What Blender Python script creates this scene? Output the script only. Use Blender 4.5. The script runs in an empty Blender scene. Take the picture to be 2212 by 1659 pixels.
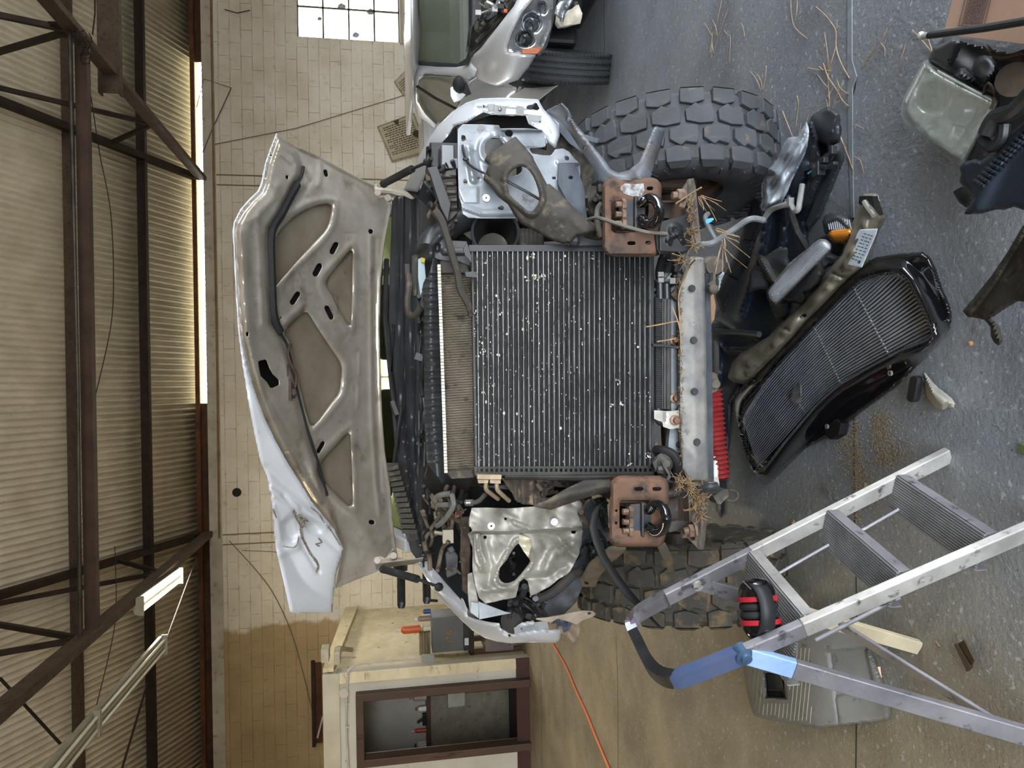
import bpy,bmesh,math,random
import numpy as np
from math import pi,sin,cos,tan,radians as R
from mathutils import Vector,Matrix,Quaternion
from mathutils.geometry import tessellate_polygon
random.seed(7); rng=np.random.default_rng(5)
S=bpy.context.scene; C=S.collection
# ---------------- camera, sky, sun, exposure ----------------
FPX=1600.0; PITCH=R(10.0); ROLL=R(-1.0); HC=1.7
_r0=Vector((1,0,0)); _u0=Vector((0,sin(PITCH),cos(PITCH))); FW=Vector((0,cos(PITCH),-sin(PITCH)))
RT=_r0*cos(ROLL)+_u0*sin(ROLL); UP=_u0*cos(ROLL)-_r0*sin(ROLL)
cd=bpy.data.cameras.new('camera'); cam=bpy.data.objects.new('camera',cd); C.objects.link(cam)
cd.sensor_fit='HORIZONTAL'; cd.sensor_width=36; cd.lens=36*FPX/2212; cd.clip_start=.05; cd.clip_end=200
# the phone was held sideways: the top of the place is at the left edge of the picture
mx=Matrix((-UP,RT,-FW)).transposed().to_4x4(); mx.translation=Vector((0,0,HC)); cam.matrix_world=mx
S.camera=cam
W=bpy.data.worlds.new('world'); S.world=W; W.use_nodes=True
nt=W.node_tree; nt.nodes.clear()
wo=nt.nodes.new('ShaderNodeOutputWorld'); bg=nt.nodes.new('ShaderNodeBackground')
tc=nt.nodes.new('ShaderNodeTexCoord'); sx=nt.nodes.new('ShaderNodeSeparateXYZ'); rp=nt.nodes.new('ShaderNodeValToRGB')
nt.links.new(tc.outputs['Generated'],sx.inputs[0]); nt.links.new(sx.outputs['Z'],rp.inputs[0])
rp.color_ramp.elements[0].position=.0; rp.color_ramp.elements[0].color=(.30,.27,.24,1)
rp.color_ramp.elements[1].position=.35; rp.color_ramp.elements[1].color=(.74,.87,1.0,1)
e=rp.color_ramp.elements.new(.02); e.color=(.98,.98,1.0,1)
nt.links.new(rp.outputs[0],bg.inputs[0]); bg.inputs[1].default_value=8.0; nt.links.new(bg.outputs[0],wo.inputs[0])
S.view_settings.view_transform='Standard'; S.view_settings.look='None'; S.view_settings.gamma=1
S.view_settings.exposure=0.9; S.view_settings.use_curve_mapping=False
def alight(name,loc,rot,sx_,sy_,power,col):
    l=bpy.data.lights.new(name,'AREA'); l.shape='RECTANGLE'; l.size=sx_; l.size_y=sy_; l.energy=power; l.color=col
    o=bpy.data.objects.new(name,l); C.objects.link(o); o.location=loc; o.rotation_euler=rot; return o
# daylight comes in through the open bay doors: portals only guide the sky light through the two openings
def portal(loc,rot,a,b_):
    o=alight('daylight_portal',loc,rot,a,b_,1,(1,1,1)); o.data.cycles.is_portal=True
    return o
portal((1.5,-5.9,2.1),(R(-90),0,0),9.0,4.2)
portal((9.9,.5,2.0),(0,R(90),0),4.0,8.0)
sl=bpy.data.lights.new('sun','SUN'); sl.energy=9; sl.angle=R(.6); sl.color=(1,.86,.66)
so=bpy.data.objects.new('sun',sl); C.objects.link(so); so.rotation_euler=(R(-52),0,R(-14))

# ---------------- pixel <-> place ----------------
def ray(x,y):
    return FW+RT*((1659-y-829.5)/FPX)-UP*((x-1106)/FPX)
def P(x,y,D):      # point seen at photo pixel x,y standing at distance D (world Y)
    d=ray(x,y); t=D/d.y; return Vector((d.x*t,D,HC+d.z*t))
def Zp(x,y,z=0.0): # point seen at photo pixel x,y at height z
    d=ray(x,y); t=(z-HC)/d.z; return Vector((d.x*t,d.y*t,z))
def Xp(x,y,X):
    d=ray(x,y); t=X/d.x; return Vector((X,d.y*t,HC+d.z*t))
def Pn(x,y,D):
    a=(829.5-np.asarray(y,float))/FPX; b=(np.asarray(x,float)-1106)/FPX
    dx=FW.x+RT.x*a-UP.x*b; dy=FW.y+RT.y*a-UP.y*b; dz=FW.z+RT.z*a-UP.z*b
    t=D/dy; return np.stack([dx*t,D+0*t,HC+dz*t],-1)
def Zn(x,y,z):
    a=(829.5-np.asarray(y,float))/FPX; b=(np.asarray(x,float)-1106)/FPX
    dx=FW.x+RT.x*a-UP.x*b; dy=FW.y+RT.y*a-UP.y*b; dz=FW.z+RT.z*a-UP.z*b
    t=(z-HC)/dz; return np.stack([dx*t,dy*t,HC+dz*t],-1)
# ---------------- materials ----------------
def lin(h):
    h=h.lstrip('#'); v=[int(h[i:i+2],16)/255 for i in (0,2,4)]
    return tuple((c/12.92 if c<=.04045 else ((c+.055)/1.055)**2.4) for c in v)+(1,)
MATS={}
def mat(name,c1,c2=None,scale=6,rough=.5,metal=0,bump=0,bscale=None,c3=None,t3=.62,s3=None,coat=0,trans=0,ior=1.45,alpha=1,emit=None,es=0,spec=.5,soft=.12,stretch=None,r2=None):
    if name in MATS: return MATS[name]
    m=bpy.data.materials.new(name); m.use_nodes=True; n=m.node_tree; N=n.nodes; L=n.links
    b=N['Principled BSDF']; b.inputs['Roughness'].default_value=rough; b.inputs['Metallic'].default_value=metal
    b.inputs['Coat Weight'].default_value=coat; b.inputs['Transmission Weight'].default_value=trans; b.inputs['IOR'].default_value=ior
    b.inputs['Alpha'].default_value=alpha; b.inputs['Specular IOR Level'].default_value=spec
    b.inputs['Base Color'].default_value=lin(c1)
    if emit: b.inputs['Emission Color'].default_value=lin(emit); b.inputs['Emission Strength'].default_value=es
    tc=N.new('ShaderNodeTexCoord'); vec=tc.outputs['Object']
    if stretch:
        mp=N.new('ShaderNodeMapping'); mp.inputs['Scale'].default_value=stretch; L.new(vec,mp.inputs[0]); vec=mp.outputs[0]
    out=None
    def noise(sc,det=5):
        t=N.new('ShaderNodeTexNoise'); t.inputs['Scale'].default_value=sc; t.inputs['Detail'].default_value=det; t.inputs['Roughness'].default_value=.6; L.new(vec,t.inputs['Vector']); return t
    def mix(fac,a,bc):
        x=N.new('ShaderNodeMix'); x.data_type='RGBA'
        L.new(fac,x.inputs['Factor'])
        for i,v in ((6,a),(7,bc)):
            if isinstance(v,str): x.inputs[i].default_value=lin(v)
            else: L.new(v,x.inputs[i])
        return x.outputs[2]
    def ramp(src,a,b_):
        r=N.new('ShaderNodeMapRange'); r.inputs[1].default_value=a; r.inputs[2].default_value=b_; L.new(src,r.inputs[0]); return r.outputs[0]
    col=c1
    if c2: col=mix(ramp(noise(scale).outputs['Fac'],.35,.65),c1,c2)
    if c3:
        f=ramp(noise(s3 or scale*2.7,7).outputs['Fac'],t3,t3+soft); col=mix(f,col,c3)
    if not isinstance(col,str): L.new(col,b.inputs['Base Color'])
    if bump:
        bp=N.new('ShaderNodeBump'); bp.inputs['Strength'].default_value=1; bp.inputs['Distance'].default_value=bump
        L.new(noise(bscale or scale*5).outputs['Fac'],bp.inputs['Height']); L.new(bp.outputs[0],b.inputs['Normal'])
    MATS[name]=m; return m
# ---------------- objects ----------------
ORG={}
def tag(o,label=None,cat=None,group=None,kind=None):
    if label: o['label']=label
    if cat: o['category']=cat
    if group: o['group']=group
    if kind: o['kind']=kind
    return o
def thing(name,label,cat,loc=(0,0,0),group=None,kind=None):
    o=bpy.data.objects.new(name,None); C.objects.link(o); o.location=loc; o.empty_display_size=.1
    ORG[o]=Vector(loc); return tag(o,label,cat,group,kind)
class MB:
    def __init__(s): s.v=[]; s.f=[]
    def add(s,vs,fs):
        n=len(s.v); s.v+= [tuple(p) for p in vs]; s.f+=[tuple(i+n for i in f) for f in fs]; return s
    def box(s,c,size,rot=None):
        c=Vector(c); h=Vector(size)/2; vs=[]
        for a in (-1,1):
            for b in (-1,1):
                for d in (-1,1):
                    q=Vector((a*h.x,b*h.y,d*h.z)); vs.append(c+(rot@q if rot else q))
        return s.add(vs,[(0,1,3,2),(4,6,7,5),(0,4,5,1),(2,3,7,6),(0,2,6,4),(1,5,7,3)])
    def bar(s,a,b,w,h=None,up=(0,0,1)):
        a=Vector(a); b=Vector(b); h=h or w; d=(b-a).normalized(); u=Vector(up)
        if abs(d.dot(u))>.98: u=Vector((0,1,0))
        sd=d.cross(u).normalized(); u=sd.cross(d)
        vs=[]
        for p in (a,b):
            for i,j in ((-1,-1),(1,-1),(1,1),(-1,1)): vs.append(p+sd*(i*w/2)+u*(j*h/2))
        return s.add(vs,[(3,2,1,0),(4,5,6,7),(0,1,5,4),(1,2,6,5),(2,3,7,6),(3,0,4,7)])
    def tube(s,pts,r,n=8,caps=True,sub=0):
        pts=[Vector(p) for p in pts]
        if sub and len(pts)>2: 
            rr=r if isinstance(r,(list,tuple)) else None
            pts=crv(pts,sub)
            if rr: r=[rr[min(int(i/sub),len(rr)-2)]*(1-(i%sub)/sub)+rr[min(int(i/sub)+1,len(rr)-1)]*((i%sub)/sub) for i in range(len(pts))]
        m=len(pts); vs=[]; u=None
        for i,p in enumerate(pts):
            d=(pts[min(i+1,m-1)]-pts[max(i-1,0)])
            if d.length<1e-9: d=Vector((0,0,1))
            d.normalize()
            if u is None:
                u=d.orthogonal().normalized()
            else:
                u=(u-d*u.dot(d))
                if u.length<1e-6: u=d.orthogonal()
                u.normalize()
            w=d.cross(u); q=r[i] if isinstance(r,(list,tuple)) else r
            for k in range(n):
                a=2*pi*k/n; vs.append(p+u*(cos(a)*q)+w*(sin(a)*q))
        fs=[(i*n+k,i*n+(k+1)%n,(i+1)*n+(k+1)%n,(i+1)*n+k) for i in range(m-1) for k in range(n)]
        if caps: fs+=[tuple(range(n))[::-1],tuple((m-1)*n+k for k in range(n))]
        return s.add(vs,fs)
    def cyl(s,a,b,r,n=12,r2=None):
        return s.tube([a,b],[r,r2 if r2 is not None else r],n)
    def lathe(s,prof,o,ax,n=24,closed=False):
        o=Vector(o); ax=Vector(ax).normalized(); u=ax.orthogonal().normalized(); w=ax.cross(u); vs=[]; m=len(prof)
        for r,h in prof:
            for k in range(n):
                a=2*pi*k/n; vs.append(o+ax*h+u*(cos(a)*r)+w*(sin(a)*r))
        fs=[(i*n+k,i*n+(k+1)%n,((i+1)%m)*n+(k+1)%n,((i+1)%m)*n+k) for i in range(m if closed else m-1) for k in range(n)]
        return s.add(vs,fs)
    def ell(s,c,rad,n=12,rot=None):
        c=Vector(c); vs=[]; m=n//2
        for i in range(m+1):
            t=pi*i/m
            for k in range(n):
                a=2*pi*k/n; q=Vector((rad[0]*sin(t)*cos(a),rad[1]*sin(t)*sin(a),rad[2]*cos(t)))
                vs.append(c+(rot@q if rot else q))
        return s.add(vs,[(i*n+k,(i+1)*n+k,(i+1)*n+(k+1)%n,i*n+(k+1)%n) for i in range(m) for k in range(n)])
    def poly(s,pts,th,holes=()):   # flat polygon of 3D points with thickness vector
        loops=[[Vector(p) for p in pts]]+[[Vector(p) for p in h] for h in holes]
        tri=tessellate_polygon(loops); flat=[p for l in loops for p in l]; n=len(flat); th=Vector(th)
        vs=flat+[p+th for p in flat]; fs=[tuple(t) for t in tri]+[tuple(i+n for i in t[::-1]) for t in tri]
        o=0
        for l in loops:
            k=len(l)
            for i in range(k): a=o+i; b=o+(i+1)%k; fs.append((a,b,b+n,a+n))
            o+=k
        return s.add(vs,fs)
    def sheet(s,px,D,th,holes=(),f=None):  # traced outline at distance D (number or per point), thickness th away from camera
        g=f or P
        pts=[g(p[0],p[1],p[2] if len(p)>2 else D) for p in px]
        return s.poly(pts,(0,th,0) if f is None else (0,0,th),[[g(p[0],p[1],p[2] if len(p)>2 else D) for p in h] for h in holes])
    def grid(s,A):   # array (m,n,3)
        m,n=A.shape[:2]
        return s.add(A.reshape(-1,3).tolist(),[(i*n+j,(i+1)*n+j,(i+1)*n+j+1,i*n+j+1) for i in range(m-1) for j in range(n-1)])
    def build(s,name,m,parent=None,smooth=35,bev=0,solid=0,kind=None,label=None,weld=False):
        me=bpy.data.meshes.new(name); root=parent
        while root is not None and root.parent is not None: root=root.parent
        o0=ORG.get(root,Vector((0,0,0))) if root is not None else Vector((0,0,0))
        A=np.array(s.v,float).reshape(-1,3)-np.array(o0)
        me.from_pydata(A.tolist(),[],s.f); me.validate(); 
        bm=bmesh.new(); bm.from_mesh(me)
        if weld: bmesh.ops.remove_doubles(bm,verts=bm.verts,dist=1e-5)
        bmesh.ops.recalc_face_normals(bm,faces=bm.faces); bm.to_mesh(me); bm.free()
        if smooth:
            me.shade_smooth(); me.set_sharp_from_angle(angle=R(smooth))
        me.materials.append(m)
        o=bpy.data.objects.new(name,me); C.objects.link(o)
        if parent is not None: o.parent=parent
        if bev:
            b=o.modifiers.new('bevel','BEVEL'); b.width=bev; b.segments=2; b.limit_method='ANGLE'; b.angle_limit=R(40)
        if solid:
            b=o.modifiers.new('solid','SOLIDIFY'); b.thickness=abs(solid); b.offset=1 if solid<0 else -1
        if kind: o['kind']=kind
        if label: o['label']=label
        return o
def crv(pts,sub,closed=False):
    pts=[Vector(p) for p in pts]; n=len(pts); out=[]
    rg=range(n if closed else n-1)
    for i in rg:
        if closed: p0,p1,p2,p3=pts[(i-1)%n],pts[i],pts[(i+1)%n],pts[(i+2)%n]
        else: p0,p1,p2,p3=pts[max(i-1,0)],pts[i],pts[i+1],pts[min(i+2,n-1)]
        for k in range(sub):
            t=k/sub; out.append(.5*((2*p1)+(-p0+p2)*t+(2*p0-5*p1+4*p2-p3)*t*t+(-p0+3*p1-3*p2+p3)*t**3))
    if not closed: out.append(pts[-1])
    return out
def c2(pts,sub=4,closed=True):
    return [(p.x,p.y) for p in crv([Vector((a[0],a[1],0)) for a in pts],sub,closed)]
def rr(x0,y0,x1,y1,r,n=4):
    o=[]
    for cx,cy,a0 in ((x1-r,y1-r,0),(x0+r,y1-r,90),(x0+r,y0+r,180),(x1-r,y0+r,270)):
        for k in range(n+1):
            a=R(a0+90*k/n); o.append((cx+r*cos(a),cy+r*sin(a)))
    return o
def circ(cx,cy,rx,ry=None,n=12,rot=0):
    ry=ry or rx; o=[]
    for k in range(n):
        a=2*pi*k/n; u,v=rx*cos(a),ry*sin(a); o.append((cx+u*cos(R(rot))-v*sin(R(rot)),cy+u*sin(R(rot))+v*cos(R(rot))))
    return o
# distance from grid points to a polyline / polygon (negative inside)
def sdseg(X,Y,poly,closed=True):
    p=np.array([q[:2] for q in poly],float); q=np.roll(p,-1,0) if closed else p[1:]
    if not closed: p=p[:-1]
    best=np.full(X.shape,1e9); bx=np.zeros(X.shape); by=np.zeros(X.shape); ins=np.zeros(X.shape,bool)
    for a,b in zip(p,q):
        e=b-a; L=max(e@e,1e-9); t=np.clip(((X-a[0])*e[0]+(Y-a[1])*e[1])/L,0,1)
        cx=a[0]+t*e[0]; cy=a[1]+t*e[1]; d=np.hypot(X-cx,Y-cy); m=d<best
        best=np.where(m,d,best); bx=np.where(m,cx,bx); by=np.where(m,cy,by)
        if closed and a[1]!=b[1]:
            c=((a[1]>Y)!=(b[1]>Y))&(X<(b[0]-a[0])*(Y-a[1])/(b[1]-a[1])+a[0]); ins^=c
    return np.where(ins,-best,best),bx,by
def sst(t): t=np.clip(t,0,1); return t*t*(3-2*t)
def surf(ctrl):   # smooth distance surface through control points (x,y,D)
    if isinstance(ctrl,(int,float)): return lambda X,Y:ctrl+0*X
    if callable(ctrl): return ctrl
    c=np.array(ctrl,float); n=len(c); x,y=c[:,0]/1000,c[:,1]/1000
    def B(x,y): return np.stack([np.ones_like(x),x,y]+([x*y,x*x,y*y] if n>=6 else []),-1)
    k=np.linalg.lstsq(B(x,y),c[:,2],rcond=None)[0]
    return lambda X,Y:B(X/1000,Y/1000)@k
def relief(mb,outline,D,feats=(),holes=(),step=4,proj=None,edge=0,ew=8):
    """pressed sheet traced by outline (pixels); feats push it away (+) or forward (-)"""
    proj=proj or Pn; o=np.array([p[:2] for p in outline],float)
    xs=np.arange(o[:,0].min()-step,o[:,0].max()+2*step,step); ys=np.arange(o[:,1].min()-step,o[:,1].max()+2*step,step)
    X,Y=np.meshgrid(xs,ys,indexing='ij'); sd,bx,by=sdseg(X,Y,outline)
    ins=sd<0; X1=np.where(ins,X,bx); Y1=np.where(ins,Y,by)
    lim=sd>step*1.6
    for h in holes:
        hs,hx,hy=sdseg(X1,Y1,h); m=hs<0; lim=lim|(hs<-step*1.6); X1=np.where(m,hx,X1); Y1=np.where(m,hy,Y1); ins=ins&~m
    Dv=surf(D)(X1,Y1)*1.0
    for f in feats:
        k=f[0]
        if k=='pit': # poly, depth, wall width px
            d,_,_=sdseg(X1,Y1,f[1]); Dv=Dv+f[2]*sst(-d/f[3]+.5 if len(f)>4 else -d/f[3])
        elif k=='rib': # polyline, depth, half width
            d,_,_=sdseg(X1,Y1,f[1],False); Dv=Dv+f[2]*np.exp(-(d/f[3])**2)
        elif k=='fn': Dv=Dv+f[1](X1,Y1)
        elif k=='noise':
            n=0
            for q in range(4):
                a,b,c,d_=rng.uniform(-1,1,4)*f[2]; n=n+np.sin(X1*a+Y1*b+q*1.7)*np.cos(X1*c-Y1*d_+q)
            Dv=Dv+f[1]*n
    if edge:
        d,_,_=sdseg(X1,Y1,outline); Dv=Dv+edge*(1-sst(-d/ew))
    V=proj(X1,Y1,Dv); m,n=X.shape; ids=-np.ones((m,n),int); fs=[]
    ok=ins; allow=~lim
    for i in range(m-1):
        for j in range(n-1):
            if (ok[i,j] or ok[i+1,j] or ok[i,j+1] or ok[i+1,j+1]) and allow[i,j] and allow[i+1,j] and allow[i,j+1] and allow[i+1,j+1]:
                fs.append(((i,j),(i+1,j),(i+1,j+1),(i,j+1)))
    vs=[];out=[]
    for q in fs:
        g=[]
        for a in q:
            if ids[a]<0: ids[a]=len(vs); vs.append(V[a])
            g.append(ids[a])
        out.append(g)
    mb.add([tuple(v) for v in vs],out); return mb
def S_(o,label=None):
    o['kind']='structure'; return o
def text(s_,loc,rot,size,m,name,parent,depth=.001,ax=None):
    cu=bpy.data.curves.new(name,'FONT'); cu.body=s_; cu.size=size; cu.extrude=depth; cu.align_x='CENTER'; cu.align_y='CENTER'
    cu.materials.append(m); o=bpy.data.objects.new(name,cu); C.objects.link(o)
    if parent is not None: o.parent=parent; loc=Vector(loc)-ORG[parent]
    mw=rot.to_4x4(); mw.translation=loc; o.matrix_local=mw; return o
# ================= BUILDING =================
def wallmat():
    m=bpy.data.materials.new('painted_block'); m.use_nodes=True; N=m.node_tree.nodes; L=m.node_tree.links; b=N['Principled BSDF']; b.inputs['Roughness'].default_value=.75
    tc=N.new('ShaderNodeTexCoord'); sp=N.new('ShaderNodeSeparateXYZ'); cb=N.new('ShaderNodeCombineXYZ')
    L.new(tc.outputs['Object'],sp.inputs[0]); L.new(sp.outputs['X'],cb.inputs[0]); L.new(sp.outputs['Z'],cb.inputs[1])
    br=N.new('ShaderNodeTexBrick'); br.inputs['Scale'].default_value=1; br.inputs['Brick Width'].default_value=.48; br.inputs['Row Height'].default_value=.195; br.inputs['Mortar Size'].default_value=.006; br.inputs['Mortar Smooth'].default_value=.3
    L.new(cb.outputs[0],br.inputs['Vector'])
    n1=N.new('ShaderNodeTexNoise'); n1.inputs['Scale'].default_value=1.6; n1.inputs['Detail'].default_value=6; L.new(tc.outputs['Object'],n1.inputs['Vector'])
    n2=N.new('ShaderNodeTexNoise'); n2.inputs['Scale'].default_value=3.3; n2.inputs['Detail'].default_value=4; L.new(tc.outputs['Object'],n2.inputs['Vector'])
    def mx(f,a,c):
        x=N.new('ShaderNodeMix'); x.data_type='RGBA'
        if isinstance(f,float): x.inputs['Factor'].default_value=f
        else: L.new(f,x.inputs['Factor'])
        for i,v in ((6,a),(7,c)):
            if isinstance(v,str): x.inputs[i].default_value=lin(v)
            else: L.new(v,x.inputs[i])
        return x.outputs[2]
    def mr(s,a,c):
        r=N.new('ShaderNodeMapRange'); r.inputs[1].default_value=a; r.inputs[2].default_value=c; L.new(s,r.inputs[0]); return r.outputs[0]
    white=mx(mr(n1.outputs['Fac'],.35,.65),'#e0d9c8','#d0c6b0'); tan_=mx(mr(n1.outputs['Fac'],.3,.7),'#b39c74','#a08a64')
    # unpainted (tan) part of the wall: left of a ragged paint edge
    ad=N.new('ShaderNodeMath'); ad.operation='MULTIPLY_ADD'; L.new(n2.outputs['Fac'],ad.inputs[0]); ad.inputs[1].default_value=.5; L.new(sp.outputs['X'],ad.inputs[2])
    col=mx(mr(ad.outputs[0],-4.12,-4.02),tan_,white)
    # joints: only here and there showing through the paint
    jt=N.new('ShaderNodeMath'); jt.operation='MULTIPLY'; L.new(br.outputs['Fac'],jt.inputs[0]); L.new(mr(n2.outputs['Fac'],.46,.60),jt.inputs[1])
    j2=N.new('ShaderNodeMath'); j2.operation='MULTIPLY'; L.new(jt.outputs[0],j2.inputs[0]); j2.inputs[1].default_value=.48
    col=mx(j2.outputs[0],col,'#6e6048')
    n3=N.new('ShaderNodeTexNoise'); n3.inputs['Scale'].default_value=9; n3.inputs['Detail'].default_value=9; L.new(tc.outputs['Object'],n3.inputs['Vector'])
    f3=N.new('ShaderNodeMath'); f3.operation='MULTIPLY'; L.new(mr(n3.outputs['Fac'],.60,.72),f3.inputs[0]); f3.inputs[1].default_value=.35
    col=mx(f3.outputs[0],col,'#7a6a4c'); L.new(col,b.inputs['Base Color'])
    bp=N.new('ShaderNodeBump'); bp.inputs['Distance'].default_value=.008; iv=N.new('ShaderNodeMath'); iv.operation='MULTIPLY_ADD'; L.new(br.outputs['Fac'],iv.inputs[0]); iv.inputs[1].default_value=-1; L.new(n3.outputs['Fac'],iv.inputs[2])
    L.new(iv.outputs[0],bp.inputs['Height']); L.new(bp.outputs[0],b.inputs['Normal']); return m
def floormat():
    m=bpy.data.materials.new('stained_concrete'); m.use_nodes=True; N=m.node_tree.nodes; L=m.node_tree.links; b=N['Principled BSDF']
    tc=N.new('ShaderNodeTexCoord'); sp=N.new('ShaderNodeSeparateXYZ'); L.new(tc.outputs['Object'],sp.inputs[0])
    def ns(s,d=6,r=.6):
        t=N.new('ShaderNodeTexNoise'); t.inputs['Scale'].default_value=s; t.inputs['Detail'].default_value=d; t.inputs['Roughness'].default_value=r; L.new(tc.outputs['Object'],t.inputs['Vector']); return t.outputs['Fac']
    def mr(s,a,c,lo=0,hi=1):
        r=N.new('ShaderNodeMapRange'); r.inputs[1].default_value=a; r.inputs[2].default_value=c; r.inputs[3].default_value=lo; r.inputs[4].default_value=hi; L.new(s,r.inputs[0]); return r.outputs[0]
    def mx(f,a,c):
        x=N.new('ShaderNodeMix'); x.data_type='RGBA'
        L.new(f,x.inputs['Factor'])
        for i,v in ((6,a),(7,c)):
            if isinstance(v,str): x.inputs[i].default_value=lin(v)
            else: L.new(v,x.inputs[i])
        return x.outputs[2]
    def ma(op,a,c):
        x=N.new('ShaderNodeMath'); x.operation=op
        for i,v in enumerate((a,c)):
            if isinstance(v,(int,float)): x.inputs[i].default_value=v
            else: L.new(v,x.inputs[i])
        return x.outputs[0]
    base=mx(mr(ns(1.1),.35,.65),'#8e9094','#77797f')
    # browner concrete on the left half, with the warm light there put into the colour
    lf=ma('MULTIPLY_ADD' if 0 else 'ADD',sp.outputs['X'],ma('MULTIPLY',ns(.8),1.6))
    left=mr(lf,.55,-.45)
    brown=mx(mr(ns(1.7),.35,.65),'#a0947b','#7f745f')
    col=mx(left,base,brown)
    # oily dark patches
    col=mx(ma('MULTIPLY',mr(ns(.9,3),.56,.70),.42),col,'#3d3e42')
    # paint specks and scratches
    col=mx(ma('MULTIPLY',mr(ns(38,3,.5),.62,.68),.6),col,'#b9bbbd')
    col=mx(ma('MULTIPLY',mr(ns(150,2),.60,.70),.6),col,'#b4b6b9')
    col=mx(ma('MULTIPLY',mr(ns(70,2),.66,.73),.6),col,'#1f1f20')
    L.new(col,b.inputs['Base Color']); L.new(mr(ns(2.2),.3,.7,.42,.75),b.inputs['Roughness'])
    bp=N.new('ShaderNodeBump'); bp.inputs['Distance'].default_value=.004; L.new(ns(45,5),bp.inputs['Height']); L.new(bp.outputs[0],b.inputs['Normal']); return m
M_wall=wallmat(); M_floor=floormat()
M_rust=mat('rusty_steel','#4d4035','#5f5043',5,.75,.2,.002,60,'#33291f',.55,30)
M_dark=mat('dark_steel','#2a211b','#3b2e25',6,.7,.3,.001,60)
M_roof=mat('corrugated_roof','#ded5bf','#cdc3ab',2.5,.45,.15,0,None,'#6f6350',.64,40)
M_white=mat('off_white_wall','#c9c6ba','#b7b2a4',1.2,.7,0,.001,30,'#8f8a7c',.62,5)
M_ply=mat('creamy_plywood','#e0d5b4','#cbbf9c',1.5,.7,0,.001,20,'#8c7f62',.6,4,stretch=(1,1,3))
M_brown=mat('brown_wood_trim','#46352a','#544033',3,.55,0,.001,40,'#2e1d15',.6,12,stretch=(1,1,.2))
M_redbase=mat('dark_red_trim','#452a26','#3a2320',3,.5)
M_grout=mat('crack','#1e1d1c',rough=.9)
WY=14.0; EZ=P(447,830,WY).z
floor=MB().box((0,4,-.1),(30,24,.2)).build('floor',M_floor,kind='structure',smooth=0)
# window opening limits in the back wall
wx0=P(760,86,WY).x; wz1=P(641,40,WY).z; wx1=wx0+1.75; wz0=1.25
vx0=P(840,985,WY).x; vx1=P(840,700,WY).x; vz0=1.25; vz1=2.15
b=MB()
x0,x1=-9.0,10.0
for (a,c,z0,z1) in ((x0,vx0,0,EZ),(vx0,vx1,0,vz0),(vx0,vx1,vz1,EZ),(vx1,wx0,0,EZ),(wx0,wx1,0,wz0),(wx0,wx1,wz1,EZ),(wx1,x1,0,EZ)):
    b.box(((a+c)/2,WY+.1,(z0+z1)/2),(c-a,.2,z1-z0))
wb=b.build('wall_back',M_wall,kind='structure',smooth=0)
# bond beam, and the shallow pier strips under the trusses
MB().box((.5,WY-.015,EZ-.11),(19,.03,.21)).build('trim_1',mat('bond_beam','#c4bcac','#a79e8c',2,.7,0,.002,30,'#83765d',.6,8),wb,smooth=0)
for xx in (P(600,392,WY).x,P(600,1160,WY).x):
    MB().box((xx-.09,WY-.006,(EZ-.2)/2),(.02,.012,EZ-.25)).box((xx+.09,WY-.006,(EZ-.2)/2),(.02,.012,EZ-.25)).build('trim_2',mat('groove','#7d6e52',rough=.8),wb,smooth=0)
def pipe(name,pts,r,m,lab,cat,**k):
    return tag(MB().tube(pts,r,8,sub=k.pop('sub',0)).build(name,m),lab,cat,**k)
M_cond=mat('painted_conduit','#8a6f45','#75603c',4,.6)
pipe('conduit',[P(455,-60,WY-.04),P(462,388,WY-.04),P(470,820,WY-.04),P(474,1163,WY-.04)],.02,M_cond,'thin brown pipe running along the top of the block wall','pipe')
# windows
def window(n,xa,xb,za,zb,cols,rows):
    r=thing(n,'','',(xa,WY,za)); 
    for k in ('label','category'): 
        if k in r: del r[k]
    r['kind']='structure'
    f=MB(); w=xb-xa;h=zb-za
    for i in range(cols+1): f.box((xa+w*i/cols,WY+.06,(za+zb)/2),(.032 if 0<i<cols else .05,.03,h))
    for i in range(rows+1): f.box(((xa+xb)/2,WY+.06,za+h*i/rows),(w,.03,.032 if 0<i<rows else .05))
    f.build('window_frame',mat('window_steel','#6d6754','#565040',6,.6),r,smooth=0)
    MB().box(((xa+xb)/2,WY+.07,(za+zb)/2),(w,.004,h)).build('pane',mat('window_glass','#ffffff',rough=.05,trans=1,ior=1.05,spec=.2),r,smooth=0)
    MB().box(((xa+xb)/2,WY-.01,za-.03),(w+.06,.1,.06)).build('window_sill',mat('sill','#b5aa92',rough=.7),r,smooth=0)
    return r
w1=window('window_1',wx0,wx1,wz0,wz1,3,4)
st=MB()
for (x,y,s) in ((768,75,9),(800,25,10),(737,14,11),(690,40,6)):
    c=P(x,y,WY+.06); st.poly([c+Vector((s*.006*cos(a+.2*math.sin(3*a)),0,s*.006*sin(a)*(1.3 if a>2 else .8))) for a in [k*.7 for k in range(9)]],(0,.003,0))
st.build('sticker',mat('faded_sticker','#b9bac4','#8f90a0',30,.6),w1,smooth=0)
window('window_2',vx0,vx1,vz0,vz1,5,2)
# ground outside, seen only through gaps
MB().box((0,30,-.15),(60,31,.1)).build('trim_3',mat('outside_ground','#a59a80','#8b8168',.5,.9),kind='structure',smooth=0)
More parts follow.
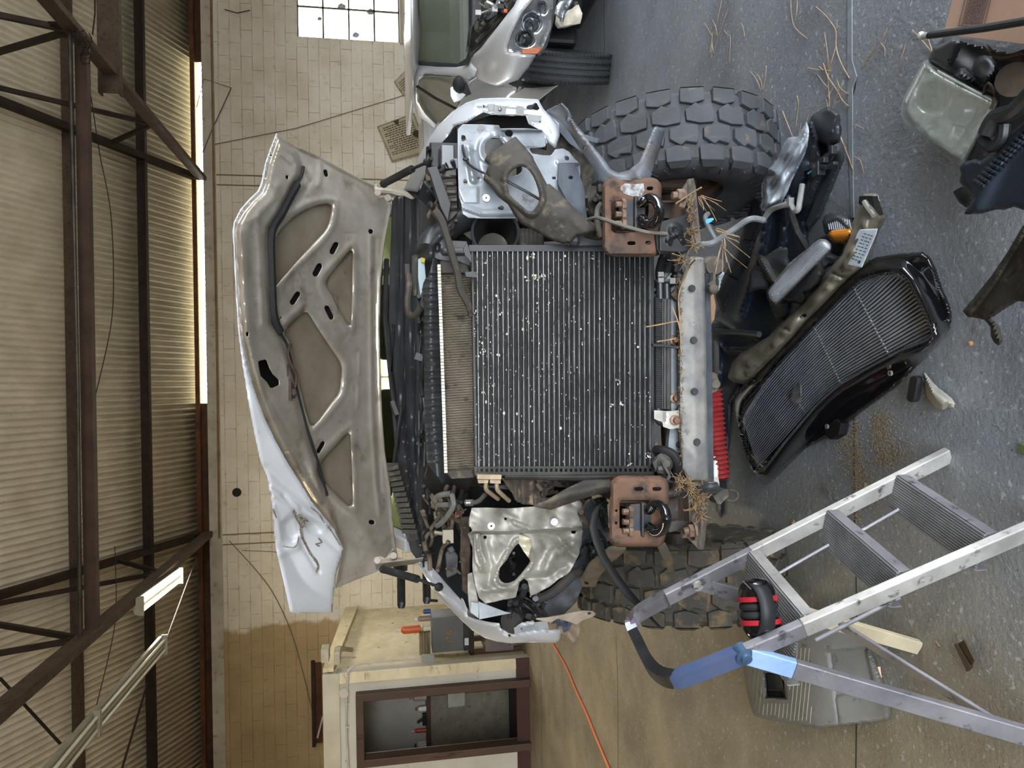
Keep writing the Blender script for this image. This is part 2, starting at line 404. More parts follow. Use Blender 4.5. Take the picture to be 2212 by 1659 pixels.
# ---- roof: corrugated sheets rising from the eave towards the camera ----
SL=tan(R(26)); RZ0=EZ+.11
def roofz(y): return RZ0+(WY+.25-y)*SL
nx=176*8; xs=np.linspace(-7.6,8.2,nx); ys=np.array([WY+.30,12.9,11.6,10.3,9.0,7.7,6.0]); 
def rsheet(ya,yb,dz):
    A=np.zeros((nx,2,3)); A[:,:,0]=xs[:,None]
    for j,y in enumerate((ya,yb)): A[:,j,1]=y; A[:,j,2]=roofz(y)+.034*np.cos(2*pi*xs/.098)+dz
    return A
b=MB(); b.grid(rsheet(WY+.30,9.2,0)); b.grid(rsheet(9.35,2.0,.02))
roof=b.build('ceiling',M_roof,kind='structure',smooth=60,solid=-.004)
MB().box((.3,WY-.08,RZ0+.03),(15.8,.05,.07)).build('trim_4',mat('eave_angle','#4a2c1a','#6a3f22',5,.7,.2,.002,50),roof,smooth=0)
def tube_b(name,a,bb,w,h,m,lab,cat,par=None,**k):
    o=MB().bar(a,bb,w,h,**k).build(name,m,par,smooth=0,bev=.004)
    return tag(o,lab,cat) if par is None else o
# purlins: (distance, name)
def Dr(x,f):
    a,b_=7.0,13.9
    for _ in range(40):
        m=(a+b_)/2
        if P(x,800,m).z>f(m): a,b_=a,m
        else: a=m
    return (a+b_)/2
for i,(D,px_) in enumerate(((Dr(314,lambda d:roofz(d)-.1),'lowest'),(Dr(156,lambda d:roofz(d)-.1),'second'))):
    z=roofz(D)-.10
    o=MB().bar((-7.6,D,z),(8.2,D,z),.06,.15).bar((-7.6,D-.05,z-.07),(8.2,D-.05,z-.07),.10,.012).build('purlin',M_rust if i else M_dark,smooth=0)
    tag(o,('rusty steel roof purlin nearest the wall, dark brown' if i==0 else 'rusty steel roof purlin higher up the slope, beside the tie beam'),'beam',group='roof purlins')
o=MB().bar((-7.6,9.9,roofz(9.9)-.1),(8.2,9.9,roofz(9.9)-.1),.06,.15).build('purlin',M_rust,smooth=0); tag(o,'rusty steel roof purlin at the upper edge of the picture','beam',group='roof purlins')
# trusses
TZ=EZ+.02
def truss(X,lab,left):
    r=thing('roof_truss',lab,'truss',(X,WY,TZ),group='steel roof trusses')
    Mr=M_rust
    MB().bar((X,WY-.02,TZ),(X,3.5,TZ),.10 if left else .07,.16).build('bottom_chord',Mr,r,smooth=0,bev=.004)
    MB().bar((X,WY-.1,TZ+.1),(X,3.5,roofz(3.5)-.25),.10,.13).build('top_chord',M_dark,r,smooth=0,bev=.004)
    for (ya,yb) in ((11.2,12.1),(11.2,9.7),(8.4,9.7),(8.4,7.0),(5.6,7.0)):
        MB().bar((X,ya,TZ+.03),(X,yb,roofz(yb)-.28),.055,.055).build('web_bar',M_dark,r,smooth=0)
    for ya in (11.2,8.4): MB().box((X,ya,TZ+.06),(.02,.34,.26)).build('gusset_plate',M_dark,r,smooth=0,bev=.01)
    return r
XR=P(440,386,WY).x; XL=P(462,1152,WY).x
t1=truss(XR,'rusty steel roof truss at the right, meeting the wall above the raised hood corner',False)
t2=truss(XL,'rusty steel roof truss at the left, carrying the lit tube light',True)
TY=Zp(190,800,TZ+.0).y
tube_b('tie_beam',(XL,TY,TZ+.0),(XR,TY,TZ+.0),.11,.12,mat('tie_beam','#55443b','#473730',4,.65,.3),'straight dark steel tie beam spanning from truss to truss','beam')
pipe('conduit',[(XL,TY-.28,TZ+.02),(0,TY-.28,TZ+.0),(XR,TY-.28,TZ+.02)],.02,mat('grey_pipe','#3b3835','#57524c',4,.4,.6),'slim dark pipe running alongside the tie beam','pipe')
b=MB(); a=Zp(235,201,TZ+.02); xx=a.x; yy_=a.y; b.box((xx+2,yy_,TZ+.02),(4,.02,.22)); b.box((xx+2,yy_+.06,TZ+.13),(4,.12,.02)); b.box((xx+2,yy_+.06,TZ-.09),(4,.12,.02))
tag(b.build('channel_beam',M_rust,smooth=0,bev=.003),'deep rusty channel beam with a cut end, resting on the right truss','beam')
tag(MB().tube([P(205,-10,8.6),P(205,30,8.7),P(200,75,8.75)],.008,6).build('cable',M_dark),'short thin cable hanging beside the deep channel beam','cable')
pipe('cable',[P(175,110,8.4),P(192,180,9.5),P(215,330,10.5),P(238,450,10.8),P(245,580,10.8),P(240,700,10.5),P(205,860,8.9)],.006,mat('wire','#2e261f',rough=.7),'thin slack wire drooping under the corrugated roof from the tie beam','cable',sub=6)
pipe('cable',[P(248,1180,10),P(251,1290,9.8),P(245,1370,9.3),P(207,1530,8.4)],.005,mat('wire','#2e261f'),'thin wire hanging past the lit tube light on the left truss','cable',sub=5)
# rag tangle on truss node
b=MB()
for k in range(26):
    c=P(178+random.uniform(-14,18),98+random.uniform(-22,30),8.25+random.uniform(-.1,.1)); d=Vector([random.uniform(-.1,.1) for _ in range(3)])
    b.tube([c-d,c+Vector([random.uniform(-.05,.05) for _ in range(3)]),c+d],.006,5,sub=4)
tag(b.build('wire_tangle',M_dark),'knotted tangle of old wire wrapped round the right truss joint','wire')
# ---- fluorescent lights ----
M_tube=mat('lit_tube','#ffffff',emit='#fff4dc',es=14); M_fix=mat('white_enamel','#b9b6a4','#a5a18e',5,.35,.2,0,None,'#7e7a66',.66,20); M_deadtube=mat('dead_tube','#cfcfbf',rough=.2,coat=.5)
def fixture(a,b_,lit,lab):
    a=Vector(a); b_=Vector(b_); r=thing('tube_light',lab,'light fixture',a); d=(b_-a).normalized(); s=d.cross(Vector((0,0,1))).normalized()
    prof=[(-.11,.0),(-.10,.045),(-.035,.075),(.035,.075),(.10,.045),(.11,.0)]
    n=3
    vs=[]; 
    for p in (a,b_):
        for u,v in prof: vs.append(p+s*u+Vector((0,0,v)))
    k=len(prof); fs=[(i,(i+1)%k,k+(i+1)%k,k+i) for i in range(k)]+[tuple(range(k))[::-1],tuple(range(k,2*k))]
    MB().add(vs,fs).build('housing',M_fix,r,smooth=20)
    MB().bar(a+Vector((0,0,-.012)),b_+Vector((0,0,-.012)),.045,.03).build('ballast_cover',M_fix,r,smooth=0,bev=.004)
    for u in (-.06,.06):
        MB().cyl(a+s*u+Vector((0,0,-.025))+d*.03,b_+s*u+Vector((0,0,-.025))-d*.03,.019,12).build('fluorescent_tube',M_tube if lit else M_deadtube,r)
    for p,q in ((a,1),(b_,-1)):
        MB().box(p+d*.012*q+Vector((0,0,-.02)),(.24,.024,.07),Matrix.Rotation(math.atan2(-d.x,d.y),3,'Z')).build('end_cap',M_fix,r,smooth=0,bev=.003)
    return r
LA=P(300,1310,9.75); LB=P(388,1243,11.6)
fixture(LA,LB,True,'lit fluorescent tube light mounted under the left roof truss')
fixture(P(352,1392,9.6),P(205,1562,7.55),False,'long unlit pale tube light hanging on rods left of the truss')
fixture(P(204,1563,7.54),P(20,1790,5.6),False,'second unlit pale tube light continuing toward the picture corner')
pipe('hanger_rod',[P(425,1205,12),P(358,1386,9.6)],.012,M_dark,'thin dark rod holding the far end of the unlit light','rod')
pipe('hanger_rod',[P(318,1478,9.2),P(264,1659,8.3)],.012,M_dark,'thin dark rod slanting below the unlit light at the left edge','rod')
pipe('hanger_rod',[P(0,1465,7.2),P(130,1606,7.6)],.014,M_dark,'thin dark brace rod at the upper left of the picture, behind the truss','rod')
# ---- wall bits ----
M_sign=mat('old_sign','#b5a88c','#a3967a',5,.7,0,0,None,'#6a5d44',.6,14); M_ink=mat('sign_ink','#3c3427',rough=.8)
def sign(corners,lab,lines,tri):
    D=WY-.05; r=thing('wall_sign',lab,'sign',P(*corners[0],D)); q=[P(x,y,D) for x,y in corners]
    MB().poly(q,(0,.02,0)).build('board',M_sign,r,smooth=0,bev=.004)
    def at(u,v): a=q[0].lerp(q[1],u); c=q[3].lerp(q[2],u); return a.lerp(c,v)+Vector((0,-.004,0))
    ink=MB()
    for u0,v0,v1,w in lines:
        k=v0
        while k<v1-.01:
            e=min(k+random.uniform(.03,.09),v1); ink.poly([at(u0,k),at(u0+w,k),at(u0+w,e),at(u0,e)],(0,-.002,0)); k=e+.018
    for a,c,d,e in ((0.02,.02,.98,.03),(.02,.97,.98,.98),(.02,.02,.03,.98),(.97,.02,.98,.98)): ink.poly([at(a,c),at(d,c),at(d,e),at(a,e)],(0,-.002,0))
    ink.build('lettering',M_ink,r,smooth=0)
    if tri:
        t=MB(); t.poly([at(.02,.42),at(.18,.5),at(.02,.58)],(0,-.003,0)); t.poly([at(*p) for p in ((.91,.02),(.99,.02),(.99,.10),(.91,.10))],(0,-.003,0)); t.lathe([(.0,0),(.07,0),(.07,.004),(.05,.004),(.05,.0)],at(.5,.13),(0,-1,0),16); t.build('emblem',M_ink,r,smooth=0)
    return r
# sign lies with its long side slanting: read upright with head tilted
sign([(895,243),(925,328),(846,350),(814,273)],'large faded rectangular notice board tilted on the block wall',[(.10+.055*i,.10,.90-.1*(i%3==2),.022) for i in range(14)],True)
sign([(878,150),(900,188),(872,208),(851,176)],'small faded notice board tilted, partly behind the silver car',[(.25+.12*i,.15,.85,.04) for i in range(5)],False)
tag(MB().poly([P(x,y,WY-.03) for x,y in ((912,256),(925,259),(925,276),(913,273))],(0,.02,0)).build('junction_box',mat('wood_block','#6f5c44',rough=.7),smooth=0),'tiny brown box on the wall beside the large notice board','box')
M_wire=mat('wall_wire','#6a5f4c',rough=.7)
pipe('cable',[P(425,120*1.9+3,WY-.05),P(440,170,WY-.05),P(500,190,WY-.04)],.006,M_wire,'thin wire on the wall running up from a hook','cable')
pipe('cable',[P(462,312,WY-.03),P(640,277,WY-.03),P(860,210,WY-.03),P(885,200,WY-.03)],.007,M_wire,'long straight wire slanting across the block wall to the small notice board','cable')
pipe('cable',[P(499,191,WY-.04),P(458,280,WY-.04),P(438,330,WY-.04)],.009,M_wire,'grey strap slanting from the wall hook down to the truss end','cable')
pipe('cable',[P(495,1168,WY-.03),P(560,1240,WY-.03),P(600,1300,WY-.03),P(640,1400,WY-.03),P(690,1600,WY-.03)],.006,M_wire,'thin cable drooping across the tan part of the wall','cable',sub=4)
pipe('cable',[P(522,1189,WY-.03),P(610,1193,WY-.03)],.005,M_wire,'short straight wire on the wall beside the bent hood corner','cable')
pipe('cable',[P(485,20,WY-.03),P(512,28,WY-.03),P(540,22,WY-.03)],.008,M_dark,'short chained wire hooked on the wall high beside the window','cable')
b=MB(); c=P(511,1064,WY-.02); b.lathe([(.0,-.01),(.035,-.01),(.04,0),(.075,0),(.08,.02),(.0,.02)],c,(0,1,0),20)
tag(b.build('wall_vent',mat('dark_hole','#221d18',rough=.8)),'small round dark vent hole in the painted block wall','vent')
# ================= OFFICE =================
FY=Zp(1142,1420,0).y; OC=Zp(1142,1420,0); OT=P(697,1422,OC.y)
OH=OT.z; BC=P(748,1319,WY); 
cx,cy=OC.x,OC.y; bx_,by_=BC.x,WY
# front wall with the doorway
dl=P(960,1628,cy).x; dr=P(960,1487,cy).x; 
jr0,jr1=P(783,1487,cy),Zp(1140,1458,0); jl0=P(783,1652,cy)
drx=P(800,1504,cy).x; dlx=P(800,1636,cy).x; dtz=P(783,1560,cy).z
b=MB(); lx=-8.0
for (a,c,z0,z1) in ((drx,cx,0,OH),(lx,dlx,0,OH),(dlx,drx,dtz,OH)): b.box(((a+c)/2,cy+.06,(z0+z1)/2),(c-a,.12,z1-z0))
ow=b.build('wall_office_front',M_white,kind='structure',smooth=0)
MB().poly([(cx,cy+.0,0),(bx_,by_,0),(bx_,by_,OH),(cx,cy,OH)],(-.12,-.02,0)).build('wall_office_side',M_ply,kind='structure',smooth=0)
MB().poly([(cx,cy,OH),(bx_,by_,OH),(lx,by_,OH),(lx,cy,OH)],(0,0,-.1)).build('trim_5',mat('office_roof','#8a7a5a','#a39270',3,.8),kind='structure',smooth=0)
MB().box(((lx+cx)/2,cy-.012,.08),(cx-lx-.0,.025,.16)).build('baseboard_office',M_redbase,kind='structure',smooth=0)
b=MB(); fw=.09
b.box((drx+fw/2-.02,cy-.015,dtz/2),(fw,.17,dtz)).box((dlx-fw/2+.02,cy-.015,dtz/2),(fw,.17,dtz)).box(((drx+dlx)/2,cy-.015,dtz+fw/2-.02),(drx-dlx+2*fw-.04,.17,fw))
d1=b.build('door_1',M_brown,kind='structure',smooth=0,bev=.008)
# room behind the doorway
ry=cy+1.5
xr=cx-.28; xl=dlx-1.3; xm=(xr+xl)/2; xw=xr-xl
b=MB().box((xm,ry+.05,OH/2-.06),(xw,.1,OH-.12)); b.build('wall_office_inner',mat('inner_wall','#aaa69c','#99958b',1.5,.7),kind='structure',smooth=0)
zr=P(925,1570,ry).z
MB().box((xm,ry-.02,zr/2),(xw,.04,zr-.04)).build('trim_6',mat('speckled_panel','#8a8374','#77705f',8,.6,0,0,None,'#5f594c',.58,14),kind='structure',smooth=0)
MB().box((xm,ry-.05,zr),(xw,.06,.07)).build('trim_7',M_brown,kind='structure',smooth=0)
MB().box((xm,ry-.6,.004),(xw,1.3,.008)).build('trim_8',mat('inner_floor','#3f4041','#333435',3,.6),kind='structure',smooth=0)
bx0=P(1035,1490,ry-.1).x
MB().box((bx0,ry-.06,.55),(.07,.06,1.05)).build('trim_9',M_brown,kind='structure',smooth=0)
# things on the rail in the room
def bottle(x,y,w,h,cols,lab,cat='bottle'):
    c=P(x,y,ry-.08); r=thing('bottle',lab,cat,c,group='small items on the office rail'); 
    MB().lathe([(0,0),(w,.002),(w,h*.62),(w*.9,h*.7),(w*.4,h*.78),(w*.4,h*.82)],c,(0,0,1),14).build('body',mat('bt'+cols[0],cols[0],rough=.35),r)
    MB().lathe([(0,h*.82),(w*.45,h*.82),(w*.45,h),(0,h)],c,(0,0,1),12).build('cap',mat('bt'+cols[1],cols[1],rough=.4),r)
    return r
bottle(921,1503,.06,.24,('#a59f92','#857f74'),'pale grey spray bottle on the office rail, nearest the right jamb')
bottle(921,1530,.035,.15,('#d8d4cc','#6e1b16'),'small white can with red cap on the office rail')
bottle(921,1577,.028,.20,('#a8452a','#c9c0b0'),'orange and white spray can on the office rail')
bottle(921,1608,.05,.16,('#cfd2d4','#2d3350'),'white and navy container on the office rail, nearest the left jamb')
b=MB(); c=P(922,1553,ry-.08); b.box(c+Vector((0,0,.03)),(.16,.06,.06)); b.bar(c+Vector((.02,0,.03)),c+Vector((-.04,0,.13)),.04,.03)
tag(b.build('nail_gun',mat('black_tool','#191816',rough=.5),smooth=0,bev=.01),'black hand tool lying on the office rail','tool')
c=P(985,1500,cy+.5); b=MB().box(c,(.26,.16,.22)); r=b.build('wall_box',mat('grey_box','#8f928b','#7d807a',5,.5),smooth=0,bev=.015); tag(r,'grey electrical box beside the doorway inside the office','electrical box')
# conduit on the office front
M_cw=mat('white_conduit','#c4c0b3','#aeaa9c',5,.45)
cc=cy-.03
r=thing('wall_conduit','thin white conduit pipe bending across the office front wall to a grey outlet box','conduit',P(752,1470,cc))
MB().tube([P(925,1423,cc),P(820,1429,cc),P(775,1436,cc),P(755,1448,cc),P(751,1470,cc),P(748,1560,cc),P(756,1720,cc)],.012,8,sub=5).build('pipe',M_cw,r)
MB().lathe([(0,.0),(.06,.0),(.06,.03),(.05,.04),(0,.04)],P(743,1497,cc+.02),(0,-1,0),20).build('round_box',M_cw,r)
MB().box(P(925,1422,cc),(.09,.06,.15)).build('outlet_box',mat('outlet_grey','#8d8f88',rough=.5),r,smooth=0,bev=.01)
for y in (1466,1520,1570,1645): MB().box(P(750,y,cc),(.02,.02,.05)).build('pipe_clip',M_cw,r,smooth=0)
# top rail, plank ends
MB().box(((lx+cx)/2,cy-.01,OH-.09),(cx-lx,.03,.19)).build('trim_10',mat('fascia','#cbc5b2','#b8b19c',3,.7),kind='structure',smooth=0,bev=.004)
e=P(770,1312,WY-.02)
MB().poly([Vector((cx+.02,cy,OH)),Vector((cx+.02,cy,OH-.12)),Vector((bx_+.03,by_-.05,OH-.22)),Vector((bx_+.03,by_-.05,OH))],(.05,0,0)).build('trim_11',M_ply,kind='structure',smooth=0)
for i,(x,y,w,h) in enumerate(((702,1411,.09,.09),(728,1416,.09,.07))):
    tag(MB().box(P(x,y,cy-.06)+Vector((-.03,.08,0)),(w+.06,.2,h)).build('junction_box',mat('old_plaster','#c8c2ae','#a8a08a',10,.8),smooth=0,bev=.01),('small white junction box on the top corner of the office' if i==0 else 'small cream junction box under the office top corner'),'junction box')
tag(MB().bar(P(728,1400,9.6),P(763,1404,9.6),.09,.03,up=(1,0,0)).build('wood_block',mat('wood_offcut','#8a7a5a','#6d6045',8,.7),smooth=0),'short wood offcut fixed to the office side wall','wood')
# slot window above the office on the back wall
a=P(676,1432,WY-.02); c=P(697,1602,WY-.02)
r=thing('wall_opening','narrow dark wood-framed opening in the tan wall above the office','opening',(a.x,a.y,c.z)); 
MB().box(((a.x+c.x)/2,WY-.03,(a.z+c.z)/2),(abs(a.x-c.x),.05,abs(a.z-c.z))).build('recess',mat('slot_brown','#57301a','#3b2214',4,.7),r,smooth=0)
MB().box(((a.x+c.x)/2,WY-.06,a.z),(abs(a.x-c.x)+.1,.08,.06)).build('lintel',M_dark,r,smooth=0)
tag(MB().bar(P(686,1592,WY-.08),P(698,1545,WY-.07),.10,.03).build('metal_strip',mat('strip_grey','#b3b0a2',rough=.5),smooth=0),'loose pale metal strip leaning at the slot opening over the office','metal strip')
# bench with grey cabinet beside the office side wall
BY=9.25
r=thing('bench','low dark bench against the office side wall, under the grey cabinet','bench',Zp(1135,1375,0))
p0=P(1016,1418,BY); p1=P(1016,1318,BY)
MB().box(((p0.x+p1.x)/2,BY+.25,p0.z-.02),(p1.x-p0.x,.6,.05)).build('top',M_dark,r,smooth=0)
for xx in (p0.x+.05,p1.x-.05):
    for yy in (BY,BY+.5): MB().box((xx,yy,p0.z/2-.02),(.06,.06,p0.z-.04)).build('leg',M_brown,r,smooth=0)
MB().box(((p0.x+p1.x)/2,BY+.15,p0.z*.45),(p1.x-p0.x-.1,.4,p0.z*.55)).build('stored_crate',mat('purple_glass','#6b6168','#8d8272',4,.3,0,0,None,'#4a3a36',.55,7),r,smooth=0,bev=.01)
q0=P(934,1411,BY); q1=P(1001,1330,BY)
r=thing('metal_cabinet','grey metal cabinet with yellow scrawl beside the office wall','cabinet',(q0.x,BY,q1.z))
MB().box(((q0.x+q1.x)/2,BY+.17,(q0.z+q1.z)/2),(q1.x-q0.x,.34,q0.z-q1.z)).build('body',mat('cabinet_grey','#6a6b6b','#5e5f5f',3,.45,.2),r,smooth=0,bev=.008)
y=MB()
for k in range(4):
    c=P(970,1365+k*8-4,BY-.004); y.tube([c+Vector((random.uniform(-.02,.02),0,random.uniform(-.05,.05))) for _ in range(5)],.004,5)
y.build('yellow_scrawl',mat('yellow_paint','#b8962f',rough=.6),r)
q2=P(1016,1411,BY-.01); MB().box(((q0.x+q1.x)/2,BY+.16,(q1.z+q2.z)/2),(q1.x-q0.x,.34,q1.z-q2.z)).build('plinth',mat('plinth_dark','#2b2a2c',rough=.5),r,smooth=0)
MB().box(P(1008,1386,BY-.02),(.09,.004,.05)).build('sticker',mat('white_sticker','#d8dade',rough=.5),r,smooth=0)
r0=P(933,1370,BY+.1); 
for k in range(4):
    o=MB().box(P(930-k*6,1388,BY+.1)+Vector((0,0,.02)),(.30-.01*k,.12,.03)).build('wood_plank',mat('plank_old','#8f8062','#71644b',8,.7),smooth=0); tag(o,'short wood plank, '+('lowest','second from below','third from below','topmost')[k]+' of the small stack on the grey cabinet','plank',group='stacked planks on the grey cabinet')
def can(x,y,w,h,c1_,c2_,lab):
    c=P(x,y,BY+.15); rr_=thing('spray_bottle',lab,'bottle',c); MB().lathe([(0,0),(w,0),(w,h*.7),(w*.5,h*.8)],c,(0,0,1),14).build('body',mat('c'+c1_,c1_,rough=.35),rr_); MB().lathe([(w*.4,h*.78),(w*.5,h),(0,h)],c,(0,0,1),10).build('cap',mat('c'+c2_,c2_,rough=.4),rr_)
can(908,1358,.05,.30,'#c75a22','#d0c8b8','orange-labelled bottle with a long nozzle standing above the planks')
can(930,1357,.045,.13,'#d8d2bf','#b7a440','white can with yellow band beside the grey cabinet top')
can(930,1335,.035,.20,'#8d7b70','#e8e2d8','small beige bottle at the far end of the cabinet top')
can(930,1320,.03,.12,'#2c4a86','#d9b92c','small blue bottle with yellow cap on the cabinet top')
# orange extension cord on the floor
pipe('extension_cord',[Zp(*q,.012) for q in ((1192,1375),(1195,1392),(1222,1440),(1243,1490),(1268,1545),(1290,1600),(1318,1665),(1345,1720))],.009,mat('orange_cord','#e07a4a',rough=.45),'orange extension cord running across the floor at the left','extension cord',sub=6)
# saw-cut joints and cracks in the slab
cr=MB()
for q in (((1168,1395),(1170,1500),(1172,1720)),((1331,1375),(1335,1480),(1336,1720)),((1837,-30),(1838,120),(1846,165),(1849,185),(1843,215),(1841,300),(1845,480),(1846,1000),(1852,1350),(1850,1700)),((1305,-20),(1306,80),(1307,150))):
    cr.tube([Zp(x,y,-.002) for x,y in q],.004,6,sub=4)
cr.build('floor_crack',M_grout,floor)
# pale filler squeezed from the joint at the right
m_=MB(); pts=[(1833,-20),(1842,-20),(1842,130),(1852,165),(1843,190),(1843,330),(1846,470),(1840,470),(1835,330),(1833,230),(1832,160)]
m_.poly([Zp(x,y,.001) for x,y in pts],(0,0,.004)); m_.build('joint_filler',mat('filler','#868a8e','#74787c',20,.8),floor)
# rest of the shop shell, open at the two big bay doors (behind and right of the camera)
M_sh=mat('shop_wall','#a39a84','#8d846f',1.5,.8)
b=MB().box((-9.1,4,2.6),(.2,20.4,5.6)); b.build('wall_left',M_sh,kind='structure',smooth=0)
b=MB().box((10.1,9.3,2.6),(.2,9.6,5.6)).box((10.1,-4.8,2.6),(.2,2.6,5.6)).box((10.1,.5,4.8),(.2,8.0,1.6)); b.build('wall_right',M_sh,kind='structure',smooth=0)
b=MB().box((-6.0,-6.1,2.6),(6,.2,5.6)).box((8.0,-6.1,2.6),(4,.2,5.6)).box((1.5,-6.1,4.9),(9,.2,1.4)); b.build('wall_front',M_sh,kind='structure',smooth=0)
b=MB().poly([(-9.2,2.2,roofz(2.2)+.06),(10.2,2.2,roofz(2.2)+.06),(10.2,-6.3,5.0),(-9.2,-6.3,5.0)],(0,0,.05)).poly([(8.2,14.3,roofz(14.3)),(10.2,14.3,roofz(14.3)),(10.2,2.2,roofz(2.2)),(8.2,2.2,roofz(2.2))],(0,0,.05)).poly([(-7.6,14.3,roofz(14.3)),(-9.2,14.3,roofz(14.3)),(-9.2,2.2,roofz(2.2)),(-7.6,2.2,roofz(2.2))],(0,0,.05))
b.poly([(10.15,14.2,5.2),(10.15,2.2,5.2),(10.15,2.2,roofz(2.2)),],(.05,0,0)).poly([(-9.15,14.2,5.2),(-9.15,2.2,5.2),(-9.15,2.2,roofz(2.2)),],(-.05,0,0)).poly([(10.15,-6.2,5.2),(10.15,2.2,5.2),(10.15,2.2,roofz(2.2)),],(.05,0,0)).poly([(-9.15,-6.2,5.2),(-9.15,2.2,5.2),(-9.15,2.2,roofz(2.2)),],(-.05,0,0))
b.build('trim_12',M_sh,kind='structure',smooth=0)

# flashing that closes the eave gap except along the bright stretch
b=MB(); ga=P(430,872,WY).x; gb=P(425,128,WY).x
b.box(((-7.6+ga)/2,WY+.12,EZ+.09),(ga+7.6,.03,.22)).box(((gb+8.2)/2,WY+.12,EZ+.09),(8.2-gb,.03,.22)); b.build('trim_13',mat('rust_flashing','#3f2b1c','#5a3a22',4,.7,.2),kind='structure',smooth=0)
# added ceiling lamp, unseen, put in to brighten the small office room
lmp=thing('office_fill_lamp','added plain square ceiling lamp, out of sight inside the small office','lamp',(dlx+.3,ry-.6,OH-.06))
MB().box((dlx+.3,ry-.6,OH-.04),(.5,.5,.04)).build('housing',M_fix,lmp,smooth=0)
MB().box((dlx+.3,ry-.6,OH-.063),(.44,.44,.006)).build('diffuser',mat('lamp_glow','#ffffff',emit='#fff3e2',es=7),lmp,smooth=0)

# an added tube lamp, outside the picture, put in to warm the left floor
fixture((-5.2,3.4,4.3),(-5.2,5.8,4.3),True,'added lit tube light over the left part of the shop, unseen outside the picture')
l_=alight('tube_glow',(-5.2,4.6,4.22),(0,0,0),.25,2.3,38,(1.0,.80,.50))
l2=alight('tube_glow',(LA.lerp(LB,.5).x,LA.lerp(LB,.5).y,LA.z-.06),(0,0,0),.2,1.6,40,(1.0,.90,.72))
# ================= PICKUP TRUCK =================
TX=.08
M_paint=mat('white_truck_paint','#d3d7dc','#c6cad0',2,.28,0,0,None,'#8d8b84',.68,16,coat=.6)
M_inner=mat('grimy_inner_paint','#cdc7bc','#b0a798',7,.31,.5,.0006,40,'#6f5b42',.56,9,soft=.25)
M_pocket=mat('hood_skin_underside','#8d8475','#7b7060',5,.5,.15,0,None,'#5d5040',.62,14)
M_silver=mat('bare_grey_paint','#a3a9b0','#83898f',8,.36,.35,.0006,50,'#6b655b',.60,13)
M_silverw=mat('warm_grey_paint','#a9a69c','#85827a',6,.42,.25,.001,40,'#645c4d',.54,11,soft=.2)
M_blk=mat('black_plastic','#1d1e20','#2b2c2e',9,.45,0,.0006,80,'#4a4640',.62,14)
M_dusty=mat('dusty_black_plastic','#454039','#322f2b',9,.7,0,.001,60,'#5f5749',.55,22)
M_gplastic=mat('grey_plastic','#37393c','#292b2d',8,.4,0,.0005,60,'#5a5b5a',.62,20)
M_rub=mat('rubber','#1b1b1c','#242424',12,.7,0,.0008,90)
M_orust=mat('orange_rust','#7b5a46','#5a493f',6,.75,.25,.0015,70,'#3b3531',.50,14)
M_drust=mat('dark_rust','#3c2f28','#4c3d33',9,.75,.2,.0015,70,'#6b5848',.6,22)
M_alu=mat('aluminium','#b7b8b6','#94948f',12,.35,.75,.0006,80,'#5f5c56',.62,24)
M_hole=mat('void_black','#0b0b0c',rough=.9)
M_tire=mat('tire_rubber','#4c4e52','#3d3f42',7,.75,0,.0015,60,'#6b6150',.60,15)
M_tirem=mat('muddy_tire','#47433c','#37352f',8,.8,0,.002,60,'#6a5b44',.52,16)
T=thing('pickup_truck','white pickup truck with its front end stripped to the radiator and its bent hood raised','truck',(TX,3.0,0))
def crop(a,ox,oy,s): return [(ox+p[0]/s,oy+p[1]/s) for p in a]
# ---- hood ----
hoodD=lambda X,Y: 2.88+(X-505)*.00262+.0000006*(Y-780)**2*0
front=[(600,290),(590,318),(578,352),(570,395),(563,413),(545,430),(524,455),(510,480),(507,500),(510,560),(514,640),(520,720),(530,770),(541,812),(556,860),(575,910),(597,955),(622,1000),(650,1045),(672,1082),(697,1112),(722,1143),(741,1184)]
rest=[(734,1215),(723,1272),(770,1252),(830,1229),(862,1216),(855,1180),(848,1120),(843,1050),(832,980),(826,900),(822,800),(820,700),(823,600),(832,520),(846,450),(842,415),(800,396),(740,366),(690,338),(640,316),(612,300)]
hout=front+rest
pA=[(590,544),(601,505),(634,470),(666,451),(699,441),(716,444),(715,460),(707,490),(688,514),(655,549),(612,598),(592,618)]
pB=[(757,540),(742,559),(710,598),(705,618),(716,637),(747,695),(755,701),(759,692),(760,600),(762,546)]
pC=[(614,717),(655,676),(666,678),(688,713),(720,761),(735,784),(737,806),(733,845),(716,869),(677,919),(664,900),(650,845),(636,795),(627,741)]
pD=[(751,936),(757,947),(762,1080),(757,1090),(748,1090),(700,1040),(690,1016),(697,995),(731,957)]
def grow(p,d):
    c=(sum(q[0] for q in p)/len(p),sum(q[1] for q in p)/len(p)); o=[]
    for q in p:
        v=(q[0]-c[0],q[1]-c[1]); L=math.hypot(*v); o.append((q[0]+v[0]/L*d,q[1]+v[1]/L*d))
    return o
def slot(cx,cy,l,w,a,n=5):
    o=[]
    for s_ in (1,-1):
        for k in range(n+1):
            t=R(-90+180*k/n); u=s_*(l/2-w/2+w/2*cos(t)); v=s_*(w/2*sin(t)); o.append((cx+u*cos(R(a))-v*sin(R(a)),cy+u*sin(R(a))+v*cos(R(a))))
    return o
hslots=[slot(722,536,30,12,118),slot(686,583,32,13,118),slot(638,644,34,12,122),slot(711,675,34,11,65),slot(603,690,20,6,128),slot(693,966,30,9,120),slot(803,1128,14,10,10),slot(801,500,12,11,10),slot(620,383,9,9,0),slot(704,374,18,9,75),
  slot(585,336,10,4,105),slot(574,387,10,4,105),slot(534,722,12,8,100),slot(684,357,6,3,75)]
latch=[(557,780),(576,776),(583,795),(590,808),(603,820),(604,832),(585,840),(577,826),(563,812)]
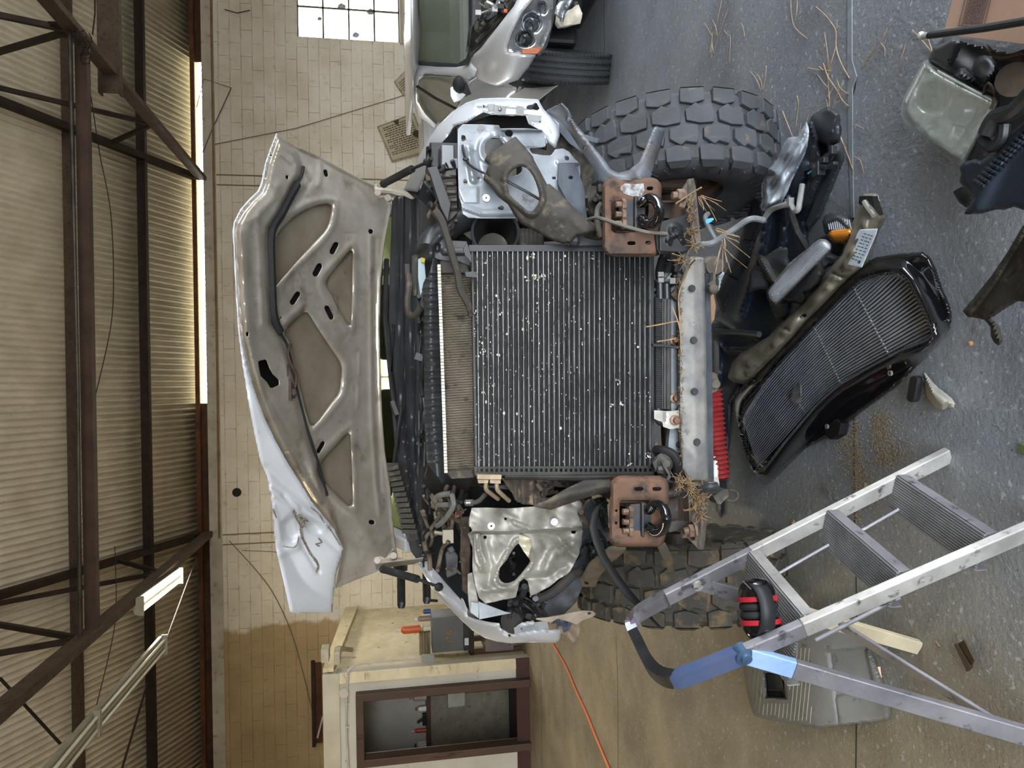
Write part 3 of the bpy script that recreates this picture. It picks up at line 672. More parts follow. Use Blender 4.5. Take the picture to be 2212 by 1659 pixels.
seal=[(655,360),(650,380),(636,405),(622,430),(604,465),(588,490),(582,520),(584,600),(587,670),(594,700),(606,722),(617,742),(626,775),(634,812),(645,860),(662,925),(680,980),(697,1040),(706,1070)]
beam=front[:23]+[(722,1100),(706,1070),(697,1040),(680,980),(662,925),(645,860),(634,812),(626,775),(617,742),(606,722),(590,700),(584,600),(580,530),(584,495),(604,465),(636,405),(650,380),(652,350),(640,322),(612,304)]
hf=[('pit',c2(grow(q,7),3),.026,9) for q in (pA,pB,pC,pD)]
for p in (pA,pB,pC,pD): hf.append(('rib',c2(grow(p,13),2)+[c2(grow(p,13),2)[0]],-.009,7))
hf+=[('pit',beam,-.05,14),('rib',[(528,500),(532,620),(540,730),(560,820)],-.012,12),('rib',[(556,470),(562,560),(568,700)],-.010,7),('rib',[(600,400),(590,430),(560,460),(540,480)],-.01,10),
 ('rib',[(640,420),(640,450),(668,395)],.004,5),('rib',[(588,405),(608,442)],.004,3),('rib',[(606,342),(628,360),(640,350)],.004,4),
 ('rib',[(800,510),(801,700),(803,900),(812,1040),(820,1110)],-.010,5),('rib',[(812,520),(811,700),(814,900),(822,1060)],.008,4),('rib',[(776,760),(776,808)],-.006,3),('rib',[(774,830),(772,880)],-.006,3),
 ('rib',[(766,400),(785,420),(800,445)],.006,5),('rib',[(690,350),(692,380),(688,400)],-.008,6),('rib',[(735,1090),(760,1110),(790,1150)],-.006,14),('rib',[(755,720),(735,745)],.004,3),('rib',[(762,505),(745,505)],.004,3),
 ('rib',[(640,560),(600,640)],-.006,6),('rib',[(590,960),(640,1020),(690,1080)],-.014,10),('rib',[(655,1000),(700,1090)],.012,5),('rib',[(575,850),(625,935)],.006,6),
 ('rib',[(541,640),(555,642)],.004,3),('rib',[(545,690),(560,690)],.003,3),('rib',[(610,975),(628,972)],.006,3),('rib',[(650,1035),(668,1028)],.006,3),('noise',.0012,.05)]
b=MB(); relief(b,hout,hoodD,hf,hslots+[latch]+[c2(q,3) for q in (pA,pB,pC,pD)],2.8,edge=-.012,ew=9)
hood=b.build('hood',M_inner,T,smooth=50,solid=-.003,label='raised hood showing its grimy inner frame')
# skin seen through the pockets
b=MB(); relief(b,[(565,430),(590,400),(800,420),(830,500),(815,900),(835,1180),(740,1190),(600,940),(530,740),(520,520)],lambda X,Y:hoodD(X,Y)+.045,[],(),12)
b.build('hood_skin_underside',M_pocket,hood,smooth=40,solid=-.002)
b=MB()
for q in hslots+[latch]:
    b=MB(); g=grow(q,3); b.poly([P(x,y,float(hoodD(x,y))+(.034 if q is not latch else .03)) for x,y in g],(0,.004,0)).build('slot_shade_plate',M_hole,hood,smooth=0)  # added black plates carry the shade inside the slots and latch opening
# outer white skin that folds over the bent left corner
outer=[(597,288),(585,318),(573,352),(564,395),(557,412),(540,428),(519,452),(505,480),(503,500),(506,560),(510,640),(515,720),(524,790),(535,860),(550,940),(562,995),(577,1030),(582,1060),(588,1094),(590,1134),(597,1189),(607,1230),(616,1270),(627,1322),(640,1325),(718,1323),(720,1290),(726,1240),(742,1186)]
sk=outer+front[::-1]
def skinD(X,Y):
    d,_,_=sdseg(X,Y,front,False); k=sst((Y-600)/500)
    return hoodD(X,Y)-.055*(1-k)-.13*k+.0016*np.minimum(d,110)*(.6+.4*k)-sst((Y-1180)/140)*.08
b=MB(); relief(b,sk,skinD,[('rib',[(583,1058),(612,1078),(645,1102),(680,1118),(705,1135)],-.022,7),('rib',[(612,1072),(636,1100),(645,1135),(650,1170),(668,1200),(688,1235)],.016,5),('rib',[(600,1200),(620,1190),(640,1182),(648,1160),(642,1130)],-.015,8),('rib',[(590,1095),(600,1130),(606,1170)],-.012,6),
 ('rib',[(650,1102),(690,1150),(735,1190)],.014,7),('rib',[(575,1010),(620,1050),(680,1100)],.012,9),('pit',circ(630,1140,26,32),.025,14),('pit',circ(680,1140,24,20),.018,12),('noise',.003,.035)],(),3.6,edge=.01,ew=6)
sko=b.build('hood_outer_skin',M_paint,hood,smooth=60,solid=-.003,label='white outer skin, creased and scratched at the corner')
# torn paint scars on the corner
b=MB()
for pl,w in (([(634,1103),(640,1120),(648,1133),(650,1150),(653,1163),(662,1180),(670,1196),(681,1210),(687,1222),(684,1236)],2.6),([(612,1180),(633,1183),(642,1176),(645,1160)],1.2),([(688,1163),(695,1172),(682,1175),(690,1180)],1.6),([(672,1096),(690,1112),(700,1130),(712,1142),(735,1178)],1.6),([(646,1115),(655,1128),(652,1140)],4),([(590,1100),(597,1118)],2),([(655,1122),(665,1126)],3)):
    b.tube([P(x,y,float(skinD(np.array([[x]]),np.array([[y]]))[0,0])-.013) for x,y in pl],.0022*w/1.6,6,sub=3)
    for a,c in zip(pl,pl[1:]):
        n=3
        for k in range(n):
            x=a[0]+(c[0]-a[0])*k/n; y=a[1]+(c[1]-a[1])*k/n; d=float(skinD(np.array([[x]]),np.array([[y]]))[0,0])-.016
            q=w*random.uniform(.5,1.4); b.ell(P(x,y,d),(.0011*q,.004,.0015*q*1.6),6)
b.build('scraped_paint',mat('scraped_primer','#5d574e','#8f877a',60,.7),hood,smooth=0)
# rubber seal on the inner hood
b=MB(); s2=crv([Vector((x,y,0)) for x,y in seal],4); pts=[P(p.x,p.y,float(hoodD(p.x,p.y))-.005) for p in s2]
wd=[.044 if 6<i<40 else .016 for i in range(len(pts))]
b.tube(pts,[.5*w for w in wd],8); b.build('hood_seal',M_rub,hood)
b=MB(); b.tube([P(*q) for q in ((628,742,3.17),(622,765,3.16),(630,790,3.17),(640,812,3.19),(636,838,3.18),(628,828,3.16),(622,836,3.15),(632,858,3.17),(640,852,3.2))],.006,6,sub=4); b.box(P(614,800,3.14),(.05,.02,.03)).box(P(622,842,3.15),(.09,.02,.03))
b.build('hood_latch',M_drust,hood)
# hinges & struts
def hpart(px,D,name,m,th=.006,holes=(),par=None,bev=.002):
    return MB().sheet(px,D,th,holes).build(name,m,par or T,smooth=0,bev=bev)
hr=[(807,399),(815,397),(818,405),(835,403),(860,404),(880,414),(897,429),(890,431),(872,423),(856,424),(848,434),(838,436),(830,426),(816,430),(809,420)]
hl=[(807,1204),(822,1201),(833,1206),(848,1184),(856,1190),(860,1204),(885,1209),(916,1203),(924,1208),(894,1219),(866,1222),(829,1228),(813,1231)]
b=MB(); relief(b,hr,3.52,[('rib',[(812,412),(845,415),(890,428)],-.012,7)],(),2.5); b.tube([P(816,416,3.5),P(816,416,3.48)],.012,8).tube([P(838,427,3.5),P(838,427,3.48)],.012,8); b.build('hood_hinge',mat('hinge_grey','#857d71','#6d665b',10,.4,.3,.0006,40),T,solid=-.005)
b=MB(); relief(b,hl,3.52,[('rib',[(812,1218),(845,1214),(915,1206)],-.012,7)],(),2.5); b.tube([P(815,1210,3.5),P(815,1210,3.48)],.012,8).tube([P(850,1200,3.5),P(850,1200,3.48)],.012,8); b.build('hood_hinge',MATS['hinge_grey'],T,solid=-.005)
def strut(a,m_,b_):
    g=MB().tube([a,m_],.017,10); g.tube([m_,b_],.007,8); return g.ell(a,(.02,.02,.02),8).ell(b_,(.02,.02,.02),8).build('gas_strut',M_blk,T)
strut(P(829,397,3.45),P(890,365,3.2),P(924,350,3.1)); strut(P(828,1230,3.45),P(902,1251,3.25),P(948,1268,3.1))
# ---- cab, windscreen, cowl ----
cabw=.93
def ring(y,z0,z1,w0,w1,r=.12):
    return [(TX-w0,y,z0),(TX-w0,y,z0+.35*(z1-z0)),(TX-w1,y,z1-r),(TX-w1+r,y,z1),(TX+w1-r,y,z1),(TX+w1,y,z1-r),(TX+w0,y,z0+.35*(z1-z0)),(TX+w0,y,z0)]
M_cab=mat('cab_paint','#c9ccd0',rough=.3,coat=.5)
b=MB()
A=np.array([ring(3.95,.7,1.50,.95,.95,.05),ring(4.0,.7,1.60,.95,.92,.05),ring(4.02,.7,1.58,.95,.9,.05)]); b.grid(A)
b.build('cab_front',M_cab,T)
# door sides, roof, pillars
for s_ in (-1,1):
    MB().poly([(TX+s_*.97,3.95,.62),(TX+s_*.97,6.3,.62),(TX+s_*.97,6.3,1.52),(TX+s_*.97,3.95,1.52)],(-s_*.05,0,0)).build('door',M_cab,T,smooth=0,bev=.01)
    MB().bar((TX+s_*.93,4.0,1.55),(TX+s_*.80,4.75,2.06),.07,.09).bar((TX+s_*.93,6.2,1.5),(TX+s_*.8,6.1,2.06),.09,.1).build('pillar',M_cab,T,smooth=0,bev=.01)
    MB().poly([(TX+s_*.93,4.1,1.52),(TX+s_*.93,6.2,1.52),(TX+s_*.8,6.1,2.04),(TX+s_*.8,4.75,2.04)],(-s_*.006,0,0)).build('side_window',mat('cab_glass','#cfe0cf',rough=.05,trans=1,ior=1.1),T,smooth=0)
MB().box((TX,5.4,2.08),(1.64,1.5,.05)).build('roof',M_cab,T,smooth=0,bev=.02)
MB().box((TX,7.3,1.1),(1.94,1.9,.9)).build('bed',M_cab,T,smooth=0,bev=.03)
MB().poly([(TX-.9,4.05,1.56),(TX+.9,4.05,1.56),(TX+.78,4.75,2.05),(TX-.78,4.75,2.05)],(0,.008,0)).build('windshield',mat('green_glass','#c6cfa6','#bac497',2,.05,trans=1,ior=1.15),T,smooth=0)
b=MB().box((TX+.35,5.1,1.35),(.5,.2,.75)).box((TX-.35,5.1,1.35),(.5,.2,.75)).box((TX,4.3,1.42),(1.6,.5,.15)); b.build('seat',mat('cab_interior','#26261f',rough=.8),T,smooth=0,bev=.04)
cw=[(848,415),(846,500),(842,600),(840,700),(843,800),(848,900),(856,1000),(866,1100),(888,1190),(905,1214),(932,1212),(918,1130),(910,1000),(908,800),(905,600),(905,480),(918,420),(900,408)]
b=MB(); relief(b,cw,lambda X,Y:3.82-.0013*(X-850),[('rib',[(862,430),(860,600),(866,900),(885,1100),(915,1205)],-.02,3),('rib',[(874,425),(872,600),(876,900),(893,1100),(922,1200)],.02,3),('rib',[(888,430),(884,600),(889,900),(905,1150)],-.015,3),('rib',[(897,430),(895,700),(900,1000)],.015,3)],(),3)
b.build('cowl_seal',M_gplastic,T,smooth=40,solid=-.004)
b=MB().tube([P(835,560,3.85),P(832,690,3.8),P(843,800,3.78),P(852,880,3.76),P(858,960,3.74)],.013,8).tube([P(850,700,3.78),P(846,800,3.76),P(838,700,3.8)],.008,6)
b.build('wiper_arm',M_blk,T)
b=MB().tube([P(868,880,3.7),P(860,930,3.7),P(850,1010,3.75),P(842,1070,3.8)],.010,8).bar(P(847,870,3.76),P(858,900,3.7),.03,.02); b.build('wiper_arm',M_blk,T)
b=MB()
for k in range(13): b.bar(P(838+k*2.6,1015+k*11,3.66),P(862+k*3.3,1010+k*11.5,3.64),.02,.02)
b.sheet([(834,1000),(860,1000),(905,1165),(880,1170)],3.70,.01); b.build('cowl_vent',M_dusty,T,smooth=0)
# mirror arms sticking out at the left
for (x,y0,y1,n) in ((866,1215,1313,0),(921,1228,1303,1)):
    MB().tube([P(x,y0,4.3),P(x+1,y1-6,4.0),P(x+1,y1,4.0)],[.024,.022,.016],10).build('mirror_arm',M_blk,T)
MB().tube([P(921,1296,4.0),P(944,1298,4.05)],.008,6).tube([P(850,1222,4.3),P(880,1222,4.3)],.03,8).build('mirror_arm',M_blk,T)
# ---- fenders ----
fr_out=[(873,410),(886,382),(899,356),(921,310),(947,273),(977,243),(1008,223),(1038,214),(1077,213),(1120,214),(1162,216)]
fr=fr_out+[(1167,226),(1175,239),(1187,250),(1207,267),(1208,293),(1199,320),(1185,308),(1175,286),(1142,268),(1136,250),(1129,249),(1106,251),(1092,250),(1060,248),(1044,243),(1025,254),(1008,265),(981,273),(970,290),(964,319),(947,340),(930,362),(915,388),(903,414)]
fctl=[(873,410,3.7),(903,414,3.66),(921,310,3.3),(964,319,3.08),(1008,223,3.0),(1008,262,2.84),(1077,213,2.93),(1077,250,2.75),(1162,217,2.9),(1150,262,2.72),(1200,290,2.70)]
b=MB(); relief(b,fr,fctl,[('rib',[(1028,226),(1060,224),(1140,228)],-.012,6),('pit',[(1028,228),(1090,228),(1165,236),(1200,300),(1140,270),(1045,246),(1025,250)],.02,5)],[circ(1045,230,3.4,n=8),circ(1124,236,3.4,n=8),circ(1166,263,4,n=8),[(1136,229),(1150,227),(1158,221),(1168,240),(1150,236),(1140,240)]],2.6,edge=.02,ew=5)
fs=surf(fctl); A=np.zeros((len(fr_out),3,3))
for i,(x,y) in enumerate(fr_out):
    p=P(x,y,float(fs(np.array(x*1.),np.array(y*1.)))+.01); A[i,0]=p; A[i,1]=(p.x+.03,min(p.y+.4,3.95),p.z); A[i,2]=(max(p.x,TX+.95),3.98,p.z+.02)
b.grid(A); b.build('fender',M_paint,T,smooth=50,solid=-.003,label='white right fender with an empty headlight opening')
b=MB().sheet([(1053,225),(1068,224),(1068,240),(1055,240)],2.735,.004).sheet([(1068,226),(1094,230),(1092,248),(1066,248)],2.73,.004).sheet([(1116,228),(1132,230),(1132,250),(1114,249)],2.72,.004).sheet([(1138,246),(1170,250),(1168,262),(1145,262)],2.70,.004)
b.ell(P(1080,235,2.725),(.008,.004,.008),8); b.build('fender_bracket',mat('bracket_zinc','#8e9091','#737576',14,.4,.4),T,smooth=0,bev=.001)
fl_out=[(903,1217),(932,1267),(951,1291),(973,1313),(999,1340),(1021,1360),(1047,1376),(1073,1384),(1103,1388),(1151,1386),(1199,1387)]
fl=fl_out+[(1208,1383),(1214,1366),(1219,1352),(1200,1358),(1184,1362),(1183,1340),(1153,1344),(1150,1340),(1125,1346),(1112,1355),(1090,1361),(1081,1356),(1079,1346),(1055,1343),(1029,1337),(1010,1330),(1010,1316),(1001,1294),(981,1279),(958,1255),(940,1229),(927,1212)]
flc=[(903,1217,3.7),(927,1212,3.66),(951,1291,3.3),(981,1279,3.05),(1021,1360,3.0),(1029,1337,2.86),(1103,1388,2.93),(1090,1358,2.76),(1199,1387,2.88),(1183,1340,2.74)]
b=MB(); relief(b,fl,flc,[('pit',[(1079,1346),(1085,1372),(1105,1374),(1150,1366),(1200,1356),(1185,1338),(1112,1354)],.025,5),('pit',[(927,1215),(945,1228),(1005,1300),(1010,1326),(990,1312),(930,1250)],.03,5)],[circ(1101,1372,4,n=8)],2.6,edge=.02,ew=5)
fs=surf(flc); A=np.zeros((len(fl_out),3,3))
for i,(x,y) in enumerate(fl_out):
    p=P(x,y,float(fs(np.array(x*1.),np.array(y*1.)))+.01); A[i,0]=p; A[i,1]=(p.x-.03,min(p.y+.4,3.95),p.z); A[i,2]=(min(p.x,TX-.95),3.98,p.z+.02)
b.grid(A); b.build('fender',M_paint,T,smooth=50,solid=-.003,label='white left fender, torn at its lower front edge')
b=MB().sheet([(1110,1356),(1124,1352),(1127,1366),(1112,1370)],2.72,.004).sheet([(1126,1346),(1150,1342),(1152,1362),(1130,1366)],2.715,.004).sheet([(1152,1345),(1183,1340),(1186,1358),(1155,1362)],2.71,.004)
b.build('fender_bracket',MATS['bracket_zinc'],T,smooth=0,bev=.001)
hpart([(1142,1336),(1180,1334),(1220,1327),(1240,1322),(1258,1319),(1280,1320),(1288,1326),(1280,1334),(1258,1341),(1246,1350),(1230,1344),(1205,1337),(1190,1345)],2.7,'torn_bracket',mat('stained_steel','#9b8f80','#7a6a58',12,.6,.2,.001,60),holes=[circ(1273,1325,4,3,8)])
b=MB(); relief(b,[(1203,1352),(1216,1340),(1232,1346),(1254,1345),(1252,1365),(1247,1383),(1239,1393),(1228,1378),(1214,1368)],2.76,[('noise',.006,.15),('rib',[(1214,1345),(1240,1385)],-.012,5)],(),3); b.build('torn_plastic',mat('tan_plastic','#8d7a66','#6f6152',15,.7,0,.002,50),T,solid=-.003)
b=MB(); relief(b,[(1190,1349),(1200,1336),(1212,1333),(1228,1336),(1234,1350),(1228,1362),(1216,1366),(1219,1355),(1210,1350),(1204,1357),(1202,1345)],2.72,[('noise',.006,.2)],(),2.5); b.build('torn_liner',mat('blue_black','#2a3340','#3b4450',20,.5),T,solid=-.003)
# ---- inner structure: dark bay backing pieces ----
b=MB()
b.box((TX,3.35,1.12),(1.0,.7,.55)).box((TX,3.3,1.42),(.7,.5,.12)); eng=b.build('engine',mat('engine_grime','#211f1c','#34302a',9,.7,.2,.004,30,'#4d473e',.6,20),T,smooth=0,bev=.04)
for s_ in (-1,1):
    A=[]
    for k in range(13):
        a=R(88+75*k/12); A.append([(TX+s_*.50,3.02-cos(a)*.56,.50+sin(a)*.62),(TX+s_*.96,3.02-cos(a)*.56,.50+sin(a)*.62)])
    MB().grid(np.array(A)).build('wheel_liner',mat('liner','#1a1a1a','#262523',10,.8),T,solid=-.004)
    MB().bar((TX+s_*.45,2.36,P(1370,470,2.4).z),(TX+s_*.45,7.9,.80),.09,.15).build('frame_rail',M_drust,T,smooth=0,bev=.008)
MB().tube([(TX-.72,3.02,.45),(TX-.3,3.02,.47),(TX+.3,3.02,.47),(TX+.72,3.02,.45)],.05,10).ell((TX+.22,3.0,.46),(.16,.17,.17),14).build('front_axle',M_drust,T)
for s_ in (-1,1):
    MB().tube([(TX+s_*.5,2.98,.50),(TX+s_*.47,3.02,1.15)],.035,10).build('shock_absorber',M_gplastic,T)
    MB().tube([(TX+s_*.42+.07*cos(k*.5),3.1+.07*sin(k*.5),.55+k*.0055) for k in range(100)],.009,6).build('coil_spring',M_drust,T)
# ---- headlight panels ----
h_=[circ(1068,321,22,24,16),circ(1001,299,5,8,10),circ(1099,288,9,n=12),circ(1005,393,5,n=8),circ(1033,386,4.5,3,8),circ(1083,450,6,5,8),circ(1112,369,17,11,12,-25),circ(1197,385,6,3,8),circ(1233,384,6,4,8),[(1220,338),(1229,337),(1229,347),(1221,348)],circ(1196,371,2.6,n=6),circ(1076,450,4,3,6)]
ra=[(988,280),(999,269),(1040,269),(1077,271),(1081,278),(1101,277),(1135,277),(1170,280),(1179,293),(1183,310),(1175,319),(1142,321),(1149,332),(1173,336),(1190,336),(1199,323),(1216,321),(1229,328),(1242,345),(1253,354),(1254,386),(1261,408),(1264,451),(1268,477),(1245,470),(1180,471),(1120,472),(1040,472),(1012,471),(999,462),(997,445),(991,423),(990,397),(988,332)]
b=MB(); relief(b,ra,lambda X,Y:2.66+.0001*(X-1100),[('rib',[(1012,322),(1016,350),(1022,390)],-.012,6),('rib',[(1022,330),(1030,360),(1036,385)],.010,5),('pit',[(985,404),(1034,404),(1034,440),(1000,440)],-.006,3),('rib',[(996,446),(1040,462),(1110,462)],-.012,5),('rib',c2([(1068,291),(1098,308),(1098,340),(1068,353),(1040,340),(1040,308)],3),-.008,5),('rib',[(1080,280),(1080,300)],.012,4),('pit',[(1080,278),(1185,278),(1185,325),(1110,322),(1098,300),(1082,300)],.03,6),
  ('pit',[(1208,350),(1256,350),(1270,480),(1205,480),(1200,400)],.02,8),('rib',[(1205,352),(1245,354)],-.008,4),('rib',[(1240,360),(1246,400),(1255,430)],-.010,4),('noise',.001,.06)],h_,2.5)
b.build('radiator_support',M_silver,T,smooth=45,solid=-.003,label='silver right headlight mounting panel')
def washer(x,y,D,r,par,m=None,hole=True):
    b=MB().lathe([(r*.28,0),(r*.28,.004),(r,.004),(r,0)],P(x,y,D),(0,-1,0),16); 
    if not hole: b.lathe([(0,.004),(r*.5,.006),(r*.5,.012),(0,.012)],P(x,y,D),(0,-1,0),6)
    return b.build('washer',m or mat('white_washer','#e3e6ea',rough=.4),par)
for x,y in ((1014,427),(1050,428)): washer(x,y,2.648,.014,T)
b=MB(); relief(b,[(1207,352),(1240,354),(1255,386),(1262,410),(1265,455),(1270,480),(1248,466),(1222,430),(1205,398),(1206,370)],2.655,[('noise',.002,.1)],[circ(1233,384,6,4,8)],2.6)
b.build('splash_shield',mat('blue_grey_shield','#565d66','#474d55',10,.6,0,.001,50,'#8a8f94',.66,40),T,solid=-.003)
# wires across the panel
b=MB().tube([P(*q) for q in ((998,302,2.68),(1001,325,2.63),(1007,345,2.62),(1020,360,2.62),(1055,378,2.60),(1075,385,2.55))],.005,6,sub=5).ell(P(1006,344,2.62),(.008,.008,.012),6)
b.tube([P(*q) for q in ((1094,391,2.60),(1130,410,2.60),(1168,432,2.58))],.005,6); b.build('wire',M_blk,T)
# dusty black headlight bracket
bo=[(1113,297),(1129,315),(1151,341),(1152,347),(1164,369),(1181,401),(1186,399),(1207,417),(1233,445),(1270,477),(1288,488),(1286,498),(1261,505),(1244,508),(1233,521),(1216,525),(1186,514),(1153,495),(1127,482),(1114,466),(1099,440),(1077,423),(1060,401),(1046,388),(1048,378),(1056,383),(1051,373),(1060,356),(1048,347),(1053,337),(1077,321)]
bh=c2([(1094,388),(1101,371),(1120,359),(1138,362),(1153,380),(1164,408),(1167,432),(1159,449),(1151,458),(1138,456),(1120,440),(1099,421)],2)
b=MB(); relief(b,bo,[(1113,297,2.60),(1050,345,2.60),(1152,347,2.52),(1060,401,2.56),(1288,490,2.40),(1216,525,2.42),(1130,482,2.50)],[('rib',c2([(x+(x-1130)*.14,y+(y-410)*.1) for x,y in bh[::2]],2),-.016,5),('rib',[(1060,362),(1095,330),(1125,320)],-.008,8),('rib',[(1180,500),(1200,470),(1230,460),(1265,495)],-.012,14),('rib',[(1050,385),(1075,410),(1105,445),(1125,470)],-.01,6),('noise',.002,.06)],[bh,circ(1271,491,2.5,n=8)],2.5,edge=.012,ew=4)
b.build('headlight_bracket',M_dusty,T,smooth=50,solid=-.004,label='dusty black headlight bracket with an oval opening, hanging loose')
b=MB().lathe([(0,.003),(.011,.003),(.011,0)],P(1112,311,2.585),(0,-1,0),12).lathe([(0.004,.003),(.011,.003),(.011,0)],P(1069,340,2.585),(0,-1,0),12); b.build('plug',M_gplastic,T)
# left panel, crushed
la=[(1019,1097),(1051,1096),(1099,1098),(1153,1094),(1207,1093),(1251,1081),(1259,1088),(1259,1140),(1255,1173),(1251,1199),(1238,1223),(1229,1238),(1207,1251),(1186,1268),(1159,1281),(1146,1287),(1140,1256),(1131,1249),(1121,1257),(1117,1277),(1114,1290),(1080,1297),(1049,1304),(1034,1290),(1027,1266),(1021,1234),(1020,1212),(1022,1182),(1010,1153),(1021,1147),(1012,1132),(1015,1112)]
lh=[c2([(1107,1186),(1120,1173),(1134,1185),(1142,1203),(1146,1212),(1138,1225),(1112,1255),(1090,1260),(1077,1247),(1079,1227),(1094,1208)],2),circ(1092,1120,3,5,8),circ(1047,1160,4.5,n=8),circ(1239,1149,7,4,8),circ(1227,1106,2.6,n=6),circ(1028,1133,3,n=6),circ(1061,1136,3,n=6),circ(1148,1241,2,n=6)]
lhr=c2([(x+(x-1112)*.25,y+(y-1220)*.2) for x,y in ((1107,1186),(1120,1173),(1142,1203),(1138,1225),(1112,1255),(1090,1260),(1077,1247),(1094,1208))],2)
b=MB(); relief(b,la,lambda X,Y:2.64+.0002*(X-1100),[('pit',[(1005,1090),(1262,1075),(1262,1142),(1160,1150),(1100,1153),(1010,1153)],-.055,7),('rib',[(1110,1128),(1150,1146),(1250,1140)],-.012,5),('rib',lhr,-.014,5),('rib',[(1020,1170),(1034,1200),(1040,1230)],-.018,6),('rib',[(1170,1150),(1205,1160),(1240,1200)],.03,12),('rib',[(1180,1230),(1200,1190),(1235,1175)],-.025,12),('rib',[(1140,1250),(1180,1245),(1220,1225)],.015,9),('rib',[(1045,1275),(1110,1270)],-.01,5),('rib',[(1048,1170),(1060,1220),(1055,1260)],.012,9),('noise',.0045,.055),('noise',.002,.14)],lh,2.5)
b.build('radiator_support',M_silverw,T,smooth=40,solid=-.003,label='crushed left headlight mounting panel')
for x,y,q in ((1028,1133,1),(1061,1136,1),(1197,1127,0)): washer(x,y,2.575,.013,T,hole=bool(q))
b=MB(); relief(b,[(1024,1152),(1036,1152),(1040,1190),(1051,1213),(1037,1226),(1027,1214),(1024,1185)],2.58,[('rib',[(1030,1155),(1032,1185),(1040,1215)],-.012,3)],(),2.5); b.build('bent_flange',M_silverw,T,solid=-.002)
b=MB(); relief(b,[(1122,1155),(1146,1163),(1147,1180),(1142,1204),(1130,1190),(1121,1172)],2.6,[('noise',.012,.15)],(),2.5); b.build('torn_flap',mat('torn_cream','#ddd6c2','#c9bfa6',20,.4,.2),T,solid=-.002)
b=MB(); relief(b,[(1018,1300),(1034,1303),(1034,1336),(1015,1322)],2.66,[],(),3); b.sheet([(1034,1300),(1090,1322),(1104,1324),(1036,1337)],2.67,.004); b.build('apron_flange',M_silver,T,solid=-.002)
b=MB(); relief(b,[(1010,1240),(1020,1236),(1028,1270),(1034,1305),(1030,1330),(1014,1318),(1010,1280)],2.68,[('noise',.004,.1)],(),3); b.build('apron_flange',M_silverw,T,solid=-.002)
# brace beam sweeping to the left bracket (dirty)
b=MB(); relief(b,[(1148,1092),(1180,1082),(1225,1056),(1262,1036),(1290,1028),(1322,1036),(1324,1062),(1290,1066),(1240,1082),(1190,1100)],2.5,[('rib',[(1150,1094),(1230,1068),(1320,1050)],-.03,12),('noise',.002,.08)],(),3); b.build('splash_shield',M_dusty,T,solid=-.004)
# crushed battery/fluid box and dark pieces in the left bay
b=MB().sheet([(962,1195),(975,1180),(990,1200),(988,1240),(966,1250)],2.9,.08).sheet([(965,1185),(978,1178),(984,1190),(972,1198)],2.86,.03); b.build('fuse_box',M_gplastic,T,smooth=0,bev=.004)
b=MB(); relief(b,[(995,1120),(1012,1115),(1016,1160),(1014,1240),(1010,1285),(1000,1275),(994,1200)],2.78,[('noise',.008,.12)],(),3); b.build('charred_bracket',mat('brown_grime','#3b312a','#55473a',18,.8,0,.003,50),T,solid=-.004)
hpart([(983,1105),(998,1096),(1002,1104),(994,1124),(982,1128)],2.82,'terminal_cover',mat('red_plastic','#8e1f24',rough=.4),.03)
# silver pipes in left bay
Mt=M_alu
b=MB().tube([P(*q) for q in ((975,1066,2.75),(950,1070,2.78),(938,1080,2.8),(940,1090,2.8),(970,1091,2.75))],.011,8,sub=5)
b.tube([P(*q) for q in ((976,1068,2.72),(980,1090,2.7),(970,1110,2.72),(955,1128,2.76),(944,1136,2.8))],.010,8,sub=5)
b.tube([P(*q) for q in ((1048,1068,2.7),(1035,1082,2.72),(1022,1086,2.74),(1005,1086,2.76))],.009,8,sub=4).cyl(P(1005,1086,2.75),P(1022,1086,2.75),.013).cyl(P(952,1085,2.85),P(953,1125,2.85),.012)
b.build('coolant_pipe',Mt,T)
b=MB().tube([P(*q) for q in ((1050,1040,2.5),(1050,1056,2.5),(1060,1066,2.52),(1076,1078,2.56))],.008,8,sub=4).tube([P(*q) for q in ((1073,1040,2.5),(1074,1056,2.5),(1082,1066,2.52),(1100,1082,2.56))],.008,8,sub=4).sheet([(1031,1025),(1084,1026),(1083,1036),(1031,1035)],2.46,.03).sheet([(1032,1036),(1056,1036),(1055,1044),(1033,1044)],2.48,.02).sheet([(1058,1036),(1082,1037),(1082,1045),(1058,1044)],2.48,.02)
b.build('refrigerant_line',mat('tan_aluminium','#b7a58c','#8d7c66',14,.5,.4,.001,60),T,bev=.001)
b=MB().tube([P(*q) for q in ((938,1150,2.8),(960,1153,2.8))],.008,8).box(P(967,1157,2.8),(.05,.04,.04)).tube([P(945,1105,2.84),P(946,1135,2.84)],[.016,.012],8); b.build('valve',mat('dull_brass','#8f8878',rough=.5,metal=.4),T)
# plastic fan shroud chunk (ribbed bowl) below the condenser end
bowl=[(1083,1033),(1120,1031),(1170,1034),(1222,1034),(1224,1052),(1208,1052),(1195,1050),(1185,1060),(1175,1082),(1160,1091),(1130,1090),(1112,1080),(1105,1062),(1092,1046)]
b=MB(); relief(b,bowl,2.62,[('rib',[(x,1030),(x+2,1090)],-.01,2.5) if 1 else 0 for x in (1105,1120,1137,1155,1170,1190)]+[('noise',.004,.1)],(),2.5); b.build('fan_shroud',mat('tan_dusty_plastic','#5a5046','#3a342e',14,.75,0,.002,60,'#8a7962',.56,30),T,solid=-.004)
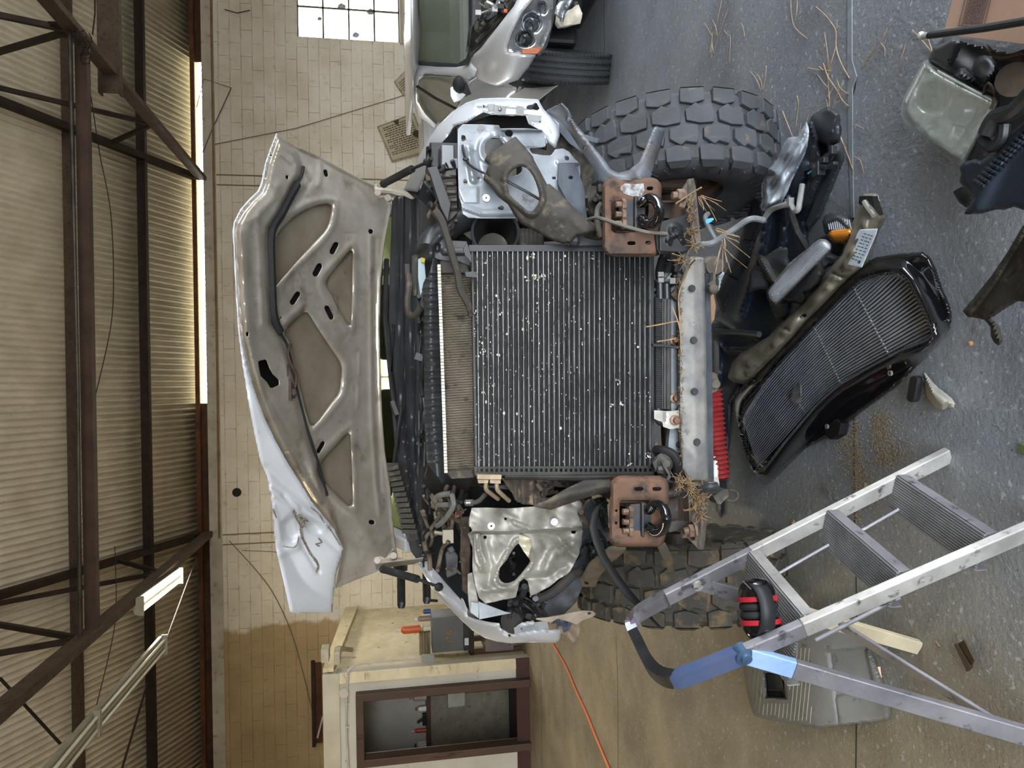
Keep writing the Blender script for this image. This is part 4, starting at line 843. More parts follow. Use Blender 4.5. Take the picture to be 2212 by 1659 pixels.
# ---- condenser ----
cd_=thing if 0 else None
CD=2.50
def Pc(x,y,D=CD): return P(x,y,D)
x0c,x1c,y0c,y1c=1018,1411,541,1026
b=MB().sheet([(x0c,y0c),(x1c,y0c-1),(x1c+1,y1c-18),(x0c+8,y1c-16)],CD+.012,.02); core=b.build('condenser',mat('fin_black','#1b1b1a','#2a2926',30,.6,.3,.002,220,'#6d6a63',.64,130),T,smooth=0,label='black air conditioning condenser speckled with dirt')
nt_=35; t1_=MB(); f_=MB(); rng2=random.Random(4)
for i in range(nt_):
    xx=1030+i*10.95; sh=8*(1-(i/nt_))*.6
    a=P(xx,y0c+1,CD); c=P(xx+4.0*(1-i/nt_),y1c-18,CD); t1_.bar(a,c,.018,.0027,up=(0,0,1))
    for o_ in (3.6,7.2):   # thin dark louvre strips between tubes
        a=P(xx+o_,y0c+1,CD+.006); c=P(xx+o_+4.0*(1-i/nt_),y1c-18,CD+.006); f_.bar(a,c,.010,.0016)
tb=t1_.build('condenser_tube',mat('worn_tube','#96989a','#5f6162',9,.45,.5,0,None,'#3a3b3b',.56,40),core,smooth=0)
f_.build('fin_strip',mat('fin_grey','#3a3a39','#2a2a29',20,.5,.3),core,smooth=0)
sp=MB()
for k in range(520):
    x=1025+rng2.random()**1.4*380; y=545+rng2.random()*455; 
    if x>1260 and rng2.random()<.5: continue
    s_=rng2.uniform(.0010,.0026)*(2.0 if rng2.random()<.10 else 1); c=P(x,y,CD-.011); sp.ell(c,(s_*rng2.uniform(.7,2.2),.0012,s_),5)
for cl in ((1150,598),(1160,600),(1140,602),(1172,598),(1148,552),(1280,557),(1043,760),(1063,833),(1135,690),(1335,825),(1345,873),(1323,875),(1400,985),(1360,1000)):
    for k in range(7): sp.ell(P(cl[0]+rng2.uniform(-6,6),cl[1]+rng2.uniform(-6,6),CD-.012),(rng2.uniform(.001,.005),.0015,rng2.uniform(.001,.004)),6)
o=sp.build('dirt_speck',mat('pale_dirt','#d6d3cb','#b39f86',80,.8),core,smooth=0); o['kind']='stuff'
b=MB().sheet(rr(1012,529,1318,543,3),CD-.01,.04); b.sheet([(1018,541),(1022,541),(1032,1028),(1027,1028)],CD-.004,.03)
b.build('condenser_frame',M_gplastic,core,smooth=0,bev=.002)
b=MB(); hh=[[(1027+i*10.7,1012),(1032.5+i*10.7,1012),(1033+i*10.7,1019),(1027.5+i*10.7,1019)] for i in range(36)]
b.sheet([(1024,1008),(1412,1006),(1414,1024),(1026,1027)],CD-.012,.008,holes=hh); b.tube([P(1090,1029,CD),P(1250,1031,CD),P(1412,1028,CD)],.012,8).sheet([(1026,1010),(1414,1008),(1414,1024),(1028,1026)],CD+.02,.01)
b.build('condenser_header',mat('dusty_header','#2c2b29','#3d3b37',12,.5,.3),core,smooth=0)
b=MB().sheet([(1405,545),(1413,545),(1413,1008),(1407,1008)],CD-.012,.02); b.build('side_plate',M_gplastic,core,smooth=0)
# ---- radiator behind ----
RD=2.60
b=MB().sheet([(947,585),(1016,590),(1026,1024),(963,1024)],RD+.02,.03); rad=b.build('radiator',mat('radiator_core','#332e27','#252019',20,.7,.2),T,smooth=0,label='tan finned radiator core standing behind the condenser')
f=MB(); n=122
for i in range(n):
    t=i/(n-1); ya=592+t*430; xa=948+t*15; f.bar(P(xa,ya,RD),P(1017+t*9,ya+3,RD),.014,.0026,up=(0,0,1) if 0 else (1,0,0))
f.build('fin',mat('dusty_fin','#9a8f7d','#6f6554',6,.6,.2,0,None,'#4a4236',.56,20),rad,smooth=0)
b=MB()
for i in range(64):
    t0=i/64;t1=(i+1)/64; b.bar(P(948+15*t0,572+450*t0,2.525),P(948+15*t1,572+450*t1-1,2.525),.012+.002*(i%2),.011)
b.build('crimped_edge',mat('pale_crimp','#cfccc0','#a8a494',20,.5,.3),rad,smooth=0)
tank=[(936,556),(945,560),(946,575),(962,1030),(955,1045),(935,1015),(922,1000),(918,900),(917,780),(917,650),(912,625),(918,605),(926,600)]
b=MB(); relief(b,tank,2.57,[('rib',[(905,y),(950,y)],-.01,2.2) for y in range(590,1010,15)]+[('rib',[(932,570),(930,700),(936,900),(946,1030)],-.03,12)],(),2.4)
b.build('radiator_tank',M_gplastic,rad,smooth=50,solid=-.004)
b=MB().sheet([(950,562),(1010,562),(1014,590),(953,590)],2.56,.03); b.build('mount_pad',M_dusty,rad,smooth=0,bev=.004)
MB().sheet([(962,1018),(1020,1015),(1026,1032),(975,1035)],2.55,.03).build('mount_pad',M_dusty,rad,smooth=0,bev=.004)
# top mounting brackets at right & hose hook
b=MB(); relief(b,[(920,560),(926,535),(938,515),(955,505),(975,520),(1008,522),(1010,548),(1018,560),(1016,575),(990,565),(950,562),(935,556)],2.55,[('pit',circ(945,535,9,12),.03,4),('rib',[(930,560),(932,530),(950,512)],-.014,4),('rib',[(960,545),(1005,545)],-.01,5)],(),2.4); b.build('radiator_mount',M_gplastic,T,smooth=45,solid=-.004)
b=MB().tube([P(*q) for q in ((941,458,2.5),(955,480,2.48),(965,510,2.46),(975,545,2.45),(988,590,2.44),(995,625,2.44),(1010,655,2.44),(1016,680,2.46))],[.016,.014,.012,.013,.012,.014,.012,.008],8,sub=5); b.build('hose',M_dusty,T)
b=MB(); relief(b,[(1000,538),(1008,522),(1014,540),(1020,560),(1018,568),(1004,552)],2.46,[],(),2.5); b.sheet([(1006,590),(1020,588),(1030,592),(1028,598),(1008,596)],2.45,.012); b.build('support_tab',M_gplastic,T,smooth=30,solid=-.004)
hpart([(903,560),(912,555),(916,552),(920,600),(915,625),(908,640),(903,600)],2.9,'fluid_reservoir',mat('pale_blue_tank','#9fb3b8',rough=.4),.08)
hpart([(909,556),(919,556),(918,568),(910,567)],2.885,'warning_label',mat('yellow_label','#b9a52f',rough=.5),.004)
b=MB().tube([P(*q) for q in ((882,595,2.9),(884,620,2.85),(880,655,2.8),(884,678,2.8),(895,682,2.78),(912,662,2.75),(916,658,2.72))],.013,8,sub=5).sheet([(874,570),(884,570),(886,600),(876,600)],2.95,.04); b.build('oil_tube',M_dusty,T)
hpart([(890,552),(900,550),(902,560),(900,640),(892,640),(889,600)],2.92,'reservoir_strap',M_dusty,.03)
# air box and duct on the right
ab=[(946,374),(985,366),(988,460),(970,478),(955,470),(948,430)]
b=MB(); relief(b,ab,2.85,[('rib',[(945,y),(990,y-4)],-.02,4) for y in (382,400,418,436,452)],(),2.5); b.build('air_filter_box',mat('brown_grey_plastic','#5b5650','#45413d',8,.6,0,.001,50),T,smooth=50,solid=-.004)
b=MB().sheet([(922,362),(945,358),(950,372),(975,440),(968,480),(952,450),(930,380)],2.8,.05); b.build('air_box_lid',M_gplastic,T,smooth=0,bev=.003)
c=P(1070,502,2.70); ax=Vector((.0,-1,.12)); b=MB().lathe([(.066,-.32),(.078,-.06),(.083,0),(.088,.004),(.088,-.004),(.082,-.07)],c,ax,32); b.build('air_duct',mat('duct_grey','#3a3e43','#2e3236',7,.4,0,.0005,50,'#57524a',.64,18),T,solid=-.003,label='round grey plastic air intake duct')
b=MB().tube([P(*q) for q in ((1020,470,2.95),(990,480,2.92),(960,500,2.9),(935,520,2.88),(925,545,2.85))],.05,12,sub=4); b.build('air_hose',M_gplastic,T)
c=P(1145,524,2.75); b=MB()
for k in range(6): b.tube([P(1122+k*9,500,2.8),P(1122+k*9,515,2.74),P(1122+k*9,545,2.72)],.014,8)
b.build('ribbed_hose',M_dusty,T)
b=MB().sheet([(1228,512),(1236,506),(1262,504),(1264,514),(1290,520),(1304,518),(1304,530),(1232,532)],2.46,.02).ell(P(1240,520,2.44),(.022,.02,.022),10); b.build('wiring_plug',M_gplastic,T,smooth=0,bev=.003)
MB().tube([P(*q) for q in ((1268,475,2.4),(1285,470,2.35),(1305,474,2.28),(1330,482,2.25),(1360,492,2.23),(1400,502,2.22),(1440,505,2.24))],.006,6,sub=5).tube([P(*q) for q in ((1300,440,2.38),(1291,455,2.38),(1291,485,2.38),(1300,512,2.38))],.010,8,sub=5).build('wiring_loom',mat('dusty_cable','#6f6a62','#55514a',20,.7),T)
# battery and odds in right bay (between fender & panel)
b=MB().box(P(965,345,2.95),(.10,.12,.14)); b.build('battery',M_blk,T,smooth=0,bev=.006)
b=MB().box(P(966,334,2.88),(.06,.05,.05)).box(P(972,355,2.87),(.04,.03,.07)); b.build('battery_terminal',mat('pale_lead','#74777b',rough=.4,metal=.4),T,smooth=0,bev=.004)
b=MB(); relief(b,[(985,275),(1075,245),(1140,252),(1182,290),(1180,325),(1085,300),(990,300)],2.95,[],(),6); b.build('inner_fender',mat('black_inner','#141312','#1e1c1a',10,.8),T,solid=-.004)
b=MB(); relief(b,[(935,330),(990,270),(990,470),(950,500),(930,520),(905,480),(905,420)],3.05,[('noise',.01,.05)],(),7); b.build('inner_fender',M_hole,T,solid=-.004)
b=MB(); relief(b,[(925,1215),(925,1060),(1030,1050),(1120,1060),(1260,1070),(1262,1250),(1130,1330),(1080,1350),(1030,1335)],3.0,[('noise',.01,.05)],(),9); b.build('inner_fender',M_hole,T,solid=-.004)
b=MB(); relief(b,[(905,430),(1020,520),(1025,1035),(925,1215),(905,1100)],3.0,[('noise',.012,.06)],(),9); b.build('bay_shade_sheet',mat('bay_shade_dark','#191714','#262320',12,.8,0,.003,40),T,solid=-.004)  # added dark sheet, stands in for the shade deep in the bay
# random hoses and looms for the engine bay clutter
clm=[M_blk,M_rub,M_dusty,M_gplastic,mat('grey_grime','#5b574f','#3b3833',16,.7,.2,.002,60),mat('tan_grime','#6f6352','#4a4136',16,.8,0,.002,60)]
for (xa,xb,ya,yb,D,n,rmax) in ((915,1010,1050,1240,2.82,34,.010),(905,925,640,1030,2.85,18,.009),(925,985,320,520,2.86,20,.010),(1100,1180,1262,1335,2.72,22,.013),(1040,1110,1185,1260,2.85,10,.014),(1405,1470,545,640,2.5,10,.010),(1400,1465,960,1035,2.5,12,.011),(1225,1300,500,530,2.5,8,.010),(1150,1300,1030,1090,2.62,14,.011),(1255,1310,1080,1250,2.62,16,.012),(1265,1310,395,510,2.8,10,.012)):
    for mi in range(3):
        b=MB()
        for k in range(max(2,n//3)):
            x=random.uniform(xa,xb);y=random.uniform(ya,yb); pts=[]
            dx=random.uniform(-1,1)*(xb-xa)*.3;dy=random.uniform(-1,1)*(yb-ya)*.22
            for q in range(4): pts.append(P(min(max(x+dx*(q-1.5)/1.5+random.uniform(-6,6),xa),xb),min(max(y+dy*(q-1.5)/1.5+random.uniform(-8,8),ya),yb),D+random.uniform(-.05,.08)))
            b.tube(pts,random.uniform(.003,rmax),7,sub=4)
            if random.random()<.25: b.box(pts[1],(random.uniform(.012,.035),.02,random.uniform(.01,.03)),Matrix.Rotation(random.uniform(0,3),3,'Y'))
        b.build('hose',random.choice(clm),T)
# wheel-side black cylinder cluster at lower left
b=MB().cyl(P(1105,1345,2.75),P(1130,1318,2.85),.045,16).cyl(P(1150,1330,2.8),P(1185,1305,2.9),.05,16); b.tube([P(*q) for q in ((1165,1292,2.7),(1190,1282,2.68),(1215,1262,2.66),(1240,1240,2.66),(1262,1232,2.62))],.018,10,sub=5); b.build('horn',mat('grey_rubber','#3a3633','#2b2826',14,.8,0,.002,50),T)
# ---- rusty bumper mounts, tow hooks ----
def ringmount(outer,hole,D,slots,lab,extra=()):
    b=MB(); relief(b,outer,D,[('rib',[(x,y) for x,y in hole]+[hole[0]],.006,4),('noise',.0012,.1)]+list(extra),[hole]+slots,2.6,edge=.022,ew=6)
    return b.build('bumper_mount',M_orust,T,smooth=50,solid=-.006,label=lab)
ringmount(rr(1304,387,1426,552,20,5),[(1320,436),(1326,433),(1392,432),(1400,440),(1398,500),(1390,503),(1326,504),(1320,500)],2.28,[slot(1403,408,17,8,0),slot(1363,526,19,8,0),slot(1399,525,14,8,0),circ(1361,410,3,3,6)],'rusty right bumper mounting plate with a square window')
ringmount([(1321,1050),(1323,1040),(1332,1032),(1345,1030),(1425,1031),(1438,1038),(1442,1050),(1442,1080),(1436,1155),(1430,1172),(1420,1178),(1335,1178),(1324,1174),(1316,1163),(1318,1150)],[(1336,1082),(1342,1079),(1400,1078),(1408,1086),(1402,1140),(1392,1145),(1345,1146),(1336,1140)],2.28,[slot(1379,1056,20,8,0),slot(1418,1056,20,8,0),circ(1330,1103,2.5,6,8),circ(1330,1129,2.5,6,8)],'rusty left bumper mounting plate with a square window')
# dirt-free worn steel patch
b=MB().sheet([(1342,402),(1350,396),(1372,398),(1390,396),(1392,412),(1385,424),(1365,424),(1348,418),(1340,410)],2.272,.003); b.build('worn_patch',mat('worn_steel','#b9bcc0','#6f675f',60,.35,.7,.001,80),T,smooth=0)
for (px_,y0,y1,cy_) in ((1355,437,502,470),(1370,1082,1142,1112)):
    b=MB()
    b.sheet([(1322,y0-8),(1470,y0-2),(1470,y1+2),(1322,y1+8)],2.62,.02)
    for yy in (y0,y1):
        a=P(1330,yy,2.30); c=P(1460,yy,2.30); e=P(1460,yy,2.62); d=P(1330,yy,2.62); b.poly([a,c,e,d],(.006 if yy<800 else -.006,0,0))
    b.build('frame_horn',mat('horn_brown','#33241c','#4c382d',10,.8,.1,.001,50),T,smooth=0)
def towhook(cx,cy,rx,ry,D,tilt):
    b=MB(); pts=[]
    for k in range(21):
        a=R(-140+280*k/20) ; x=cx+rx*cos(a)*1; y=cy+ry*sin(a)
        pts.append(P(x,y,D+.03*abs(sin(a))-.03*cos(a)+tilt*sin(a)))
    b.tube([P(cx-rx*1.3,cy-ry*.66,D+.1)]+pts+[P(cx-rx*1.3,cy+ry*.66,D+.1)],.0165,12,sub=3)
    b.build('tow_hook',mat('black_enamel','#0c0d0f','#15161a',10,.18,0,coat=.8),T)
    g=MB(); g.sheet([(cx-58,cy-30),(cx-22,cy-34),(cx-10,cy-12),(cx-10,cy+22),(cx-20,cy+40),(cx-56,cy+36)],D+.08,.05)
    g.sheet([(cx-32,cy-34),(cx-26,cy-34),(cx-26,cy+42),(cx-32,cy+40)],D+.06,.03); g.build('hook_bracket',mat('steel_blue_grime','#343a42','#4a4541',12,.5,.3,.001,60),T,smooth=0,bev=.004)
    g=MB()
    for yy in (-16,8,30):
        a=P(cx-74,cy+yy*.9,D+.07); c=P(cx-52,cy+yy*.9,D+.07); g.cyl(a,c,.010,8); g.cyl(P(cx-62,cy+yy*.9,D+.07),P(cx-54,cy+yy*.9,D+.07),.019,6)
    g.build('bolt',mat('rusty_bolt','#8b7464','#5f4c40',30,.6,.4),T,smooth=0)
towhook(1404,456,21,28,2.2,.0); towhook(1419,1120,20,30,2.2,.0)
hpart([(1416,505),(1424,500),(1466,478),(1472,480),(1474,505),(1490,520),(1486,545),(1475,548),(1470,540),(1425,548),(1420,538)],2.26,'sensor_box',M_blk,.05,holes=[circ(1458,507,3,4,8)])
b=MB(); relief(b,[(1428,480),(1484,462),(1490,500),(1498,515),(1490,540),(1470,545),(1424,542),(1424,500)],2.25,[('rib',circ(1458,498,10,10,12),-.008,4),('rib',[(1440,520),(1462,505),(1475,525)],-.008,3),('rib',[(1446,528),(1450,512)],-.008,2)],(),2.5); b.build('sensor_bracket',M_blk,T,solid=-.004)
# lower angle plates with grass
rp_=[(1484,392),(1496,386),(1502,409),(1510,495),(1513,520),(1500,540),(1493,520),(1490,480),(1483,440),(1466,424),(1466,418)]
b=MB(); relief(b,rp_,2.25,[('rib',[(1490,392),(1498,500)],-.01,4)],(),2.5); b.build('lower_bracket',mat('dirty_steel','#6a6259','#4b433b',14,.7,.2,.002,60),T,solid=-.006)
b=MB().cyl(P(1452,422,2.22),P(1470,422,2.22),.012,8).cyl(P(1462,422,2.22),P(1478,422,2.22),.02,6).cyl(P(1466,440,2.24),P(1478,444,2.24),.014,8); b.build('bolt',mat('rusty_bolt','#9b7a63'),T,smooth=0)
lp_=[(1495,1075),(1510,1066),(1528,1064),(1527,1106),(1522,1150),(1518,1186),(1505,1184),(1482,1160),(1488,1148),(1492,1120),(1491,1095)]
b=MB(); relief(b,lp_,2.25,[('rib',[(1520,1070),(1513,1180)],-.01,4),('noise',.002,.1)],(),2.5); b.build('lower_bracket',mat('dirty_steel','#6a6259'),T,solid=-.006)
b=MB().cyl(P(1476,1148,2.22),P(1492,1146,2.22),.012,8).cyl(P(1486,1147,2.22),P(1500,1146,2.22),.022,6).cyl(P(1472,1156,2.24),P(1490,1155,2.24),.010,8).lathe([(0,0),(.03,0),(.03,.008)],P(1500,1147,2.22),(0,0,1),12); b.build('bolt',mat('rusty_bolt','#9b7a63'),T,smooth=0)
# curved shield under left mount & brackets behind
b=MB(); relief(b,[(1442,1130),(1460,1124),(1485,1126),(1500,1130),(1480,1136),(1462,1146),(1444,1150)],2.3,[],(),3); b.sheet([(1442,1082),(1462,1080),(1464,1130),(1442,1130)],2.36,.02).sheet([(1420,430),(1445,440),(1446,470),(1420,470)],2.36,.02); b.build('splash_shield',M_dusty,T,solid=-.004)
# forged braces to the wheel wells
b=MB(); relief(b,[(1190,240),(1214,222),(1228,236),(1248,278),(1274,310),(1302,345),(1318,369),(1335,377),(1359,371),(1381,351),(1394,323),(1407,288),(1414,274),(1433,282),(1424,315),(1411,354),(1402,388),(1307,397),(1263,332),(1233,284),(1215,262)],[(1200,235,2.7),(1230,270,2.62),(1307,390,2.34),(1400,385,2.32),(1360,380,2.3),(1425,280,2.45)],[('rib',[(1215,245),(1262,315),(1318,378),(1360,382)],-.014,9),('rib',[(1424,282),(1400,350),(1385,380)],-.014,8),('noise',.001,.1)],[circ(1265,319,4,4,8),circ(1231,256,6,6,8)],2.6,edge=.015,ew=5)
b.build('wheel_well_brace',mat('blue_grey_steel','#6c747e','#5a5450',7,.5,.3,.0008,50,'#3c3733',.6,16),T,solid=-.006,label='blue-grey forged brace reaching into the right wheel well')
b=MB(); relief(b,[(1353,1180),(1318,1180),(1275,1213),(1254,1250),(1259,1265),(1285,1265),(1296,1241),(1318,1213),(1348,1189)],[(1353,1180,2.34),(1318,1180,2.36),(1254,1250,2.62),(1285,1265,2.62)],[('rib',[(1335,1183),(1296,1215),(1268,1255)],-.014,7)],[circ(1267,1257,5,5,8),circ(1297,1215,3,3,6)],2.6,edge=.012,ew=5)
relief(b,[(1419,1178),(1435,1170),(1452,1206),(1454,1232),(1445,1236),(1433,1206)],[(1419,1178,2.32),(1435,1170,2.32),(1454,1232,2.42)],[('rib',[(1427,1178),(1450,1232)],-.01,6)],[circ(1447,1204,3,4,6)],2.6)
b.build('wheel_well_brace',mat('muddy_steel','#6f6454','#514a42',10,.7,.2,.0015,50,'#8f7350',.6,18),T,solid=-.006,label='muddy left brace')
b=MB(); relief(b,[(1180,238),(1214,222),(1222,240),(1262,290),(1295,300),(1290,310),(1258,300),(1240,300),(1300,340),(1290,352),(1230,310),(1190,262)],2.8,[('noise',.004,.1)],(),3); b.build('torn_liner',mat('blue_grey_shield','#565d66'),T,solid=-.003)
b=MB(); relief(b,[(1210,250),(1250,300),(1310,395),(1310,470),(1290,480),(1265,440),(1255,380),(1230,330),(1200,310)],2.85,[('noise',.006,.12)],(),3.5); b.build('torn_liner',M_dusty,T,solid=-.003)
b=MB(); relief(b,[(1236,1090),(1310,1070),(1316,1165),(1268,1240),(1245,1300),(1215,1330),(1160,1340),(1190,1280),(1255,1200)],2.8,[('noise',.008,.1)],(),3.5); b.build('torn_liner',mat('grey_blue_shield2','#4b5058','#33302d',12,.7,0,.002,40,'#6b6255',.6,20),T,solid=-.003)
b=MB(); A=[]
for x,y,D in ((1300,1082,2.5),(1286,1105,2.42),(1281,1135,2.38),(1290,1170,2.36),(1305,1205,2.36),(1330,1245,2.36),(1360,1285,2.36),(1390,1315,2.37),(1410,1338,2.38),(1428,1356,2.4)): 
    w=7 if y<1300 else max(1,7*(1356-y)/60); A.append([P(x-w,y+w*.6,D),P(x+w,y-w*.6,D+.02)])
b.grid(np.array(A)); b.build('rubber_strip',M_rub,T,solid=-.004,label='black rubber strip hanging in front of the left tire')
# ---- lower crossmember ----
cmo=[(1492,556),(1519,558),(1524,600),(1530,711),(1535,921),(1540,1039),(1489,1040),(1472,1012),(1467,900),(1466,650),(1465,622)]
b=MB(); relief(b,cmo,2.42,[('fn',lambda X,Y: .0016*np.abs(X-(1497+.01*(Y-560)))**1.15*.2 + .05*sst((X-(1516+.018*(Y-600)))/10)),('rib',[(1470,740),(1500,760),(1520,750)],.004,12),('rib',[(1470,830),(1522,840)],-.005,14),('rib',[(1475,960),(1515,990)],-.006,12),('noise',.003,.045)],[circ(1472,661,2,n=6),circ(1475,726,2,n=6),circ(1479,790,2,n=6),circ(1480,855,2,n=6),circ(1481,921,2,n=6)],2.8,edge=.02,ew=4)
cm=b.build('crossmember',mat('pale_dusty_beam','#96928a','#6f6f70',9,.6,.15,.001,50,'#4b4947',.60,16),T,smooth=50,solid=-.004,label='pale dusty lower crossmember')
for x,y in ((1495,623),(1499,735),(1501,846),(1506,955)): MB().lathe([(0,.003),(.012,.003),(.013,0)],P(x,y,2.405),(0,-1,0),14).build('plug',M_gplastic,cm)
MB().sheet([(1524,590),(1534,592),(1538,760),(1542,1035),(1530,1035),(1526,760)],2.45,.08).build('lower_edge',mat('dark_blue_steel','#2e333a','#4a4d52',10,.6,.3,.001,60),cm,smooth=0)
b=MB().sheet([(1450,622),(1467,610),(1470,1000),(1462,1020),(1440,1010),(1444,960),(1450,900)],2.5,.03); b.build('cooler_rail',mat('pale_rail','#a3a7ab','#7c7f82',10,.45,.4,.001,50,'#6a5038',.66,14),T,smooth=0,bev=.004)
b=MB().sheet([(1416,642),(1431,643),(1430,885),(1417,885)],2.47,.03); b.build('oil_cooler',mat('cooler_black','#161616','#242423',30,.6),T,smooth=0)
b=MB()
for k in range(60): b.bar(P(1417,645+k*4,2.465),P(1430,645+k*4,2.465),.0022,.006)
b.build('cooler_fin',M_gplastic,T,smooth=0)
b=MB().sheet([(1431,644),(1450,646),(1449,885),(1430,885)],2.46,.03); b.bar(P(1437,646,2.452),P(1436,884,2.452),.004,.008).bar(P(1444,646,2.452),P(1443,884,2.452),.004,.008); b.build('cooler_tank',mat('cooler_side','#3d3d3b','#54534f',14,.5,.3),T,smooth=0,bev=.003)
b=MB().tube([P(*q) for q in ((1430,560,2.5),(1424,585,2.47),(1424,600,2.46))],.014,10,sub=4).tube([P(*q) for q in ((1448,560,2.5),(1440,585,2.47),(1437,600,2.46))],.014,10,sub=4); b.build('hose',M_rub,T)
b=MB().tube([P(1425,610,2.46),P(1426,645,2.47)],.012,10).tube([P(1439,612,2.46),P(1440,645,2.47)],.012,10); b.build('cooler_pipe',mat('pipe_grey','#4b4e52',rough=.35,metal=.6),T)
b=MB().lathe([(.013,-.01),(.018,-.01),(.018,.01),(.013,.01)],P(1425,598,2.46),(0,0,1),14).lathe([(.013,-.01),(.018,-.01),(.018,.01),(.013,.01)],P(1438,600,2.46),(0,0,1),14).box(P(1427,594,2.44),(.02,.01,.02)).bar(P(1438,602,2.44),P(1450,590,2.43),.006,.006).box(P(1452,607,2.44),(.02,.012,.02)).box(P(1427,604,2.44),(.02,.01,.02)); b.build('hose_clamp',M_alu,T,smooth=0)
b=MB().tube([P(*q) for q in ((1455,575,2.55),(1462,600,2.53),(1455,625,2.53),(1448,632,2.55))],.026,10,sub=4); b.build('ribbed_hose',M_rub,T)
b=MB().sheet([(1410,742),(1470,748),(1472,754),(1430,748),(1412,748)],2.42,.02); b.build('thin_bracket',M_gplastic,T,smooth=0)
b=MB(); relief(b,[(1412,886),(1445,888),(1466,886),(1467,925),(1446,927),(1432,922),(1430,912),(1412,905)],2.44,[('pit',circ(1435,900,6,14),.01,4)],(),2.5); b.build('cooler_bracket',mat('pale_alu','#c0bdb6','#9b978e',12,.45,.3,.001,60),T,solid=-.004)
for x,y,D in ((1458,908,2.43),(1457,860,2.49),(1456,735,2.49)): MB().lathe([(0,.02),(.010,.02),(.010,.006),(.018,.004),(.018,0)],P(x,y,D),(0,-1,0),12).build('bolt',mat('brown_bolt','#6d4f3d','#8d7563',40,.5,.5),T)
MB().tube([P(1421,885,2.46),P(1422,905,2.45),P(1428,912,2.46),P(1438,905,2.47)],.014,10,sub=3).build('cooler_pipe',mat('pipe_grey','#4b4e52'),T)
b=MB().tube([P(*q) for q in ((1412,973,2.5),(1430,972,2.46),(1452,980,2.44),(1463,1000,2.44),(1462,1020,2.46),(1452,1030,2.5))],.016,10,sub=5); b.build('corrugated_loom',M_rub,T)
b=MB().lathe([(0,.03),(.012,.03),(.03,.01),(.036,0)],P(1434,1000,2.45),(0,-1,0),18).sheet([(1410,1000),(1425,985),(1434,984),(1426,1006),(1416,1016)],2.44,.02).sheet([(1428,996),(1434,1000),(1446,1020),(1450,1030),(1444,1038),(1440,1036),(1444,1026),(1434,1010)],2.4,.01).ell(P(1428,1014,2.44),(.02,.02,.02),8); b.build('horn',mat('horn_metal','#4c4a47','#6b6862',20,.5,.4,.001,60),T,smooth=30)
# hanging cable loops below
b=MB().tube([P(*q) for q in ((1496,523,2.24),(1515,528,2.22),(1538,525,2.2),(1560,512,2.2),(1590,492,2.18),(1610,478,2.16),(1628,472,2.15),(1650,476,2.15))],.010,8,sub=5)
b.tube([P(*q) for q in ((1548,520,2.2),(1536,500,2.2),(1526,480,2.21),(1524,468,2.21),(1530,462,2.22))],.008,8,sub=5); b.build('washer_hose',mat('grey_hose','#6d7072','#5a5b5a',14,.5),T)
hpart([(1524,476),(1530,472),(1541,470),(1543,474),(1536,480),(1526,484)],2.2,'hose_clip',mat('sky_blue','#5aa7d6',rough=.4),.012)
b=MB().tube([P(*q) for q in ((1442,1068,2.3),(1470,1064,2.28),(1500,1060,2.24),(1530,1053,2.2),(1548,1050,2.2))],.013,8,sub=4); b.build('corrugated_loom',M_gplastic,T)
b=MB().sheet([(1541,1072),(1566,1056),(1574,1058),(1574,1072),(1556,1090),(1549,1088)],2.2,.05).tube([P(*q) for q in ((1574,1058,2.2),(1590,1062,2.2),(1594,1072,2.2),(1585,1082,2.2),(1570,1080,2.2))],.004,6,sub=4); b.build('wiring_plug',M_dusty,T,smooth=0)
# steering gear: red bellows and white rod
b=MB(); n=19; prof=[]
for k in range(n):
    t=k/(n-1); rr0=.056-.020*t; prof+= [(rr0,t*.34),(rr0-.012,t*.34+.009)]
a=P(1536,842,2.72); b.lathe([(0,0)]+prof+[(0,.35)],P(1530,845,2.72),(P(1546,952,2.72)-P(1530,845,2.72)),24); b.build('steering_boot',mat('red_rubber','#8e2c2c','#762325',14,.4,0,.0005,40),T,label='red pleated rubber boot')
b=MB().tube([P(1545,948,2.72),P(1544,1030,2.7),P(1542,1046,2.68)],[.014,.014,.022],10); b.build('tie_rod',mat('white_rod','#d8d6cf','#b3b0a8',20,.4,.1),T)
b=MB().sheet([(1536,802),(1548,806),(1556,828),(1550,846),(1538,850)],2.62,.05).cyl(P(1546,830,2.6),P(1546,830,2.66),.018,12); b.build('steering_knuckle',mat('dirty_steel','#6a6259'),T,smooth=0,bev=.004)
b=MB().ell(P(1536,576,2.5),(.04,.04,.05),10).cyl(P(1544,575,2.45),P(1544,577,2.5),.03,12).sheet([(1541,588),(1546,588),(1545,612),(1550,622),(1546,634),(1536,632),(1532,614),(1540,606)],2.4,.02).ell(P(1542,624,2.39),(.018,.012,.018),10); b.build('sway_link',mat('dirty_steel','#6a6259'),T,smooth=0)
b=MB(); relief(b,[(1532,640),(1540,636),(1545,660),(1542,690),(1535,700)],2.6,[],(),3); b.build('rust_plate',mat('tan_rust','#8a6a4e',rough=.7),T,solid=-.006)
